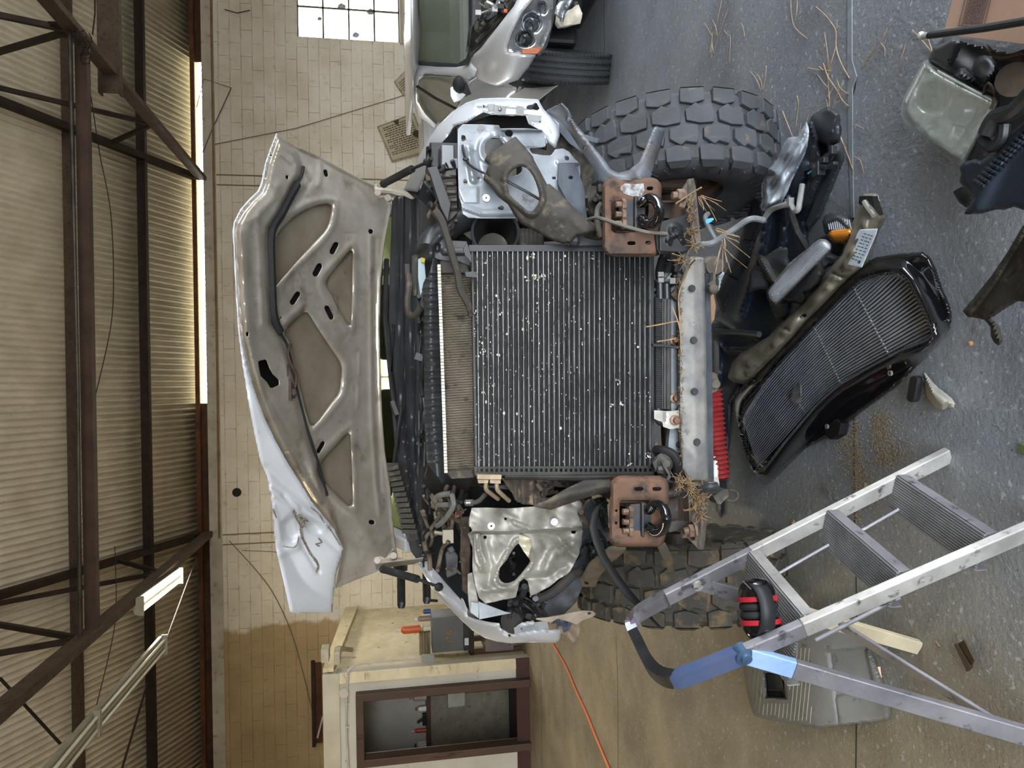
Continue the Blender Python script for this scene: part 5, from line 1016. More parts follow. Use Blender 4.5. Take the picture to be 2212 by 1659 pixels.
# ---- wheels ----
def wheel(X,steer,mt,lab):
    c=Vector((X,3.03,.447)); rot=Matrix.Rotation(steer,3,'Z'); ax=rot@Vector((1,0,0)); w=.163; Rr=.436
    def q(r,a,x): return c+rot@Vector((x*.88,r*sin(a),r*cos(a)))
    wh=MB(); prof=[(r_,x_*.88) for r_,x_ in [(.205,-.13),(.22,-.145),(.30,-.168),(.36,-.172),(.40,-.165),(.424,-.14),(.428,0),(.424,.14),(.40,.165),(.36,.172),(.30,.168),(.22,.145),(.205,.13)]]
    wh.lathe(prof,c,ax,64,closed=True); tire=wh.build('tire',mt,T,smooth=40,label=lab)
    b=MB(); N=22
    def blk(poly,r0,r1):
        k=len(poly); lo=[q(r0,a,x) for a,x in poly]; hi=[q(r1,a*1.0,x*.985) for a,x in poly]; b.add(lo+hi,[tuple(range(k,2*k))]+[(i,(i+1)%k,k+(i+1)%k,k+i) for i in range(k)])
    s=2*pi/N
    for i in range(N):
        a=i*s
        # centre blocks in two interlocking rows
        for sg,of in ((1,0),(-1,s/2)):
            A=a+of
            blk([(A+s*u,sg*x) for u,x in ((-.40,.006),(.02,.001),(.42,.016),(.44,.062),(.12,.094),(-.02,.078),(-.36,.088),(-.43,.052))],.423,.446)
            k=i%2
            blk([(A+s*u+s*.22,sg*x) for u,x in ((-.38,.106),(.0,.090),(.36,.102),(.34,.163),(-.38,.163))],.418,.444)
            # shoulder lug folding down the sidewall
            l=.385 if k else .40
            p=[(A+s*.22-s*.38,.163,.444),(A+s*.22+s*.34,.163,.444),(A+s*.22+s*.26,.178,.415),(A+s*.22-s*.28,.178,.415),(A+s*.22-s*.20,.178,l),(A+s*.22+s*.16,.178,l)]
            V=[q(r,aa,sg*x) for aa,x,r in p]+[q(r-.006,aa,sg*(x-.02)) for aa,x,r in p]
            b.add(V,[(0,1,2,3),(3,2,5,4),(0,3,9,6),(1,7,8,2),(2,8,11,5),(3,4,10,9),(4,5,11,10)])
    b.build('tread',mt,tire,smooth=0,bev=.0035)
    # sidewall ribs
    b=MB()
    for i in range(44):
        a=i*2*pi/44
        for sg in (-1,1): b.bar(q(.34,a,sg*.172),q(.385,a+.05,sg*.170),.006,.010,up=ax)
    b.build('sidewall_rib',mt,tire,smooth=0)
    rim=MB().lathe([(.212,-.12),(.215,-.09),(.19,-.07),(.18,0),(.19,.08),(.215,.10),(.222,.13),(.205,.125),(.17,.05),(.06,.03),(0,.03)] if X>0 else [(.212,.12),(.215,.09),(.19,.07),(.18,0),(.19,-.08),(.215,-.10),(.222,-.13),(.205,-.125),(.17,-.05),(.06,-.03),(0,-.03)],c,ax,40)
    rim.build('rim',mat('brown_rim','#5c4735','#6b5542',7,.6,.3,.001,40),T,smooth=40,solid=-.004)
    sg=-1 if X>0 else 1
    d=MB().cyl(c+ax*(sg*.01),c+ax*(sg*.05),.165,28).cyl(c+ax*(sg*.03),c+ax*(sg*.16),.07,20); d.build('brake_disc',mat('disc_grey','#4b443d','#332c26',10,.6,.4,.001,50),T,smooth=30)
    d=MB().box(c+ax*(sg*.07)+Vector((0,-.12,.06)),(.12,.10,.2)); d.build('brake_caliper',M_drust,T,smooth=0,bev=.02)
wheel(TX+.835,R(6),M_tire,'muddy knobbly right front tire'); wheel(TX-.895,R(5),M_tirem,'muddy knobbly left front tire behind the stepladder')
for X in (TX+.87,TX-.87): MB().lathe([(.205,-.13),(.30,-.15),(.42,-.13),(.442,0),(.42,.13),(.30,.15),(.205,.13)],(X,6.75,.442),(1,0,0),36,closed=True).build('rear_tire',M_tirem,T)
# dry grass stuck in the front end
M_grass=mat('dry_grass','#9c8360','#6f583e',40,.8)
def straw(b,x,y,D,n,L,r,f=None,sp=8,r0=.0016):
    for k in range(n):
        a=random.uniform(0,2*pi) if f is None else f+random.uniform(-.8,.8)
        x0=x+random.uniform(-sp,sp);y0=y+random.uniform(-sp,sp); l=random.uniform(.4,1)*L
        b.tube([P(x0,y0,D),P(x0+cos(a)*l*.5+random.uniform(-3,3),y0+sin(a)*l*.5+random.uniform(-3,3),D-r*random.random()),P(x0+cos(a)*l,y0+sin(a)*l,D-r*random.uniform(-1,1))],r0,5,sub=2)
b=MB()
for (x,y,n,L) in ((1488,440,14,18),(1492,470,20,16),(1496,500,26,18),(1500,530,26,20),(1478,560,16,30),(1510,1075,34,26),(1505,1095,26,22),(1490,1050,30,30),(1470,1045,22,26),(1520,1060,14,20),(1512,1120,16,22)): straw(b,x,y,2.22,n,L,.02,sp=9,r0=.0011)
for y in range(600,1000,9): straw(b,1468+.01*(y-600),y,2.42,3,10,.01,sp=4,r0=.0010)
o=b.build('trapped_grass',M_grass,T,smooth=0); o['kind']='stuff'
b=MB()
for p in (((1503,560,2.2),(1490,575,2.35),(1478,605,2.4),(1466,640,2.4),(1469,700,2.4),(1471,760,2.41)),((1396,706,2.4),(1420,702,2.38),(1440,698,2.38),(1462,694,2.4)),((1419,738,2.4),(1440,735,2.4),(1460,731,2.4)),((1453,665,2.41),(1466,700,2.4),(1471,730,2.4)),((1460,440,2.2),(1490,420,2.15),(1515,405,2.1)),):
    b.tube([P(*q) for q in p],.0026,6,sub=4)
for (x,y,f,n,L) in ((1512,425,.75,5,60),(1515,425,.35,3,66),(1545,495,.1,4,56),(1548,500,-.5,3,50),(1560,510,.9,6,80),(1560,530,1.5,6,80)): straw(b,x,y,2.2,n,L,.06,f,sp=4,r0=.0009)
b.build('twig',mat('straw_twig','#b39a78','#947553',30,.8),T,smooth=0)
# ================= SILVER CAR =================
M_sil=mat('silver_car_paint','#e0e1e3','#d3d4d5',2,.3,.08,0,None,'#8d897f',.7,20,coat=.6)
K=thing('sedan','silver sedan without its hood or bumper, parked by the back wall','car',(2.9,6.2,0))
def kp(name,outline,D,m,feats=(),holes=(),step=3,solid=-.004,smooth=50,label=None,par=None,edge=0):
    b=MB(); relief(b,outline,D,feats,holes,step,edge=edge,ew=6); return b.build(name,m,par or K,smooth=smooth,solid=solid,label=label)
fen=[(1160,-12),(1128,26),(1106,70),(1095,102),(1098,113),(1130,117),(1158,118),(1142,145),(1119,172),(1092,181),(1077,186),(1050,178),(1029,167),(1012,156),(1010,140),(1020,122),(1038,106),(1070,66),(1110,15),(1124,-12)]
kp('fender',fen,[(1124,-12,4.75),(1160,-12,4.70),(1100,105,4.85),(1158,118,4.95),(1010,150,5.75),(1092,181,5.35),(1038,106,5.45),(1060,170,5.6)],M_sil,[('rib',[(1120,0),(1070,90),(1040,140)],-.02,18),('pit',[(1119,172),(1142,145),(1162,118),(1180,140),(1150,190),(1110,190)],.03,6)],edge=.03)
kp('side_body',[(1029,167),(1050,178),(1077,186),(1100,187),(1150,190),(1175,188),(1190,184),(1209,183),(1195,192),(1175,208),(1152,228),(1130,262),(1000,262),(942,274),(985,236),(1003,205),(1012,178)],[(1030,170,5.7),(1205,184,5.5),(950,270,7.6),(1130,260,6.6),(1000,250,7.3),(1150,225,6.2)],M_sil,[('rib',[(1015,200),(1100,215),(1150,205)],-.02,8),('rib',[(1110,185),(1115,230)],.004,2)],edge=.02,label='silver door and sill')
kp('splash_guard',[(1093,178),(1118,172),(1140,178),(1180,184),(1208,183),(1190,187),(1150,189),(1108,186)],5.45,M_rub)
# pillar, roof rail
kp('pillar',[(888,200),(893,152),(905,142),(950,144),(1000,142),(1018,128),(1030,150),(1026,165),(1012,170),(985,165),(950,162),(918,160),(904,170),(899,190),(903,218),(920,247),(942,268),(938,276),(905,250)],[(888,200,6.7),(905,142,6.4),(1018,128,5.7),(1012,170,5.75),(940,272,7.7),(899,190,6.7),(950,150,6.1)],M_sil,edge=.02)
kp('roof',[(874,-310),(875,87),(879,152),(884,200),(897,240),(905,250),(899,215),(893,180),(897,158),(906,140),(907,130),(903,0),(903,-310)],[(875,-12,6.6),(903,-12,6.35),(875,87,6.6),(905,130,6.35),(897,240,7.2),(884,200,6.9)],M_sil,edge=.03)
Mg=mat('car_glass','#5f6654','#6b705d',3,.08,alpha=.38)
kp('windshield',[(903,-310),(907,130),(912,138),(950,139),(992,140),(1008,128),(1016,90),(1018,-310)],[(903,0,6.35),(907,130,6.35),(1008,128,5.75),(1018,0,5.7)],Mg,step=6,solid=-.006)
kp('windshield_seal',[(900,128),(907,132),(990,138),(1008,126),(1014,100),(1020,120),(1012,140),(985,145),(940,144),(906,140)],[(900,128,6.35),(1014,100,5.7),(990,138,5.8)],M_blk,step=2.5)
kp('windshield_frame',[(902,-310),(912,-310),(918,128),(906,130)],6.34,mat('brown_headliner','#4d4240',rough=.8),step=3)
kp('side_window',[(900,195),(905,172),(918,162),(950,164),(985,167),(1003,172),(1000,200),(985,235),(962,262),(942,267),(920,246),(904,218)],[(900,195,6.8),(918,162,6.45),(1003,172,5.8),(942,267,7.7),(985,235,6.9)],mat('side_glass','#8f8f84','#a09f92',2,.1,trans=.25,ior=1.2),step=4,solid=-.006,label='dark tinted side window')
b=MB().tube([P(*q) for q in ((900,186,6.6),(940,212,6.55),(985,235,6.5))],.012,6); b.build('door_seal',M_rub,K)
# seats and interior
b=MB(); 
for x,y,D in ((960,40,7.2),(958,118,7.2)): b.ell(P(x,y,D),(.27,.12,.36),14).ell(P(x-34,y,D),(.13,.08,.11),12)
b.build('seat',mat('seat_and_shade_grey','#3f423b','#33362f',5,.8),K)
MB().sheet([(905,-30),(1030,-30),(1030,150),(905,150)],8.75,.05).build('cabin_shade_sheet',mat('seat_and_shade_grey','#3f423b'),K,smooth=0)  # added dark sheet, stands in for the shaded cabin behind the seats
MB().sheet([(915,4),(932,14),(930,60),(938,64),(938,128),(922,128)],8.6,.05).build('rear_glow_sheet',mat('rear_glow_green','#9dbb9c',rough=.3),K,smooth=0)  # pale green sheet painted in place of light through the rear window
b=MB(); relief(b,[(974,192),(985,186),(1002,195),(1004,208),(990,220),(981,222),(975,210)],5.75,[('rib',[(985,190),(985,220)],-.02,12)],(),2.5); mr=b.build('side_mirror',M_sil,K,solid=-.02,smooth=60)
b=MB().ell(P(991,184,5.72),(.07,.08,.05),12).bar(P(1000,180,5.7),P(1010,205,5.75),.04,.06); b.build('mirror_housing',M_blk,mr)
# headlight
hl_=[(1158,-12),(1128,28),(1106,72),(1096,101),(1098,111),(1130,116),(1160,117),(1172,104),(1190,60),(1196,-12)]
hb=MB(); relief(hb,hl_,[(1158,-12,4.78),(1096,101,4.93),(1160,117,4.95),(1196,0,4.74)],[('pit',circ(1135,85,22,18),.06,14),('pit',circ(1148,48,24,26),.08,16),('pit',circ(1170,15,14,18),.06,12)],(),2.6); hlm=hb.build('headlight',mat('chrome_bowl','#c9ccce','#8f9498',7,.16,.8),K,smooth=50,solid=-.004,label='clear headlight with amber corner')
b=MB(); 
for x,y,r in ((1134,84,.05),(1150,48,.075),(1172,14,.045)): b.lathe([(r,0),(r*.96,-.02),(r*.5,.02),(0,.035)],P(x,y,4.86),(-.1,-1,.05),20)
b.build('lamp_bowl',mat('dark_bowl','#3d4347','#8f959a',30,.12,.8),hlm,smooth=50)
kp('lens',hl_,[(1158,-12,4.70),(1096,101,4.86),(1160,117,4.88),(1196,0,4.66)],mat('clear_lens','#ffffff',rough=.03,trans=1,ior=1.12,coat=.4),par=hlm,step=5,solid=-.003)
kp('amber_reflector',[(1128,107),(1168,101),(1170,106),(1160,117),(1127,116)],4.85,mat('amber_dull','#a65a3a','#b8704a',20,.35),par=hlm)
kp('headlight_seal',[(1196,-12),(1204,-12),(1198,40),(1182,100),(1166,122),(1160,118),(1172,104),(1190,60)],4.72,M_rub)
# engine bay
kp('engine_bay',[(1014,-310),(1150,-310),(1160,-100),(1124,-12),(1110,15),(1070,66),(1038,106),(1020,118),(1012,100)],5.7,mat('bay_dark','#232220','#34312e',10,.8,0,.003,20),[('noise',.02,.08)],step=4)
kp('wiper_cowl',[(1008,-310),(1024,-310),(1040,30),(1020,60),(1012,118),(1006,110),(1012,60)],5.6,M_blk,[('rib',[(1016,-10),(1014,100)],.02,3)],step=2.5)
b=MB().tube([P(*q) for q in ((1122,5,5.1),(1080,56,5.3),(1040,100,5.5),(1018,120,5.6))],.014,8).tube([P(*q) for q in ((1112,0,5.2),(1070,52,5.4),(1030,92,5.5))],.02,8); b.build('fender_rail',M_dusty,K)
rq=random.Random(9)
for mi,mm in ((0,M_alu),(1,M_blk),(2,M_dusty)):
    b=MB()
    for k in range(7):
        x=rq.uniform(1040,1100);y=rq.uniform(-8,60-(x-1040)*.5); pts=[P(x+rq.uniform(-18,18),y+rq.uniform(-14,14),5.3+rq.uniform(-.1,.2)) for _ in range(4)]; b.tube(pts,rq.uniform(.006,.02),7,sub=4)
        if k%3==0: b.box(pts[1],(.035,.05,.04))
    b.build('engine_hose',mm,K)
kp('engine_cap',[(1088,20),(1096,20),(1096,28),(1088,28)],5.2,mat('orange_cap','#c0532f',rough=.4),step=2)
# bumper bar, washer bottle, undertray
b=MB(); relief(b,[(1195,29),(1203,8),(1212,-12),(1246,-12),(1232,14),(1221,30),(1217,48),(1206,38)],4.6,[('noise',.012,.2)],(),2.4); b.build('bumper_bar',mat('bright_alu','#c8cccf','#8b9094',30,.3,.8,.001,40),K,solid=-.02,smooth=40)
b=MB(); relief(b,[(1200,40),(1215,36),(1232,24),(1250,18),(1253,34),(1247,52),(1222,60),(1205,62),(1198,52)],4.8,[('noise',.01,.1),('rib',[(1225,20),(1228,60)],-.03,10)],(),2.6); b.build('washer_bottle',mat('milky_plastic','#c9c4b6','#a79c88',14,.4),K,solid=-.03,smooth=60)
b=MB().box((3.55,5.0,.38),(1.9,.6,.35)).box((3.4,6.2,.35),(1.7,1.6,.3)).cyl(P(1245,-5,4.8),P(1235,40,4.9),.05); b.build('undertray',M_blk,K,smooth=0,bev=.03)
# simple rear of the body so the car has depth
b=MB().box((3.40,7.6,.62),(1.62,2.9,.75)); b.box((3.40,8.8,.75),(1.55,.8,.9)); b.build('rear_body',M_sil,K,smooth=0,bev=.08)
MB().box((3.35,7.6,1.36),(1.15,1.4,.05)).build('roof_skin',M_sil,K,smooth=0,bev=.02)
# front wheel
def cwheel(c,steer,mt):
    rot=Matrix.Rotation(steer,3,'Z'); ax=rot@Vector((1,0,0)); wt=MB()
    prof=[(.20,-.09),(.25,-.105),(.30,-.10),(.318,-.085)]
    for k in range(4):
        x=-.066+k*.040; prof+=[(.321,x-.012),(.321,x+.012),(.313,x+.015),(.313,x+.022)]
    prof+=[(.318,.088),(.30,.10),(.25,.105),(.20,.09)]
    wt.lathe(prof,c,ax,56,closed=True); t=wt.build('tire',mt,K,smooth=30)
    b=MB()
    for k in range(72):
        a=2*pi*k/72
        for x in (-.087,.087,-.046,.034): b.bar(c+rot@Vector((x-.012,.322*sin(a),.322*cos(a))),c+rot@Vector((x+.012,.322*sin(a+.05),.322*cos(a+.05))),.006,.004,up=rot@Vector((0,sin(a),cos(a))))
    b.build('tread',M_rub,t,smooth=0)
    MB().lathe([(.205,-.09),(.19,0),(.2,.08),(.17,.05),(.05,.03),(0,.03)],c,ax,28).build('rim',M_drust,t,solid=-.004)
wc=P(1210,142,5.28); wc.z=.322; cwheel(wc,R(-27),mat('road_tire','#33363a','#2a2c2f',8,.75))
cwheel(Vector((4.35,5.35,.322)),R(12),MATS['road_tire']); cwheel(Vector((2.72,8.1,.322)),0,MATS['road_tire'])

kp('fender',[(1020,-310),(1040,-330),(1150,-400),(1190,-380),(1160,-330),(1090,-312)],[(1020,-310,5.6),(1150,-400,4.9),(1190,-380,4.8),(1090,-312,5.0)],M_sil,edge=.03)
b=MB().box((4.30,6.9,.62),(.12,3.4,.7)); b.build('side_body',M_sil,K,smooth=0,bev=.04)
# ================= STEPLADDER =================
def lz(x,y,z): return Zp(x,y,z)
FA=Zp(2050,982,0); GA=Zp(1610,1205,.62); dA=(GA-FA)/.62
def LA_(z): return FA+dA*z
w0=Zp(2135,1183,.17)-LA_(.17); w3=Zp(1605,1412,.77)-LA_(.77)
def LB_(z): return LA_(z)+w0.lerp(w3,(z-.17)/.60)
ML=mat('worn_ladder_alu','#c4c1bb','#96938f',7,.42,.4,.0005,60,'#5a5856',.58,18,soft=.08)
ML2=mat('lavender_alu','#918e92','#737176',7,.45,.4,.0005,60,'#504e54',.58,18,soft=.08)
MBl=mat('blue_paint','#38547f','#55607f',8,.4,.1,.0004,60,'#8f97a5',.64,30)
MLb=mat('light_blue_paint','#7d9cc4','#9db7d6',9,.45,0,0,None,'#4a4d52',.68,16)
MSt=mat('step_grey','#6d6c6e','#5a595b',10,.6,.2,.0005,80,'#3b3a3b',.62,40)
L=thing('stepladder','worn aluminium stepladder with blue upper rails and a black-tipped top loop','stepladder',((FA.x+LB_(0).x)/2-.2,(FA.y+LB_(0).y)/2,0))
wd=(LB_(.4)-LA_(.4)).normalized()
def rail(name,pts,m,w=.025,h=.047):
    b=MB()
    for a,c in zip(pts,pts[1:]): b.bar(a,c,h,w,up=wd)
    return b.build(name,m,L,smooth=0,bev=.003)
rail('rail',[LA_(-.0),LA_(.60)],ML); rail('rail',[LA_(.60),LA_(.86)],ML2); rail('rail',[LB_(0),LB_(.62)],ML); rail('rail',[LB_(.62),LB_(.77)],ML2)
lp=[LA_(.86),lz(1385,1322,.91),lz(1370,1340,.925),lz(1367,1358,.93),lz(1385,1398,.935),lz(1402,1432,.935),lz(1422,1455,.93),lz(1450,1466,.915),lz(1482,1460,.89),LB_(.77)]
def flatloop(name,pts,m,sub=5):
    p=crv(pts,sub); b=MB()
    for a,c in zip(p,p[1:]): b.bar(a,c+(c-a)*.15,.055,.026,up=wd)
    return b.build(name,m,L,smooth=0)
def lt(i,j): return lp[i:j+1]
MBk=mat('black_worn_paint','#141415','#232326',10,.4,0,0,None,'#7d7668',.7,40)
b=MB(); P8=crv(lp,6)
nn=len(P8)-1; cuts=[(0,9,ML2,'top_loop'),(9,17,mat('reddish_grey','#6d5560','#7a7482',10,.45,.2),'top_loop'),(17,20,mat('white_tape','#c3c6cc',rough=.6),'tape'),(20,44,MBk,'loop_grip'),(44,nn,MBl,'top_loop')]
up_=wd
for a0,a1,m_,nm in cuts:
    b=MB()
    for i in range(a0,a1):
        d=(P8[i+1]-P8[i]).normalized(); u=(wd-d*wd.dot(d)); 
        n_=dA.normalized(); sidev=n_.cross(wd).normalized()  # normal of the ladder plane
        s_=d.cross(sidev).normalized(); A=[]
        for p in (P8[i],P8[i+1]+d*.004):
            for q1,q2 in ((-1,-1),(1,-1),(1,1),(-1,1)): A.append(p+s_*(.0165*q1)+sidev*(.0235*q2))
        b.add(A,[(3,2,1,0),(4,5,6,7),(0,1,5,4),(1,2,6,5),(2,3,7,6),(3,0,4,7)])
    b.build(nm,m_,L,smooth=0)
# rear legs
CF=Zp(1985,1398,0); DF=CF+(LB_(0)-LA_(0))*1.0
DFp=Zp(2212,1590,.0)
rail('rear_leg',[LA_(.77)+Vector((0,.0,-.01)),LA_(.77).lerp(CF,.35)],ML2,.022,.045)
rail('rear_leg',[LA_(.77).lerp(CF,.35),CF],mat('cream_tape','#c9bb9c','#b8ab90',12,.6,0,0,None,'#8f8677',.66,20),.022,.045)
top=LB_(.77); d2=None
# leg D passes pixel (1710,1467) and (2212,1592); find its foot on the floor along the image line
DF=Zp(2330,1622,0); m1=top.lerp(DF,.16)
rail('rear_leg',[top,m1],MLb,.022,.05); rail('rear_leg',[m1,DF],ML2,.022,.05)
a_=LA_(.77).lerp(CF,.62); c_=top.lerp(DF,.80)
rail('rear_brace',[a_,c_],ML2,.012,.035)
rail('rear_brace',[CF.lerp(LA_(.77),.02)+Vector((0,0,.03)),CF.lerp(DF,.25)+Vector((0,0,.25))],ML2,.01,.02) if 0 else None
rail('spreader_rod',[lz(1760,1384,.55),lz(1945,1290,.33)],ML2,.010,.010)
for z0,z1 in ((.60,.38),(.38,.17)):
    MB().cyl(LA_(z0)+wd*.035-Vector((.06,0,.03)),LA_(z1)+wd*.035-Vector((.06,0,.0)),.005,8).build('spreader_rod',ML2,L)
# rivet hub
for s_ in (0,.012): MB().lathe([(0,.026),(.014,.026),(.016,.018),(.026,.016),(.026,-.016),(0,-.016)],LB_(.77),(wd),20).build('pivot_hub',mat('blue_grey_plastic','#2c4058','#3f5873',14,.5),L) if s_==0 else None
MB().lathe([(0,.02),(.016,.02),(.018,-.01),(0,-.01)],LA_(.77),(wd),16).build('pivot_rivet',ML,L)
# steps: ribbed treads spanning the rails, sloping faces seen from above
for i,(z,dep,lab) in enumerate(((.62,.20,None),(.385,.10,None),(.175,.10,None))):
    a=LA_(z)+wd*.014; c=LB_(z)-wd*.014; back=Vector((-1,0,0)); back=(back-wd*back.dot(wd)); back.z=0; back.normalize(); 
    if i==0: corners=[a+back*-.03,c+back*-.03,c+back*dep,a+back*dep]
    else: corners=[a-back*.035,c-back*.035,c+back*.075,a+back*.075]
    b=MB().poly(corners,(0,0,-.006)); st_=b.build('step',MSt,L,smooth=0)
    g=MB(); n=int((dep+.035)/.0095)
    for k in range(n):
        t=(k+.5)/n; g.bar(corners[0].lerp(corners[3],t)+Vector((0,0,.001)),corners[1].lerp(corners[2],t)+Vector((0,0,.001)),  .0045,.0055)
    g.build('tread_rib',mat('rib_light','#8b8a8b','#757475',10,.6,.2),st_,smooth=0)
    for q0,q1 in ((corners[0],corners[1]),(corners[3],corners[2])): MB().bar(q0+Vector((0,0,-.018)),q1+Vector((0,0,-.018)),.004,.036).build('step_edge',ML2 if i else ML,st_,smooth=0)
    MB().tube([a+Vector((0,0,-.02))+back*.03,c+Vector((0,0,-.02))+back*.03],.007,8).build('step_pin',ML,st_)
# ---- ear defenders resting on the top step ----
ec=Zp(1640,1318,.70); 
E=thing('ear_muffs','black ear muffs with two red stripes resting on the top step of the ladder','ear muffs',ec)
MK=mat('gloss_black','#0b0b0c',rough=.16,coat=.7); MR=mat('red_band','#a3222f',rough=.35)
ax=(Zp(1648,1360,.70)-Zp(1636,1276,.70)).normalized()
def cup(c,s_,nm):
    b=MB(); prof=[(0,.052),(.020,.050),(.036,.043),(.046,.030),(.051,.014),(.052,0),(.046,-.012),(.030,-.016),(0,-.016)]
    b.lathe(prof,c,ax*s_,28); o=b.build(nm,MK,E,smooth=60)
    MB().lathe([(.0515,-.010),(.0540,-.009),(.0545,.003),(.0515,.004)],c,ax*s_,28).build('red_stripe',MR,o); 
    MB().lathe([(.044,-.012),(.050,-.014),(.052,-.022),(.048,-.031),(.036,-.034),(.02,-.034)],c,ax*s_,24).build('cushion',M_rub,o,smooth=60); return o
cup(ec-ax*.033,-1,'ear_cup'); cup(ec+ax*.033,1,'ear_cup')
A=[]; sv=Zp(1700,1300,.70)-Zp(1640,1318,.70); sv.z=0; sv.normalize()
for k in range(17):
    a=R(-92+184*k/16); p=ec+ax*(sin(a)*.062)+sv*(cos(a)*.062+.004)+Vector((0,0,.012)); A.append([p+Vector((0,0,-.020)),p+Vector((0,0,.020))])
MB().grid(np.array(A)).build('headband',mat('soft_black','#1b1c1f','#26272b',10,.55),E,solid=-.010,smooth=60)
MB().tube([ec-ax*.07+Vector((0,0,.03)),ec-ax*.075+sv*.02+Vector((0,0,.045)),ec-ax*.05+sv*.05+Vector((0,0,.04))],.0015,6,sub=4).build('wire_arm',M_alu,E)
# ================= THINGS ON THE FLOOR =================
def fz(outline,z,feats=(),holes=(),step=3,edge=0,ew=6):
    b=MB(); relief(b,outline,z,feats,holes,step,proj=Zn,edge=edge,ew=ew); return b
# --- grille shell ---
G=thing('grille','large black truck grille shell with many horizontal bars, lying on the floor','grille',Zp(1820,780,0))
go=[(1589,885),(1588,868),(1600,848),(1654,792),(1701,735),(1760,668),(1815,612),(1843,586),(1873,566),(1896,557),(1945,549),(1993,546),(2008,556),(2020,580),(2034,624),(2049,655),(2056,682),(2052,706),(2040,724),(2022,745),(2000,768),(1960,812),(1935,835),(1900,860),(1861,888),(1833,911),(1790,940),(1740,968),(1705,1000),(1672,1034),(1655,1046),(1640,1034),(1622,1008),(1604,960)]
gi=[(1603,905),(1612,872),(1648,829),(1692,779),(1734,735),(1772,694),(1815,648),(1854,612),(1875,600),(1913,591),(1945,590),(1964,609),(1980,640),(1996,672),(2008,702),(2013,722),(2004,732),(1975,744),(1948,754),(1920,769),(1870,796),(1814,830),(1785,854),(1760,877),(1730,912),(1690,960),(1650,1012),(1634,1012),(1620,980),(1608,944)]
gz=lambda X,Y:.10+.00016*(1150-Y)*.2
d_,_,_=sdseg(np.array([[0.]]),np.array([[0.]]),gi)
def gzf(X,Y):
    d,_,_=sdseg(X,Y,gi); low=sst(((X-1700)*.72+(Y-800)*.9)/150+.2)
    return .115-.10*sst(np.maximum(d-6,0)/(26+10*low))*(.35+.65*low)-.035*sst(-(d-6)/6)
b=fz(go,gzf,[('noise',.0015,.05),('rib',[(1962,812),(1861,884),(1760,950)],.012,7)],[gi],2.2,edge=-.012)
b.build('frame',mat('gloss_black_shell','#17171a','#101012',6,.14,0,.0006,20,'#4d463c',.64,9,coat=.8),G,smooth=60,solid=-.004)
arc=[(1888,597),(1913,592),(1940,592),(1962,608),(1979,640),(1994,672),(2006,702),(2011,722)]
def alen(p,t):
    L_=[math.dist(a,c) for a,c in zip(p,p[1:])]; s=sum(L_)*t
    for (a,c),l in zip(zip(p,p[1:]),L_):
        if s<=l: return (a[0]+(c[0]-a[0])*s/l,a[1]+(c[1]-a[1])*s/l)
        s-=l
    return p[-1]
c0=[(1604,905),(1648,834),(1692,784),(1772,699),(1840,630),(1880,602)]; c1_=[(1636,1008),(1690,950),(1758,873),(1814,828),(1920,767),(2008,724)]
Mbar=mat('grille_bar','#9a9da3','#84878d',12,.4,.25,.0004,60,'#8a8c90',.70,40)
NB=25
for k in range(NB):
    t=k/(NB-1); s_=(c0[0][0]+(c1_[0][0]-c0[0][0])*t,c0[0][1]+(c1_[0][1]-c0[0][1])*t); e=alen(arc,t)
    mid=[]
    for u in (1,2,3,4): mid.append((c0[u][0]+(c1_[u][0]-c0[u][0])*t+ (8*(1-t)*t*4*(1 if u<4 else .6))*0,c0[u][1]+(c1_[u][1]-c0[u][1])*t))
    # bow of the bars towards the right end
    mid[3]=(mid[3][0]*.6+e[0]*.4-10,mid[3][1]*.75+e[1]*.25-2*sin(pi*t))
    pts=[Zp(*s_,.062)]+[Zp(*m,.075) for m in mid]+[Zp(*e,.062)]
    MB().tube(pts,[.0024,.0027,.0031,.0036,.0041,.0042],6,sub=5).build('grille_bar',Mbar,G,smooth=60)
MD=mat('bright_pin','#d9dadc',rough=.3,metal=.5)
for (p0,p1,n,sz) in (((1847,626),(1921,768),18,.0035),((1762,712),(1817,830),17,.0028),((1723,866),(1738,889),4,.002)):
    b=MB().tube([Zp(*p0,.066),Zp(*p1,.066)],.003,6)
    for k in range(n):
        t=k/(n-1); b.ell(Zp(p0[0]+(p1[0]-p0[0])*t,p0[1]+(p1[1]-p0[1])*t,.083),(sz,sz,sz),6)
    b.build('support_pin',MD,G)
b=fz([(1603,905),(1692,779),(1854,612),(1913,591),(1964,609),(2013,722),(1920,769),(1760,877),(1650,1012),(1620,980)],.03,[],(),8); b.build('backing',MATS['gloss_black'],G,solid=-.003)
b=fz([(1718,832),(1727,826),(1732,834),(1731,860),(1733,868),(1725,872),(1712,868),(1708,855),(1712,843)],.092,[('noise',.003,.2)],(),2.2); o=tag(b.build('plastic_shard',mat('grey_shard','#5c5a5a','#6d6a68',12,.5),solid=-.003),'small grey plastic shard lying on the grille bars','shard')
b=fz([(1724,920),(1745,893),(1762,885),(1752,908),(1735,925),(1722,948),(1712,946)],.055,[],(),2.5); b.build('red_emblem',mat('faded_red','#8e3436','#6f2528',20,.5),G,solid=-.003)
for q in ((1925,806,.06),(1788,921,.06)): MB().lathe([(.004,0),(.009,0),(.009,.006),(.004,.006)],Zp(*q),(0,0,1),12).build('screw_eye',M_silverw,G)
tag(MB().sheet([(1800,925),(1822,905),(1835,915),(1830,938),(1812,949),(1802,942)],.004,.035,f=Zp).build('black_clip_block',mat('matte_black','#111112',rough=.6),smooth=0,bev=.002),'matte black plastic block on the floor touching the lower edge of the grille','plastic block')
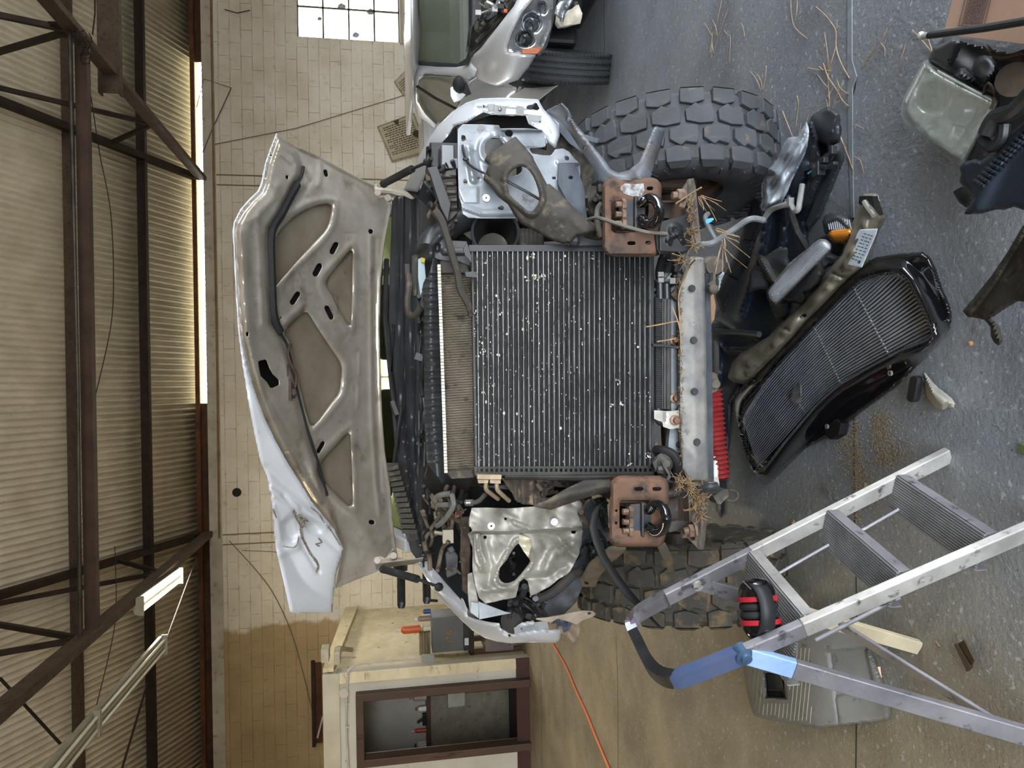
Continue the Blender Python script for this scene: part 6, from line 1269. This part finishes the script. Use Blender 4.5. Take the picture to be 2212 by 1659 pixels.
# --- bumper bar with sticker, lying along the grille ---
Bm=thing('bumper_bar','dented tan and grey metal bumper beam with a white label, lying along the grille','bumper bar',Zp(1740,680,0))
bo_=[(1576,818),(1574,812),(1583,783),(1602,764),(1663,727),(1690,695),(1701,687),(1767,619),(1793,583),(1819,550),(1830,520),(1850,465),(1862,430),(1868,420),(1897,420),(1911,471),(1905,485),(1897,497),(1885,535),(1873,566),(1856,582),(1846,592),(1815,620),(1760,678),(1689,752),(1630,815),(1607,829),(1586,824)]
b=fz(bo_,lambda X,Y:.13-.0002*(X-1700)*0,[('rib',[(1590,806),(1660,752),(1760,648),(1825,570),(1860,500),(1885,440)],.035,17),('pit',[(1865,423),(1897,421),(1909,470),(1895,466),(1876,445)],-.06,5),('rib',[(1690,705),(1702,712)],-.02,5),('rib',[(1735,668),(1748,655)],-.015,5),('rib',[(1796,590),(1830,600)],-.012,4),('noise',.006,.05),('noise',.004,.12)],[slot(1621,818,14,6,140),slot(1735,683,20,7,140),slot(1620,779,8,3,100),circ(1601,785,3,5,8)],3,edge=-.06,ew=9)
b.build('beam',mat('battered_beam','#8e8779','#6b6153',9,.42,.35,.0015,50,'#3d352c',.57,16),Bm,smooth=50,solid=-.004)
b=fz([(1829,571),(1842,535),(1852,505),(1858,496),(1866,495),(1896,494),(1893,506),(1876,545),(1862,578),(1852,576)],.172,[('noise',.001,.05)],(),3); lb=b.build('label_sticker',mat('white_label','#d5dbe3','#c2c9d2',20,.4),Bm,solid=-.001)
tx=MB()
for r_ in range(9):
    u=.08+r_*.10
    for s_ in range(3):
        v0=.12+s_*.28+random.uniform(0,.05); v1=v0+random.uniform(.12,.22)
        def lbp(u,v):
            a=(1833+(1866-1833)*u,568+(500-568)*u); return Zp(a[0]+26*v,a[1]+8*v-4,.180)
        tx.poly([lbp(u,v0),lbp(u+.03,v0),lbp(u+.03,v1),lbp(u,v1)],(0,0,.0008))
tx.poly([lbp(.02,.72),lbp(.10,.72),lbp(.10,.9),lbp(.02,.9)],(0,0,.0008))
tx.build('label_print',mat('label_ink','#4d535b',rough=.6),lb,smooth=0)
b=MB().sheet([(1868,424),(1896,424),(1906,466),(1890,464),(1876,446),(1866,440)],.11,.02,f=Zp); b.build('end_cavity',M_hole,Bm,smooth=0)
MB().tube([Zp(1867,436,.15),Zp(1875,450,.16),Zp(1887,466,.165)],.008,6).build('end_strap',M_silverw,Bm)
# --- long fluted marker lamp ---
lr=thing('marker_lamp','long ribbed clear marker lamp lying in the heap of black plastic','lamp',Zp(1720,590,0))
lo=[(1658,632),(1661,645),(1664,650),(1674,657),(1682,651),(1740,592),(1787,545),(1794,537),(1793,530),(1783,521),(1772,519),(1760,528),(1706,571),(1665,620)]
b=fz(lo,.20,[('rib',[(1666,632),(1720,580),(1780,528)],.012,9)]+[],(),2.6,edge=-.05,ew=6); b.build('lens',mat('fluted_lens','#c3c6ca','#a3a7ad',10,.18,.15,0,None,'#e6e9ec',.6,25,coat=.4),lr,smooth=50,solid=-.006)
f=MB()
for k in range(5):
    o_=-6+k*3.2; f.bar(Zp(1668+o_*.75,636+o_*.7-4,.214),Zp(1780+o_*.7,528+o_*.75,.214),.0022,.003)
for k in range(52):
    t=k/51; a=(1664+108*t,633-104*t); f.bar(Zp(a[0]-1,a[1]-1,.213),Zp(a[0]+5,a[1]+5,.213),.0012,.0022)
f.build('lens_rib',mat('lens_rib','#c9ccd0',rough=.2),lr,smooth=0)
b=fz([(1695,648),(1690,640),(1720,610),(1760,570),(1772,563),(1780,586),(1769,614),(1752,628),(1738,634),(1737,656),(1710,652)],.13,[('noise',.006,.06),('rib',[(1735,640),(1765,590)],.03,14)],(),3,edge=-.03); b.build('lamp_housing',mat('brown_black_housing','#3d3935','#2c2d31',10,.5,0,.001,50),lr,smooth=50,solid=-.004)
# --- amber corner lamp ---
al=thing('turn_signal','turn signal lamp with an amber lens and ribbed clear reflector','lamp',Zp(1810,500,0))
b=fz([(1779,474),(1786,465),(1797,462),(1810,463),(1824,470),(1836,482),(1842,494),(1838,500),(1806,497),(1788,506),(1783,500)],.085,[('rib',[(1785,480),(1812,470),(1838,492)],.018,12)],(),2.4,edge=-.02); b.build('reflector',mat('ribbed_reflector','#74777b','#5d6064',12,.2,.5),al,smooth=50,solid=-.005)
f=MB()
for k in range(11):
    x=1788+k*4.6; f.bar(Zp(x,470+abs(k-5)*1.0,.104),Zp(x+4,496-k*.2,.104),.003,.003)
f.build('reflector_rib',mat('lens_rib','#c9ccd0'),al,smooth=0)
b=fz([(1790,508),(1797,499),(1806,496),(1842,495),(1840,505),(1835,516),(1822,523),(1804,523),(1796,516)],.11,[('rib',[(1795,508),(1838,506)],.014,10)],(),2.4,edge=-.02); b.build('amber_lens',mat('amber','#d6861f','#c47718',14,.15,coat=.6,emit=None),al,smooth=60,solid=-.005,label='amber lens')
b=fz([(1755,516),(1770,517),(1790,508),(1796,516),(1806,524),(1824,524),(1834,518),(1826,540),(1812,552),(1798,545),(1792,536),(1782,521)],.07,[],(),2.6,edge=-.02); b.build('housing',M_gplastic,al,smooth=50,solid=-.005)
# --- heap of broken black plastic under the lamps ---
MP=mat('scuffed_black','#212327','#2c2e33',7,.45,0,.0008,40,'#6d6a64',.66,22)
MP2=mat('blue_black_plastic','#1c222c','#28303b',6,.4,0,.0008,40,'#4c525a',.66,18)
def piece(name,lab,outline,z,m,feats=(),step=3,grp=None,holes=(),solid=-.004,cat='plastic part',edge=-.02):
    b=fz(outline,z,feats,holes,step,edge=edge); o=b.build(name,m,smooth=45,solid=solid); return tag(o,lab,cat,group=grp)
piece('wheel_arch_liner','big dark torn wheel-arch liner at the bottom of the plastic heap',[(1545,690),(1562,640),(1600,560),(1625,500),(1650,440),(1700,360),(1742,300),(1775,290),(1795,330),(1790,380),(1765,430),(1740,480),(1752,560),(1720,620),(1700,690),(1680,730),(1640,740),(1590,720)],lambda X,Y:.05+.00008*(X-1600),MP2,[('rib',[(1655,470),(1640,560),(1600,680)],.03,8),('rib',[(1700,430),(1690,520),(1660,620)],.03,7),('noise',.014,.03),('rib',[(1740,360),(1720,430)],.03,8)],4)
piece('splash_shield','dusty black jointed plastic strip in the heap, nearest the tire',[(1628,432),(1648,436),(1652,473),(1632,519),(1617,571),(1602,590),(1590,625),(1572,655),(1563,676),(1555,662),(1547,640),(1558,610),(1569,588),(1587,558),(1602,515),(1617,467)],.14,MATS['scuffed_black'],[('rib',[(1585,562),(1615,572)],-.015,3),('rib',[(1570,592),(1592,604)],-.015,3),('rib',[(1602,518),(1632,522)],-.012,3)],2.8)
piece('splash_shield','black plastic end piece beside the clear plastic bag',[(1746,268),(1756,250),(1775,238),(1790,232),(1812,245),(1816,280),(1814,305),(1800,312),(1806,330),(1795,350),(1780,370),(1764,410),(1752,440),(1738,452),(1730,440),(1748,390),(1752,330)],.10,MATS['scuffed_black'],[('pit',circ(1798,284,3,4),.01,3),('pit',[(1762,300),(1790,310),(1795,330),(1770,350)],-.03,6),('rib',[(1748,270),(1760,300),(1750,380)],.03,5),('noise',.006,.06)],3)
piece('trim_strip','flat dusty black plastic panel slanting past the clear bag toward the floor joint',[(1752,452),(1768,405),(1785,380),(1806,330),(1820,322),(1822,345),(1800,400),(1770,470),(1745,500),(1738,486)],.06,mat('slate_panel','#3c3f45','#33363b',6,.6,0,.0008,50),[],3)
piece('plastic_scrap','torn brown-edged plastic scrap above the long marker lamp',[(1634,548),(1652,556),(1680,538),(1700,535),(1702,560),(1712,590),(1700,610),(1672,617),(1655,600),(1645,580)],.16,mat('brown_scrap','#4b463c','#3a4049',9,.6,0,.001,40),[('rib',[(1640,552),(1672,610)],.02,7),('noise',.006,.08)],2.8)
piece('plastic_scrap','small torn grey plastic scrap at the left end of the marker lamp',[(1620,592),(1630,577),(1640,576),(1650,588),(1662,618),(1658,624),(1640,624),(1618,630),(1622,610)],.15,mat('grey_scrap','#474b52','#5b5f65',12,.6,0,.001,40),[('noise',.005,.1)],2.4)
piece('plastic_scrap','crumpled black plastic flap between the lamp and the bumper beam',[(1664,655),(1680,655),(1700,650),(1702,672),(1695,690),(1680,690),(1668,672)],.10,M_blk,[('noise',.01,.09)],2.6)
piece('plastic_scrap','folded black plastic scrap under the turn signal',[(1770,560),(1785,548),(1812,556),(1806,572),(1790,576),(1778,584),(1772,572)],.09,MATS['grey_scrap'],[('noise',.008,.1)],2.6)
piece('radiator_shroud','flat black plastic shroud under the truck front, with a raised curved rib',[(1530,702),(1560,698),(1640,712),(1690,690),(1720,700),(1700,735),(1655,775),(1610,800),(1600,840),(1580,870),(1572,1000),(1560,1120),(1548,1100),(1540,900),(1532,800)],.02,MP2,[('rib',[(1560,742),(1572,758),(1610,760),(1650,742),(1680,718)],.03,4),('rib',[(1540,716),(1640,722)],.03,4),('rib',[(1552,735),(1556,830)],.02,4)],4,edge=-.01)
piece('white_bracket','small white painted metal bracket with a hole beside the crossmember',[(1538,564),(1543,558),(1552,566),(1556,582),(1565,590),(1558,606),(1553,628),(1549,610),(1545,588)],.28,mat('white_bracket','#c3cbd3',rough=.4),[],2.2,holes=[circ(1543,567,2,2,6)],cat='bracket')
tag(MB().tube([Zp(*q,.22) for q in ((1545,716),(1600,718),(1640,722))],.012,8).bar(Zp(1706,455,.24),Zp(1722,500,.2),.014,.02).bar(Zp(1722,500,.2),Zp(1744,538,.16),.014,.02).build('black_rod',M_blk,smooth=0),'thin black plastic rods in the middle of the heap','rod')
b=MB().tube([Zp(*q,z) for q,z in (((1650,475),.28),((1655,466),.28),((1668,452),.28),((1690,444),.28),((1706,440),.27),((1716,455),.27),((1724,452),.27),((1728,430),.26),((1733,398),.25))],.010,8,sub=5).box(Zp(1705,438,.27),(.03,.03,.02)); b.build('hose_section',mat('pale_hose','#8b8d8c','#73726f',14,.5),smooth=40); tag(bpy.data.objects['hose_section'],'pale grey washer hose looped over the plastic heap','hose')
b=MB(); 
for (p0,p1,w_) in (((1738,366),(1762,358),.02),((1762,358),(1790,362),.014),((1790,362),(1806,352),.012),((1770,350),(1785,345),.02)): b.bar(Zp(*p0,.14),Zp(*p1,.14),w_,.02)
b.box(Zp(1768,366,.14),(.05,.04,.03)).box(Zp(1799,325,.13),(.03,.02,.02)); tag(b.build('wiring_clip',M_gplastic,smooth=0,bev=.002),'grey wiring connector lying on the plastic heap beside the bag','connector')
tag(MB().box(Zp(1720,362,.24),(.006,.006,.01)).bar(Zp(1745,375,.15),Zp(1755,368,.15),.004,.004).build('blue_clip',MATS['sky_blue'],smooth=0),'tiny blue cable clip beside the clear plastic bag','clip')
bag=[(1742,264),(1746,272),(1747,285),(1745,315),(1738,335),(1729,353),(1720,372),(1708,394),(1700,415),(1690,436),(1680,446),(1668,451),(1654,458),(1645,454),(1643,446),(1646,430),(1644,415),(1645,400),(1650,386),(1661,378),(1659,364),(1668,358),(1681,340),(1688,322),(1695,308),(1702,298),(1712,295),(1726,295),(1732,280)]
b=fz(bag,lambda X,Y:.29+.0*X,[('noise',.010,.05),('noise',.006,.13),('rib',[(1730,300),(1700,360),(1665,440)],.015,6),('rib',[(1745,300),(1715,370)],.012,4)],(),2.4,edge=-.05,ew=14); tag(b.build('plastic_bag',mat('clear_bag','#aab1bb','#c3c9d0',9,.15,0,.003,35,'#e5e9ee',.62,24,alpha=.62,coat=.8),smooth=70,solid=-.002),'crinkled clear plastic bag lying against the right tire','plastic bag')
# --- big hazy headlight, box and black panels at the right ---
hh_=thing('headlight','large hazy yellowed headlight with a ribbed clear lens, lying face up','headlight',Zp(2050,240,0))
ho=[(1995,134),(2003,131),(2011,133),(2026,145),(2060,164),(2100,185),(2155,213),(2158,220),(2156,228),(2140,255),(2124,283),(2100,330),(2083,357),(2073,357),(2050,343),(2010,312),(1968,275),(1955,262),(1948,247),(1948,236),(1951,219),(1962,196),(1975,172)]
b=fz(ho,.16,[('rib',[(2075,352),(2115,285),(2150,225)],.02,7),('rib',[(2000,140),(2080,178),(2150,216)],.014,5)],(),3,edge=-.09,ew=16); hl2=b.build('lens',mat('hazy_lens','#dfe0d0','#ced6d0',3,.14,0,.0004,60,'#e2e4d4',.58,10,alpha=.30,coat=1.0),hh_,smooth=60,solid=-.003)
b=fz([(1985,160),(2000,140),(2060,170),(2145,214),(2142,232),(2110,290),(2078,345),(2010,305),(1960,260),(1955,240)],.085,[('pit',c2([(1985,180),(2030,165),(2060,195),(2050,240),(2010,250),(1975,220)],3),-.05,22),('pit',c2([(2070,200),(2110,215),(2115,250),(2085,280),(2055,265),(2050,230)],3),-.05,20),('noise',.008,.1)],(),3); b.build('reflector_bowl',mat('hazed_chrome_glints','#c9d3d4','#8a9899',16,.22,.35,.002,30,'#ffffff',.6,26),hh_,smooth=60,solid=-.003)  # white spots in the bowl colour stand in for chrome glints
b=MB(); b.lathe([(.0,.03),(.03,.028),(.038,.01),(.04,0)],Zp(2085,240,.10),(0,0,1),20).lathe([(0,.02),(.012,.02),(.014,0)],Zp(2018,205,.10),(0,0,1),16); b.build('bulb_shield',mat('bulb_grey','#6f7d86',rough=.25,metal=.5),hh_)
f=MB()
for k in range(36):
    t=k/35; a=Zp(2026+112*t,152+60*t,.160); f.bar(a,a+Vector((-.010,-.006,.0)),.002,.003)
for k in range(24):
    t=k/23; a=Zp(1998-40*t,146+76*t,.145); f.bar(a,a+Vector((.012,.002,0)),.0018,.002)
f.build('lens_rib',mat('hazy_rib','#d3d9cd',rough=.3),hl2,smooth=0)
b=fz([(2006,132),(2020,104),(2042,82),(2090,88),(2150,104),(2230,120),(2230,300),(2180,300),(2130,340),(2084,357),(2124,285),(2158,222),(2155,212),(2100,184),(2026,144)],.10,[('pit',circ(2130,150,26,30),.03,10),('noise',.01,.04),('pit',[(2050,165),(2080,150),(2120,185)],.05,6)],(),4,edge=-.05); b.build('back_housing',mat('black_housing','#1b1c1f','#2a2a2b',6,.45,0,.001,30,'#4b4843',.64,14),hh_,smooth=50,solid=-.004)
b=fz([(2020,104),(2034,98),(2060,84),(2078,90),(2062,128),(2052,142),(2028,138),(2016,128)],.15,[],[circ(2071,98,2.5,n=6),circ(2051,129,2.5,n=6)],2.6,edge=-.02); b.build('mount_tab',mat('tab_grey','#3b3d40',rough=.5),hh_,smooth=50,solid=-.005)
b=MB().tube([Zp(*q,.17) for q in ((2128,98),(2150,120),(2180,122),(2212,112))],.006,6,sub=4).cyl(Zp(2190,172,.13),Zp(2190,172,.17),.04,16).tube([Zp(*q,.16) for q in ((2125,205),(2135,180),(2150,205),(2140,235))],.004,6,sub=4); b.build('wire_lead',mat('lead_brown','#5b4a38','#2a2724',8,.6),hh_)
piece('bumper_cover','ribbed black plastic bumper piece with a torn edge, at the right edge',[(2076,361),(2085,352),(2107,346),(2120,350),(2150,330),(2180,295),(2240,240),(2260,470),(2212,450),(2191,443),(2170,450),(2154,449),(2120,458),(2086,461),(2098,442),(2107,426),(2090,408),(2076,392),(2080,375)],.22,MP2,[('rib',[(2110,440),(2160,340),(2220,270)],.02,20)]+[('rib',[(2108+k*9,392-k*9),(2124+k*9,400-k*9)],.010,3) for k in range(13)],3,cat='bumper part',holes=[])
piece('bumper_cover','small black plastic flap under the ribbed bumper piece',[(2062,415),(2078,406),(2100,415),(2108,430),(2090,447),(2075,436)],.06,M_blk,[],3,cat='bumper part')
b=MB(); b.tube([Zp(*q,.25) for q in ((2130,290),(2150,255),(2190,240),(2230,200))],.02,10,sub=4).tube([Zp(*q,.24) for q in ((2120,300),(2140,318),(2165,300),(2170,270))],.014,8,sub=4); tag(b.build('wiring_loom',M_blk),'thick black wiring behind the hazy headlight at the right edge','wiring')
piece('fender_liner','dusty flat black liner sheet with a curled tail, at the lower right',[(2240,470),(2212,490),(2180,545),(2144,598),(2110,640),(2083,672),(2092,682),(2118,686),(2130,690),(2143,705),(2144,725),(2150,738),(2158,744),(2163,735),(2156,710),(2139,687),(2165,668),(2198,648),(2230,650)],lambda X,Y:.03+.0006*(X-2080),M_dusty,[('rib',[(2212,500),(2150,605),(2092,678)],.014,4),('rib',[(2180,600),(2195,585)],-.01,5),('noise',.004,.05),('rib',[(2142,690),(2160,735)],.02,5)],3,cat='liner')
bx=thing('cardboard_box','pinkish-brown cardboard box with printed text at the corner of the picture','box',Zp(2120,40,0))
q=[Zp(2038,74,.30),Zp(2075,-60,.30),Zp(2330,-60,.30),Zp(2290,105,.30)]
MB().poly(q,(0,0,-.004)).build('lid',mat('cardboard','#b3917d','#a3836f',4,.75,0,.0006,30),bx,smooth=0)
b=MB(); 
for a,c in ((0,1),(3,0)): b.poly([q[a],q[c],Vector((q[c].x,q[c].y,.0)),Vector((q[a].x,q[a].y,.0))],(.001,.001,0))
b.build('side_panel',MATS['cardboard'],bx,smooth=0)
b=MB(); w_=mat('box_print','#4b3d3f',rough=.8)
def bq(u,v): return Zp(2072+62*u-12*v*0+ (1-v)*0, 58-70*v+ 1*u,.3005) if 0 else Zp(2070+u*56+v*16,56-v*62+u*2,.3015)
for (u0,v0,u1,v1) in ((0,0,1,.02),(0,0,.02,1.6),(.98,0,1,1.6),(.12,0,.14,1.6),(.88,0,.90,1.6)): b.poly([bq(u0,v0),bq(u1,v0),bq(u1,v1),bq(u0,v1)],(0,0,.0006))
for k in range(9):
    v=.08
    while v<1.5:
        e=v+random.uniform(.04,.14); b.poly([bq(.19+k*.075,v),bq(.225+k*.075,v),bq(.225+k*.075,e),bq(.19+k*.075,e)],(0,0,.0006)); v=e+.03
b.build('printed_text',w_,bx,smooth=0)
r_=thing('gas_strut','black rod with a bright metal socket end lying across the cardboard box','rod',Zp(2100,62,.33))
MB().tube([Zp(2007,76,.335),Zp(2130,60,.335),Zp(2260,38,.335)],.009,10).build('rod',M_blk,r_)
MB().cyl(Zp(2007,76,.335),Zp(1994,78,.335),.008,12).ell(Zp(1990,77,.335),(.011,.011,.011),10).build('socket_end',mat('bright_chrome','#d5d7d9',rough=.2,metal=.6),r_)
# --- car ramp ---
rm=thing('car_ramp','black plastic car ramp with grooved deck, under the ladder legs','car ramp',Zp(1760,1470,0))
ro=[(1606,1415),(1608,1445),(1616,1502),(1628,1542),(1634,1547),(1700,1560),(1770,1571),(1782,1570),(1850,1562),(1905,1556),(1919,1552),(1922,1535),(1921,1524),(1908,1480),(1893,1438),(1876,1400),(1868,1372),(1850,1352),(1800,1345),(1745,1352),(1700,1362),(1640,1376),(1606,1395)]
def rz(X,Y): return .155-.10*sst((X-1735)/190)*1.0-.05*sst((1650-X)/70)
b=fz(ro,rz,[('pit',[(1648,1449),(1697,1449),(1703,1513),(1655,1509)],-.05,4),('rib',[(1788,1395),(1800,1470),(1812,1560)],-.004,3),('rib',[(1790,1402),(1870,1394)],.006,4),('pit',[(1790,1404),(1872,1396),(1892,1480),(1805,1510)],-.008,4)],(),2.8,edge=-.06,ew=4)
b.build('shell',mat('ramp_plastic','#6b6a66','#787670',8,.55,0,.001,50,'#2b2a29',.60,14),rm,smooth=45,solid=-.004)
g=MB()
def sd1(x,y,p): return float(sdseg(np.array([[x]]),np.array([[y]]),p)[0][0,0])
pk=[(1644,1445),(1700,1445),(1707,1517),(1651,1513)]
for k in range(17):
    seg=[]
    for y in range(1400,1575,6):
        x=1626+k*8.6-(y-1425)*.10
        ok=x<1754 and sd1(x,y,ro)<-5 and sd1(x,y,pk)>1
        if ok: seg.append(Zp(x,y,float(rz(np.array(x*1.),np.array(y*1.)))+.003))
        if (not ok or y>=1568) and seg:
            if len(seg)>2: g.tube(seg,.0022,5)
            seg=[]
g.build('deck_rib',mat('ramp_rib','#a39b88',rough=.6),rm,smooth=0)
b=MB(); b.sheet([(1660,1455),(1693,1455),(1697,1488),(1664,1488)],.11,.01,f=Zp).sheet([(1658,1492),(1695,1494),(1696,1506),(1660,1504)],.10,.02,f=Zp); b.build('pocket_tray',mat('ramp_dark','#33322f',rough=.6),rm,smooth=0)
# --- small litter ---
b=fz([(1996,805),(1999,806),(2009,819),(2026,838),(2044,851),(2056,861),(2063,872),(2059,880),(2048,879),(2037,885),(2024,880),(2012,868),(2003,853),(1998,836)],.055,[('fn',lambda X,Y:-.05*sst(((Y-X*.82+.0)-(-845+12))/-60+.0)*0)],(),2.4,edge=-.045,ew=14); tag(b.build('mirror_shell',mat('cream_shell','#b5b1a5','#a39f92',6,.4,0,0,None,'#d5d5d0',.66,14),smooth=60,solid=-.003),'broken cream-grey plastic mirror shell on the floor below the grille','broken shell')
cl=thing('black_link','black plastic link with two round holes beside the cream shell','plastic part',Zp(1983,840,0))
MB().sheet(slot(1983,840,58,18,100),.026,.022,f=Zp).build('body',M_rub,cl,smooth=0,bev=.003)
for x,y in ((1989,822),(1978,858)): MB().lathe([(.014,0),(.014,.006),(.009,.006),(.009,-.006)],Zp(x,y,.030),(0,0,1),16).build('ring',M_blk,cl)
b=fz([(1901,1005),(1903,1005)],.0) if 0 else None
tag(fz([(1779,1048),(1783,1047),(1790,1058),(1796,1067),(1790,1068),(1781,1064)],.012,[],(),1.6).build('metal_shard',M_alu,solid=-.002),'small bright folded metal shard on the floor between grille and ladder','shard')
tag(fz([(1867,1044),(1870,1043),(1874,1050),(1871,1055),(1866,1054)],.006,[],(),1.4).build('leaf_bit',mat('yellow_leaf','#b8b070',rough=.7),solid=-.001),'tiny yellow leaf fragment beside the floor joint','leaf')
tag(fz([(2198,958),(2204,958),(2216,964),(2222,985),(2212,985),(2204,975)],.008,[],(),1.8).build('leaf_bit',mat('olive_leaf','#5b6b3c',rough=.7),solid=-.001),'green leaf tip at the right edge of the picture','leaf')
b=MB().sheet([(2067,1392),(2071,1389),(2103,1440),(2094,1450),(2090,1440)],.012,.01,f=Zp).poly([Zp(2067,1392,.012),Zp(2082,1382,.03),Zp(2104,1425,.03),Zp(2097,1446,.012)],(0,0,-.003)); tag(b.build('angle_bracket',mat('brown_bracket','#5a4a35','#4a3d2d',10,.6,.2),smooth=0),'small rusty brown angle bracket on the floor right of the ladder','bracket')
tag(MB().sheet([(1897,1440),(1902,1440),(1903,1452),(1905,1465),(1900,1468),(1894,1466),(1896,1452)],.012,.01,f=Zp).build('wood_chip',mat('raw_wood','#c9a98c',rough=.7),smooth=0),'pale wood splinter on the floor next to the car ramp','wood chip')
tag(MB().ell(Zp(2097,742,.008),(.008,.007,.008),8).build('seed_pod',mat('tan_pod','#a07a55',rough=.7)),'small tan seed pod on the floor below the fender liner','seed pod')
tag(MB().ell(Zp(1713,1131,.01),(.012,.010,.008),8).tube([Zp(1710,1131,.012),Zp(1714,1124,.016),Zp(1718,1128,.012)],.002,5).build('dry_leaf',mat('dry_leaf','#9d8062',rough=.8)),'small curled dry leaf on the floor near the ladder rail','leaf')
tag(MB().tube([Zp(2021,1385,.004),Zp(2030,1398,.004)],.003,6).build('straw_bit',M_grass),'reddish straw bit on the brown floor right of the ladder','straw')
# dry seeds and chaff scattered along the joint
b=MB(); rs=random.Random(3)
for k in range(2100):
    m=rs.random()
    if m<.38: x=rs.gauss(1815+ (y0:=rs.uniform(0,1))*60,16); y=900+y0*190+rs.gauss(0,8)
    elif m<.55: x=rs.gauss(1851,4); y=rs.uniform(905,1140)
    elif m<.75: x=rs.gauss(1905,14); y=rs.gauss(930,28)
    elif m<.85: x=rs.gauss(1925,20); y=rs.gauss(985,14)
    else: x=rs.uniform(1770,2000); y=rs.uniform(870,1150)
    c=Zp(x,y,.002); a=rs.uniform(0,pi); l=rs.uniform(.003,.007); b.bar(c,c+Vector((cos(a)*l,sin(a)*l,.001)),.0017,.0015)
o=b.build('dry_chaff',mat('chaff','#a08a68','#7d6a4e',60,.8),smooth=0); tag(o,'scattered tan seeds and chaff along the floor joint below the grille','debris',kind='stuff')
b=MB()
for k in range(1500):
    c=Zp(rs.uniform(1300,2212),rs.uniform(0,1659),.001); 
    if c.z>1: continue
    a=rs.uniform(0,pi); l=rs.uniform(.002,.007); b.bar(c,c+Vector((cos(a)*l,sin(a)*l,.001)),.0012,.001)
o=b.build('floor_flecks',mat('pale_fleck','#a9abae','#6d6a66',60,.7),smooth=0); tag(o,'tiny pale paint flecks and grit scattered over the whole floor','debris',kind='stuff')
# twigs on the floor, traced one by one
def tw(lab,*lines,r=.0022):
    r=r*.55
    b=MB()
    for ln in lines: b.tube([Zp(1480+x/5.183,y/5.183,.006+.006*(i%2)) for i,(x,y) in enumerate(ln)],r,5,sub=3)
    return tag(b.build('twig',MATS['straw_twig'],smooth=0),lab,'twig',group='dry twigs on the floor')
tw('two long thin straws at the top edge of the floor, left of the others',[(410,0),(370,190),(322,400)],[(480,95),(410,300),(335,540)])
tw('short pale straw left of the crossed straws near the top edge',[(222,262),(262,330),(295,395)])
tw('short straw crossing behind the two long straws',[(305,220),(345,310),(362,408)])
tw('tight bundle of straw tips below the crossed straws',[(305,365),(297,520),(297,645)],[(300,480),(312,560),(322,600)],[(290,500),(280,585)])
tw('forked twig with a long straight stem between tire and top edge',[(435,335),(470,385),(505,405),(505,520),(495,700)],[(505,405),(600,290)])
tw('small hooked twig right of the forked one',[(628,255),(650,310),(665,405)])
tw('long curved straw hanging down from the top edge of the floor',[(1183,0),(1190,150),(1220,290),(1290,370),(1368,430)])
tw('straight short straw beside the long curved one',[(1256,0),(1250,130),(1230,228)])
tw('long branching twig crossing to the floor joint',[(1465,75),(1560,160),(1640,260),(1690,355),(1690,520),(1740,690),(1840,880)],[(1690,520),(1640,680),(1610,780)],[(1690,355),(1720,300)],r=.003)
tw('thick short dark twig with a split end left of the joint',[(1365,762),(1450,775),(1540,788),(1635,790)],[(1500,745),(1545,785)],r=.003)
tw('long straight twig standing up beside the short dark one',[(1560,360),(1590,560),(1608,780),(1600,860)])
tw('long thin twig running down to the filler in the joint',[(1548,705),(1600,860),(1700,1010),(1760,1120),(1830,1190)],r=.003)
tw('bushy dry grass tuft sprouting at the black plastic end piece',[(1480,830),(1560,940),(1610,1010),(1615,1220)],[(1680,940),(1600,1080)],[(1750,960),(1700,1060),(1640,1190)],[(1700,890),(1740,990),(1830,1050)],[(1580,1110),(1600,1210)],[(1790,1060),(1700,1100),(1630,1210)],[(1640,1010),(1590,1080)],[(1600,860),(1610,1100)])
tw('long bent twig rising from the plastic bag to the end piece',[(1580,1095),(1480,1170),(1400,1250),(1350,1380)])
tw('straight pale straw sticking out of the plastic bag',[(1090,1245),(1140,1370),(1205,1535)],r=.003)
tw('tuft of three fine straws above the tire shoulder',[(728,797),(800,890),(845,1005)],[(815,835),(855,920),(858,1000)],[(910,735),(900,850),(875,1000)])
tw('thin straw beside the bag, standing upright',[(1253,1072),(1268,1150),(1258,1280),(1240,1400)],[(1300,1370),(1272,1520)])
tw('straight twig right of the floor joint near the top',[(1970,790),(2060,640),(2175,490)],r=.003)
tw('pair of short straws right of the black plastic end piece',[(1733,1515),(1760,1590),(1800,1655)],[(1880,1395),(1940,1410),(1995,1440)])
def tw2(lab,*lines,r=.0022):
    r=r*.6
    b=MB()
    for ln in lines: b.tube([Zp(x,y,.006+.004*(i%2)) for i,(x,y) in enumerate(ln)],r,5,sub=3)
    return tag(b.build('twig',MATS['straw_twig'],smooth=0),lab,'twig',group='dry twigs on the floor')
tw2('long forked twig between the floor joint and the headlight',[(1860,152),(1901,92),(1917,60)],[(1901,92),(1911,104),(1911,122)])
tw2('short straw right of the long forked twig',[(1933,153),(1950,115),(1956,96)])
tw2('two crossed straws at the chrome socket end of the rod',[(1970,64),(1990,85),(2019,120)],[(2005,83),(2016,118)])
tw2('long fine twigs running beside the joint above the bumper beam',[(1815,292),(1835,345),(1845,375)],[(1820,310),(1842,365)],[(1843,338),(1858,346),(1866,375)])
tw2('branched reddish twig reaching from the red boot across the shroud',[(1537,987),(1566,986),(1640,990),(1660,988)],[(1566,986),(1590,940),(1606,900)],[(1566,986),(1602,1024)],r=.002)
tw2('thin straw lying below the ladder foot',[(1857,1147),(1858,1200),(1857,1240)])
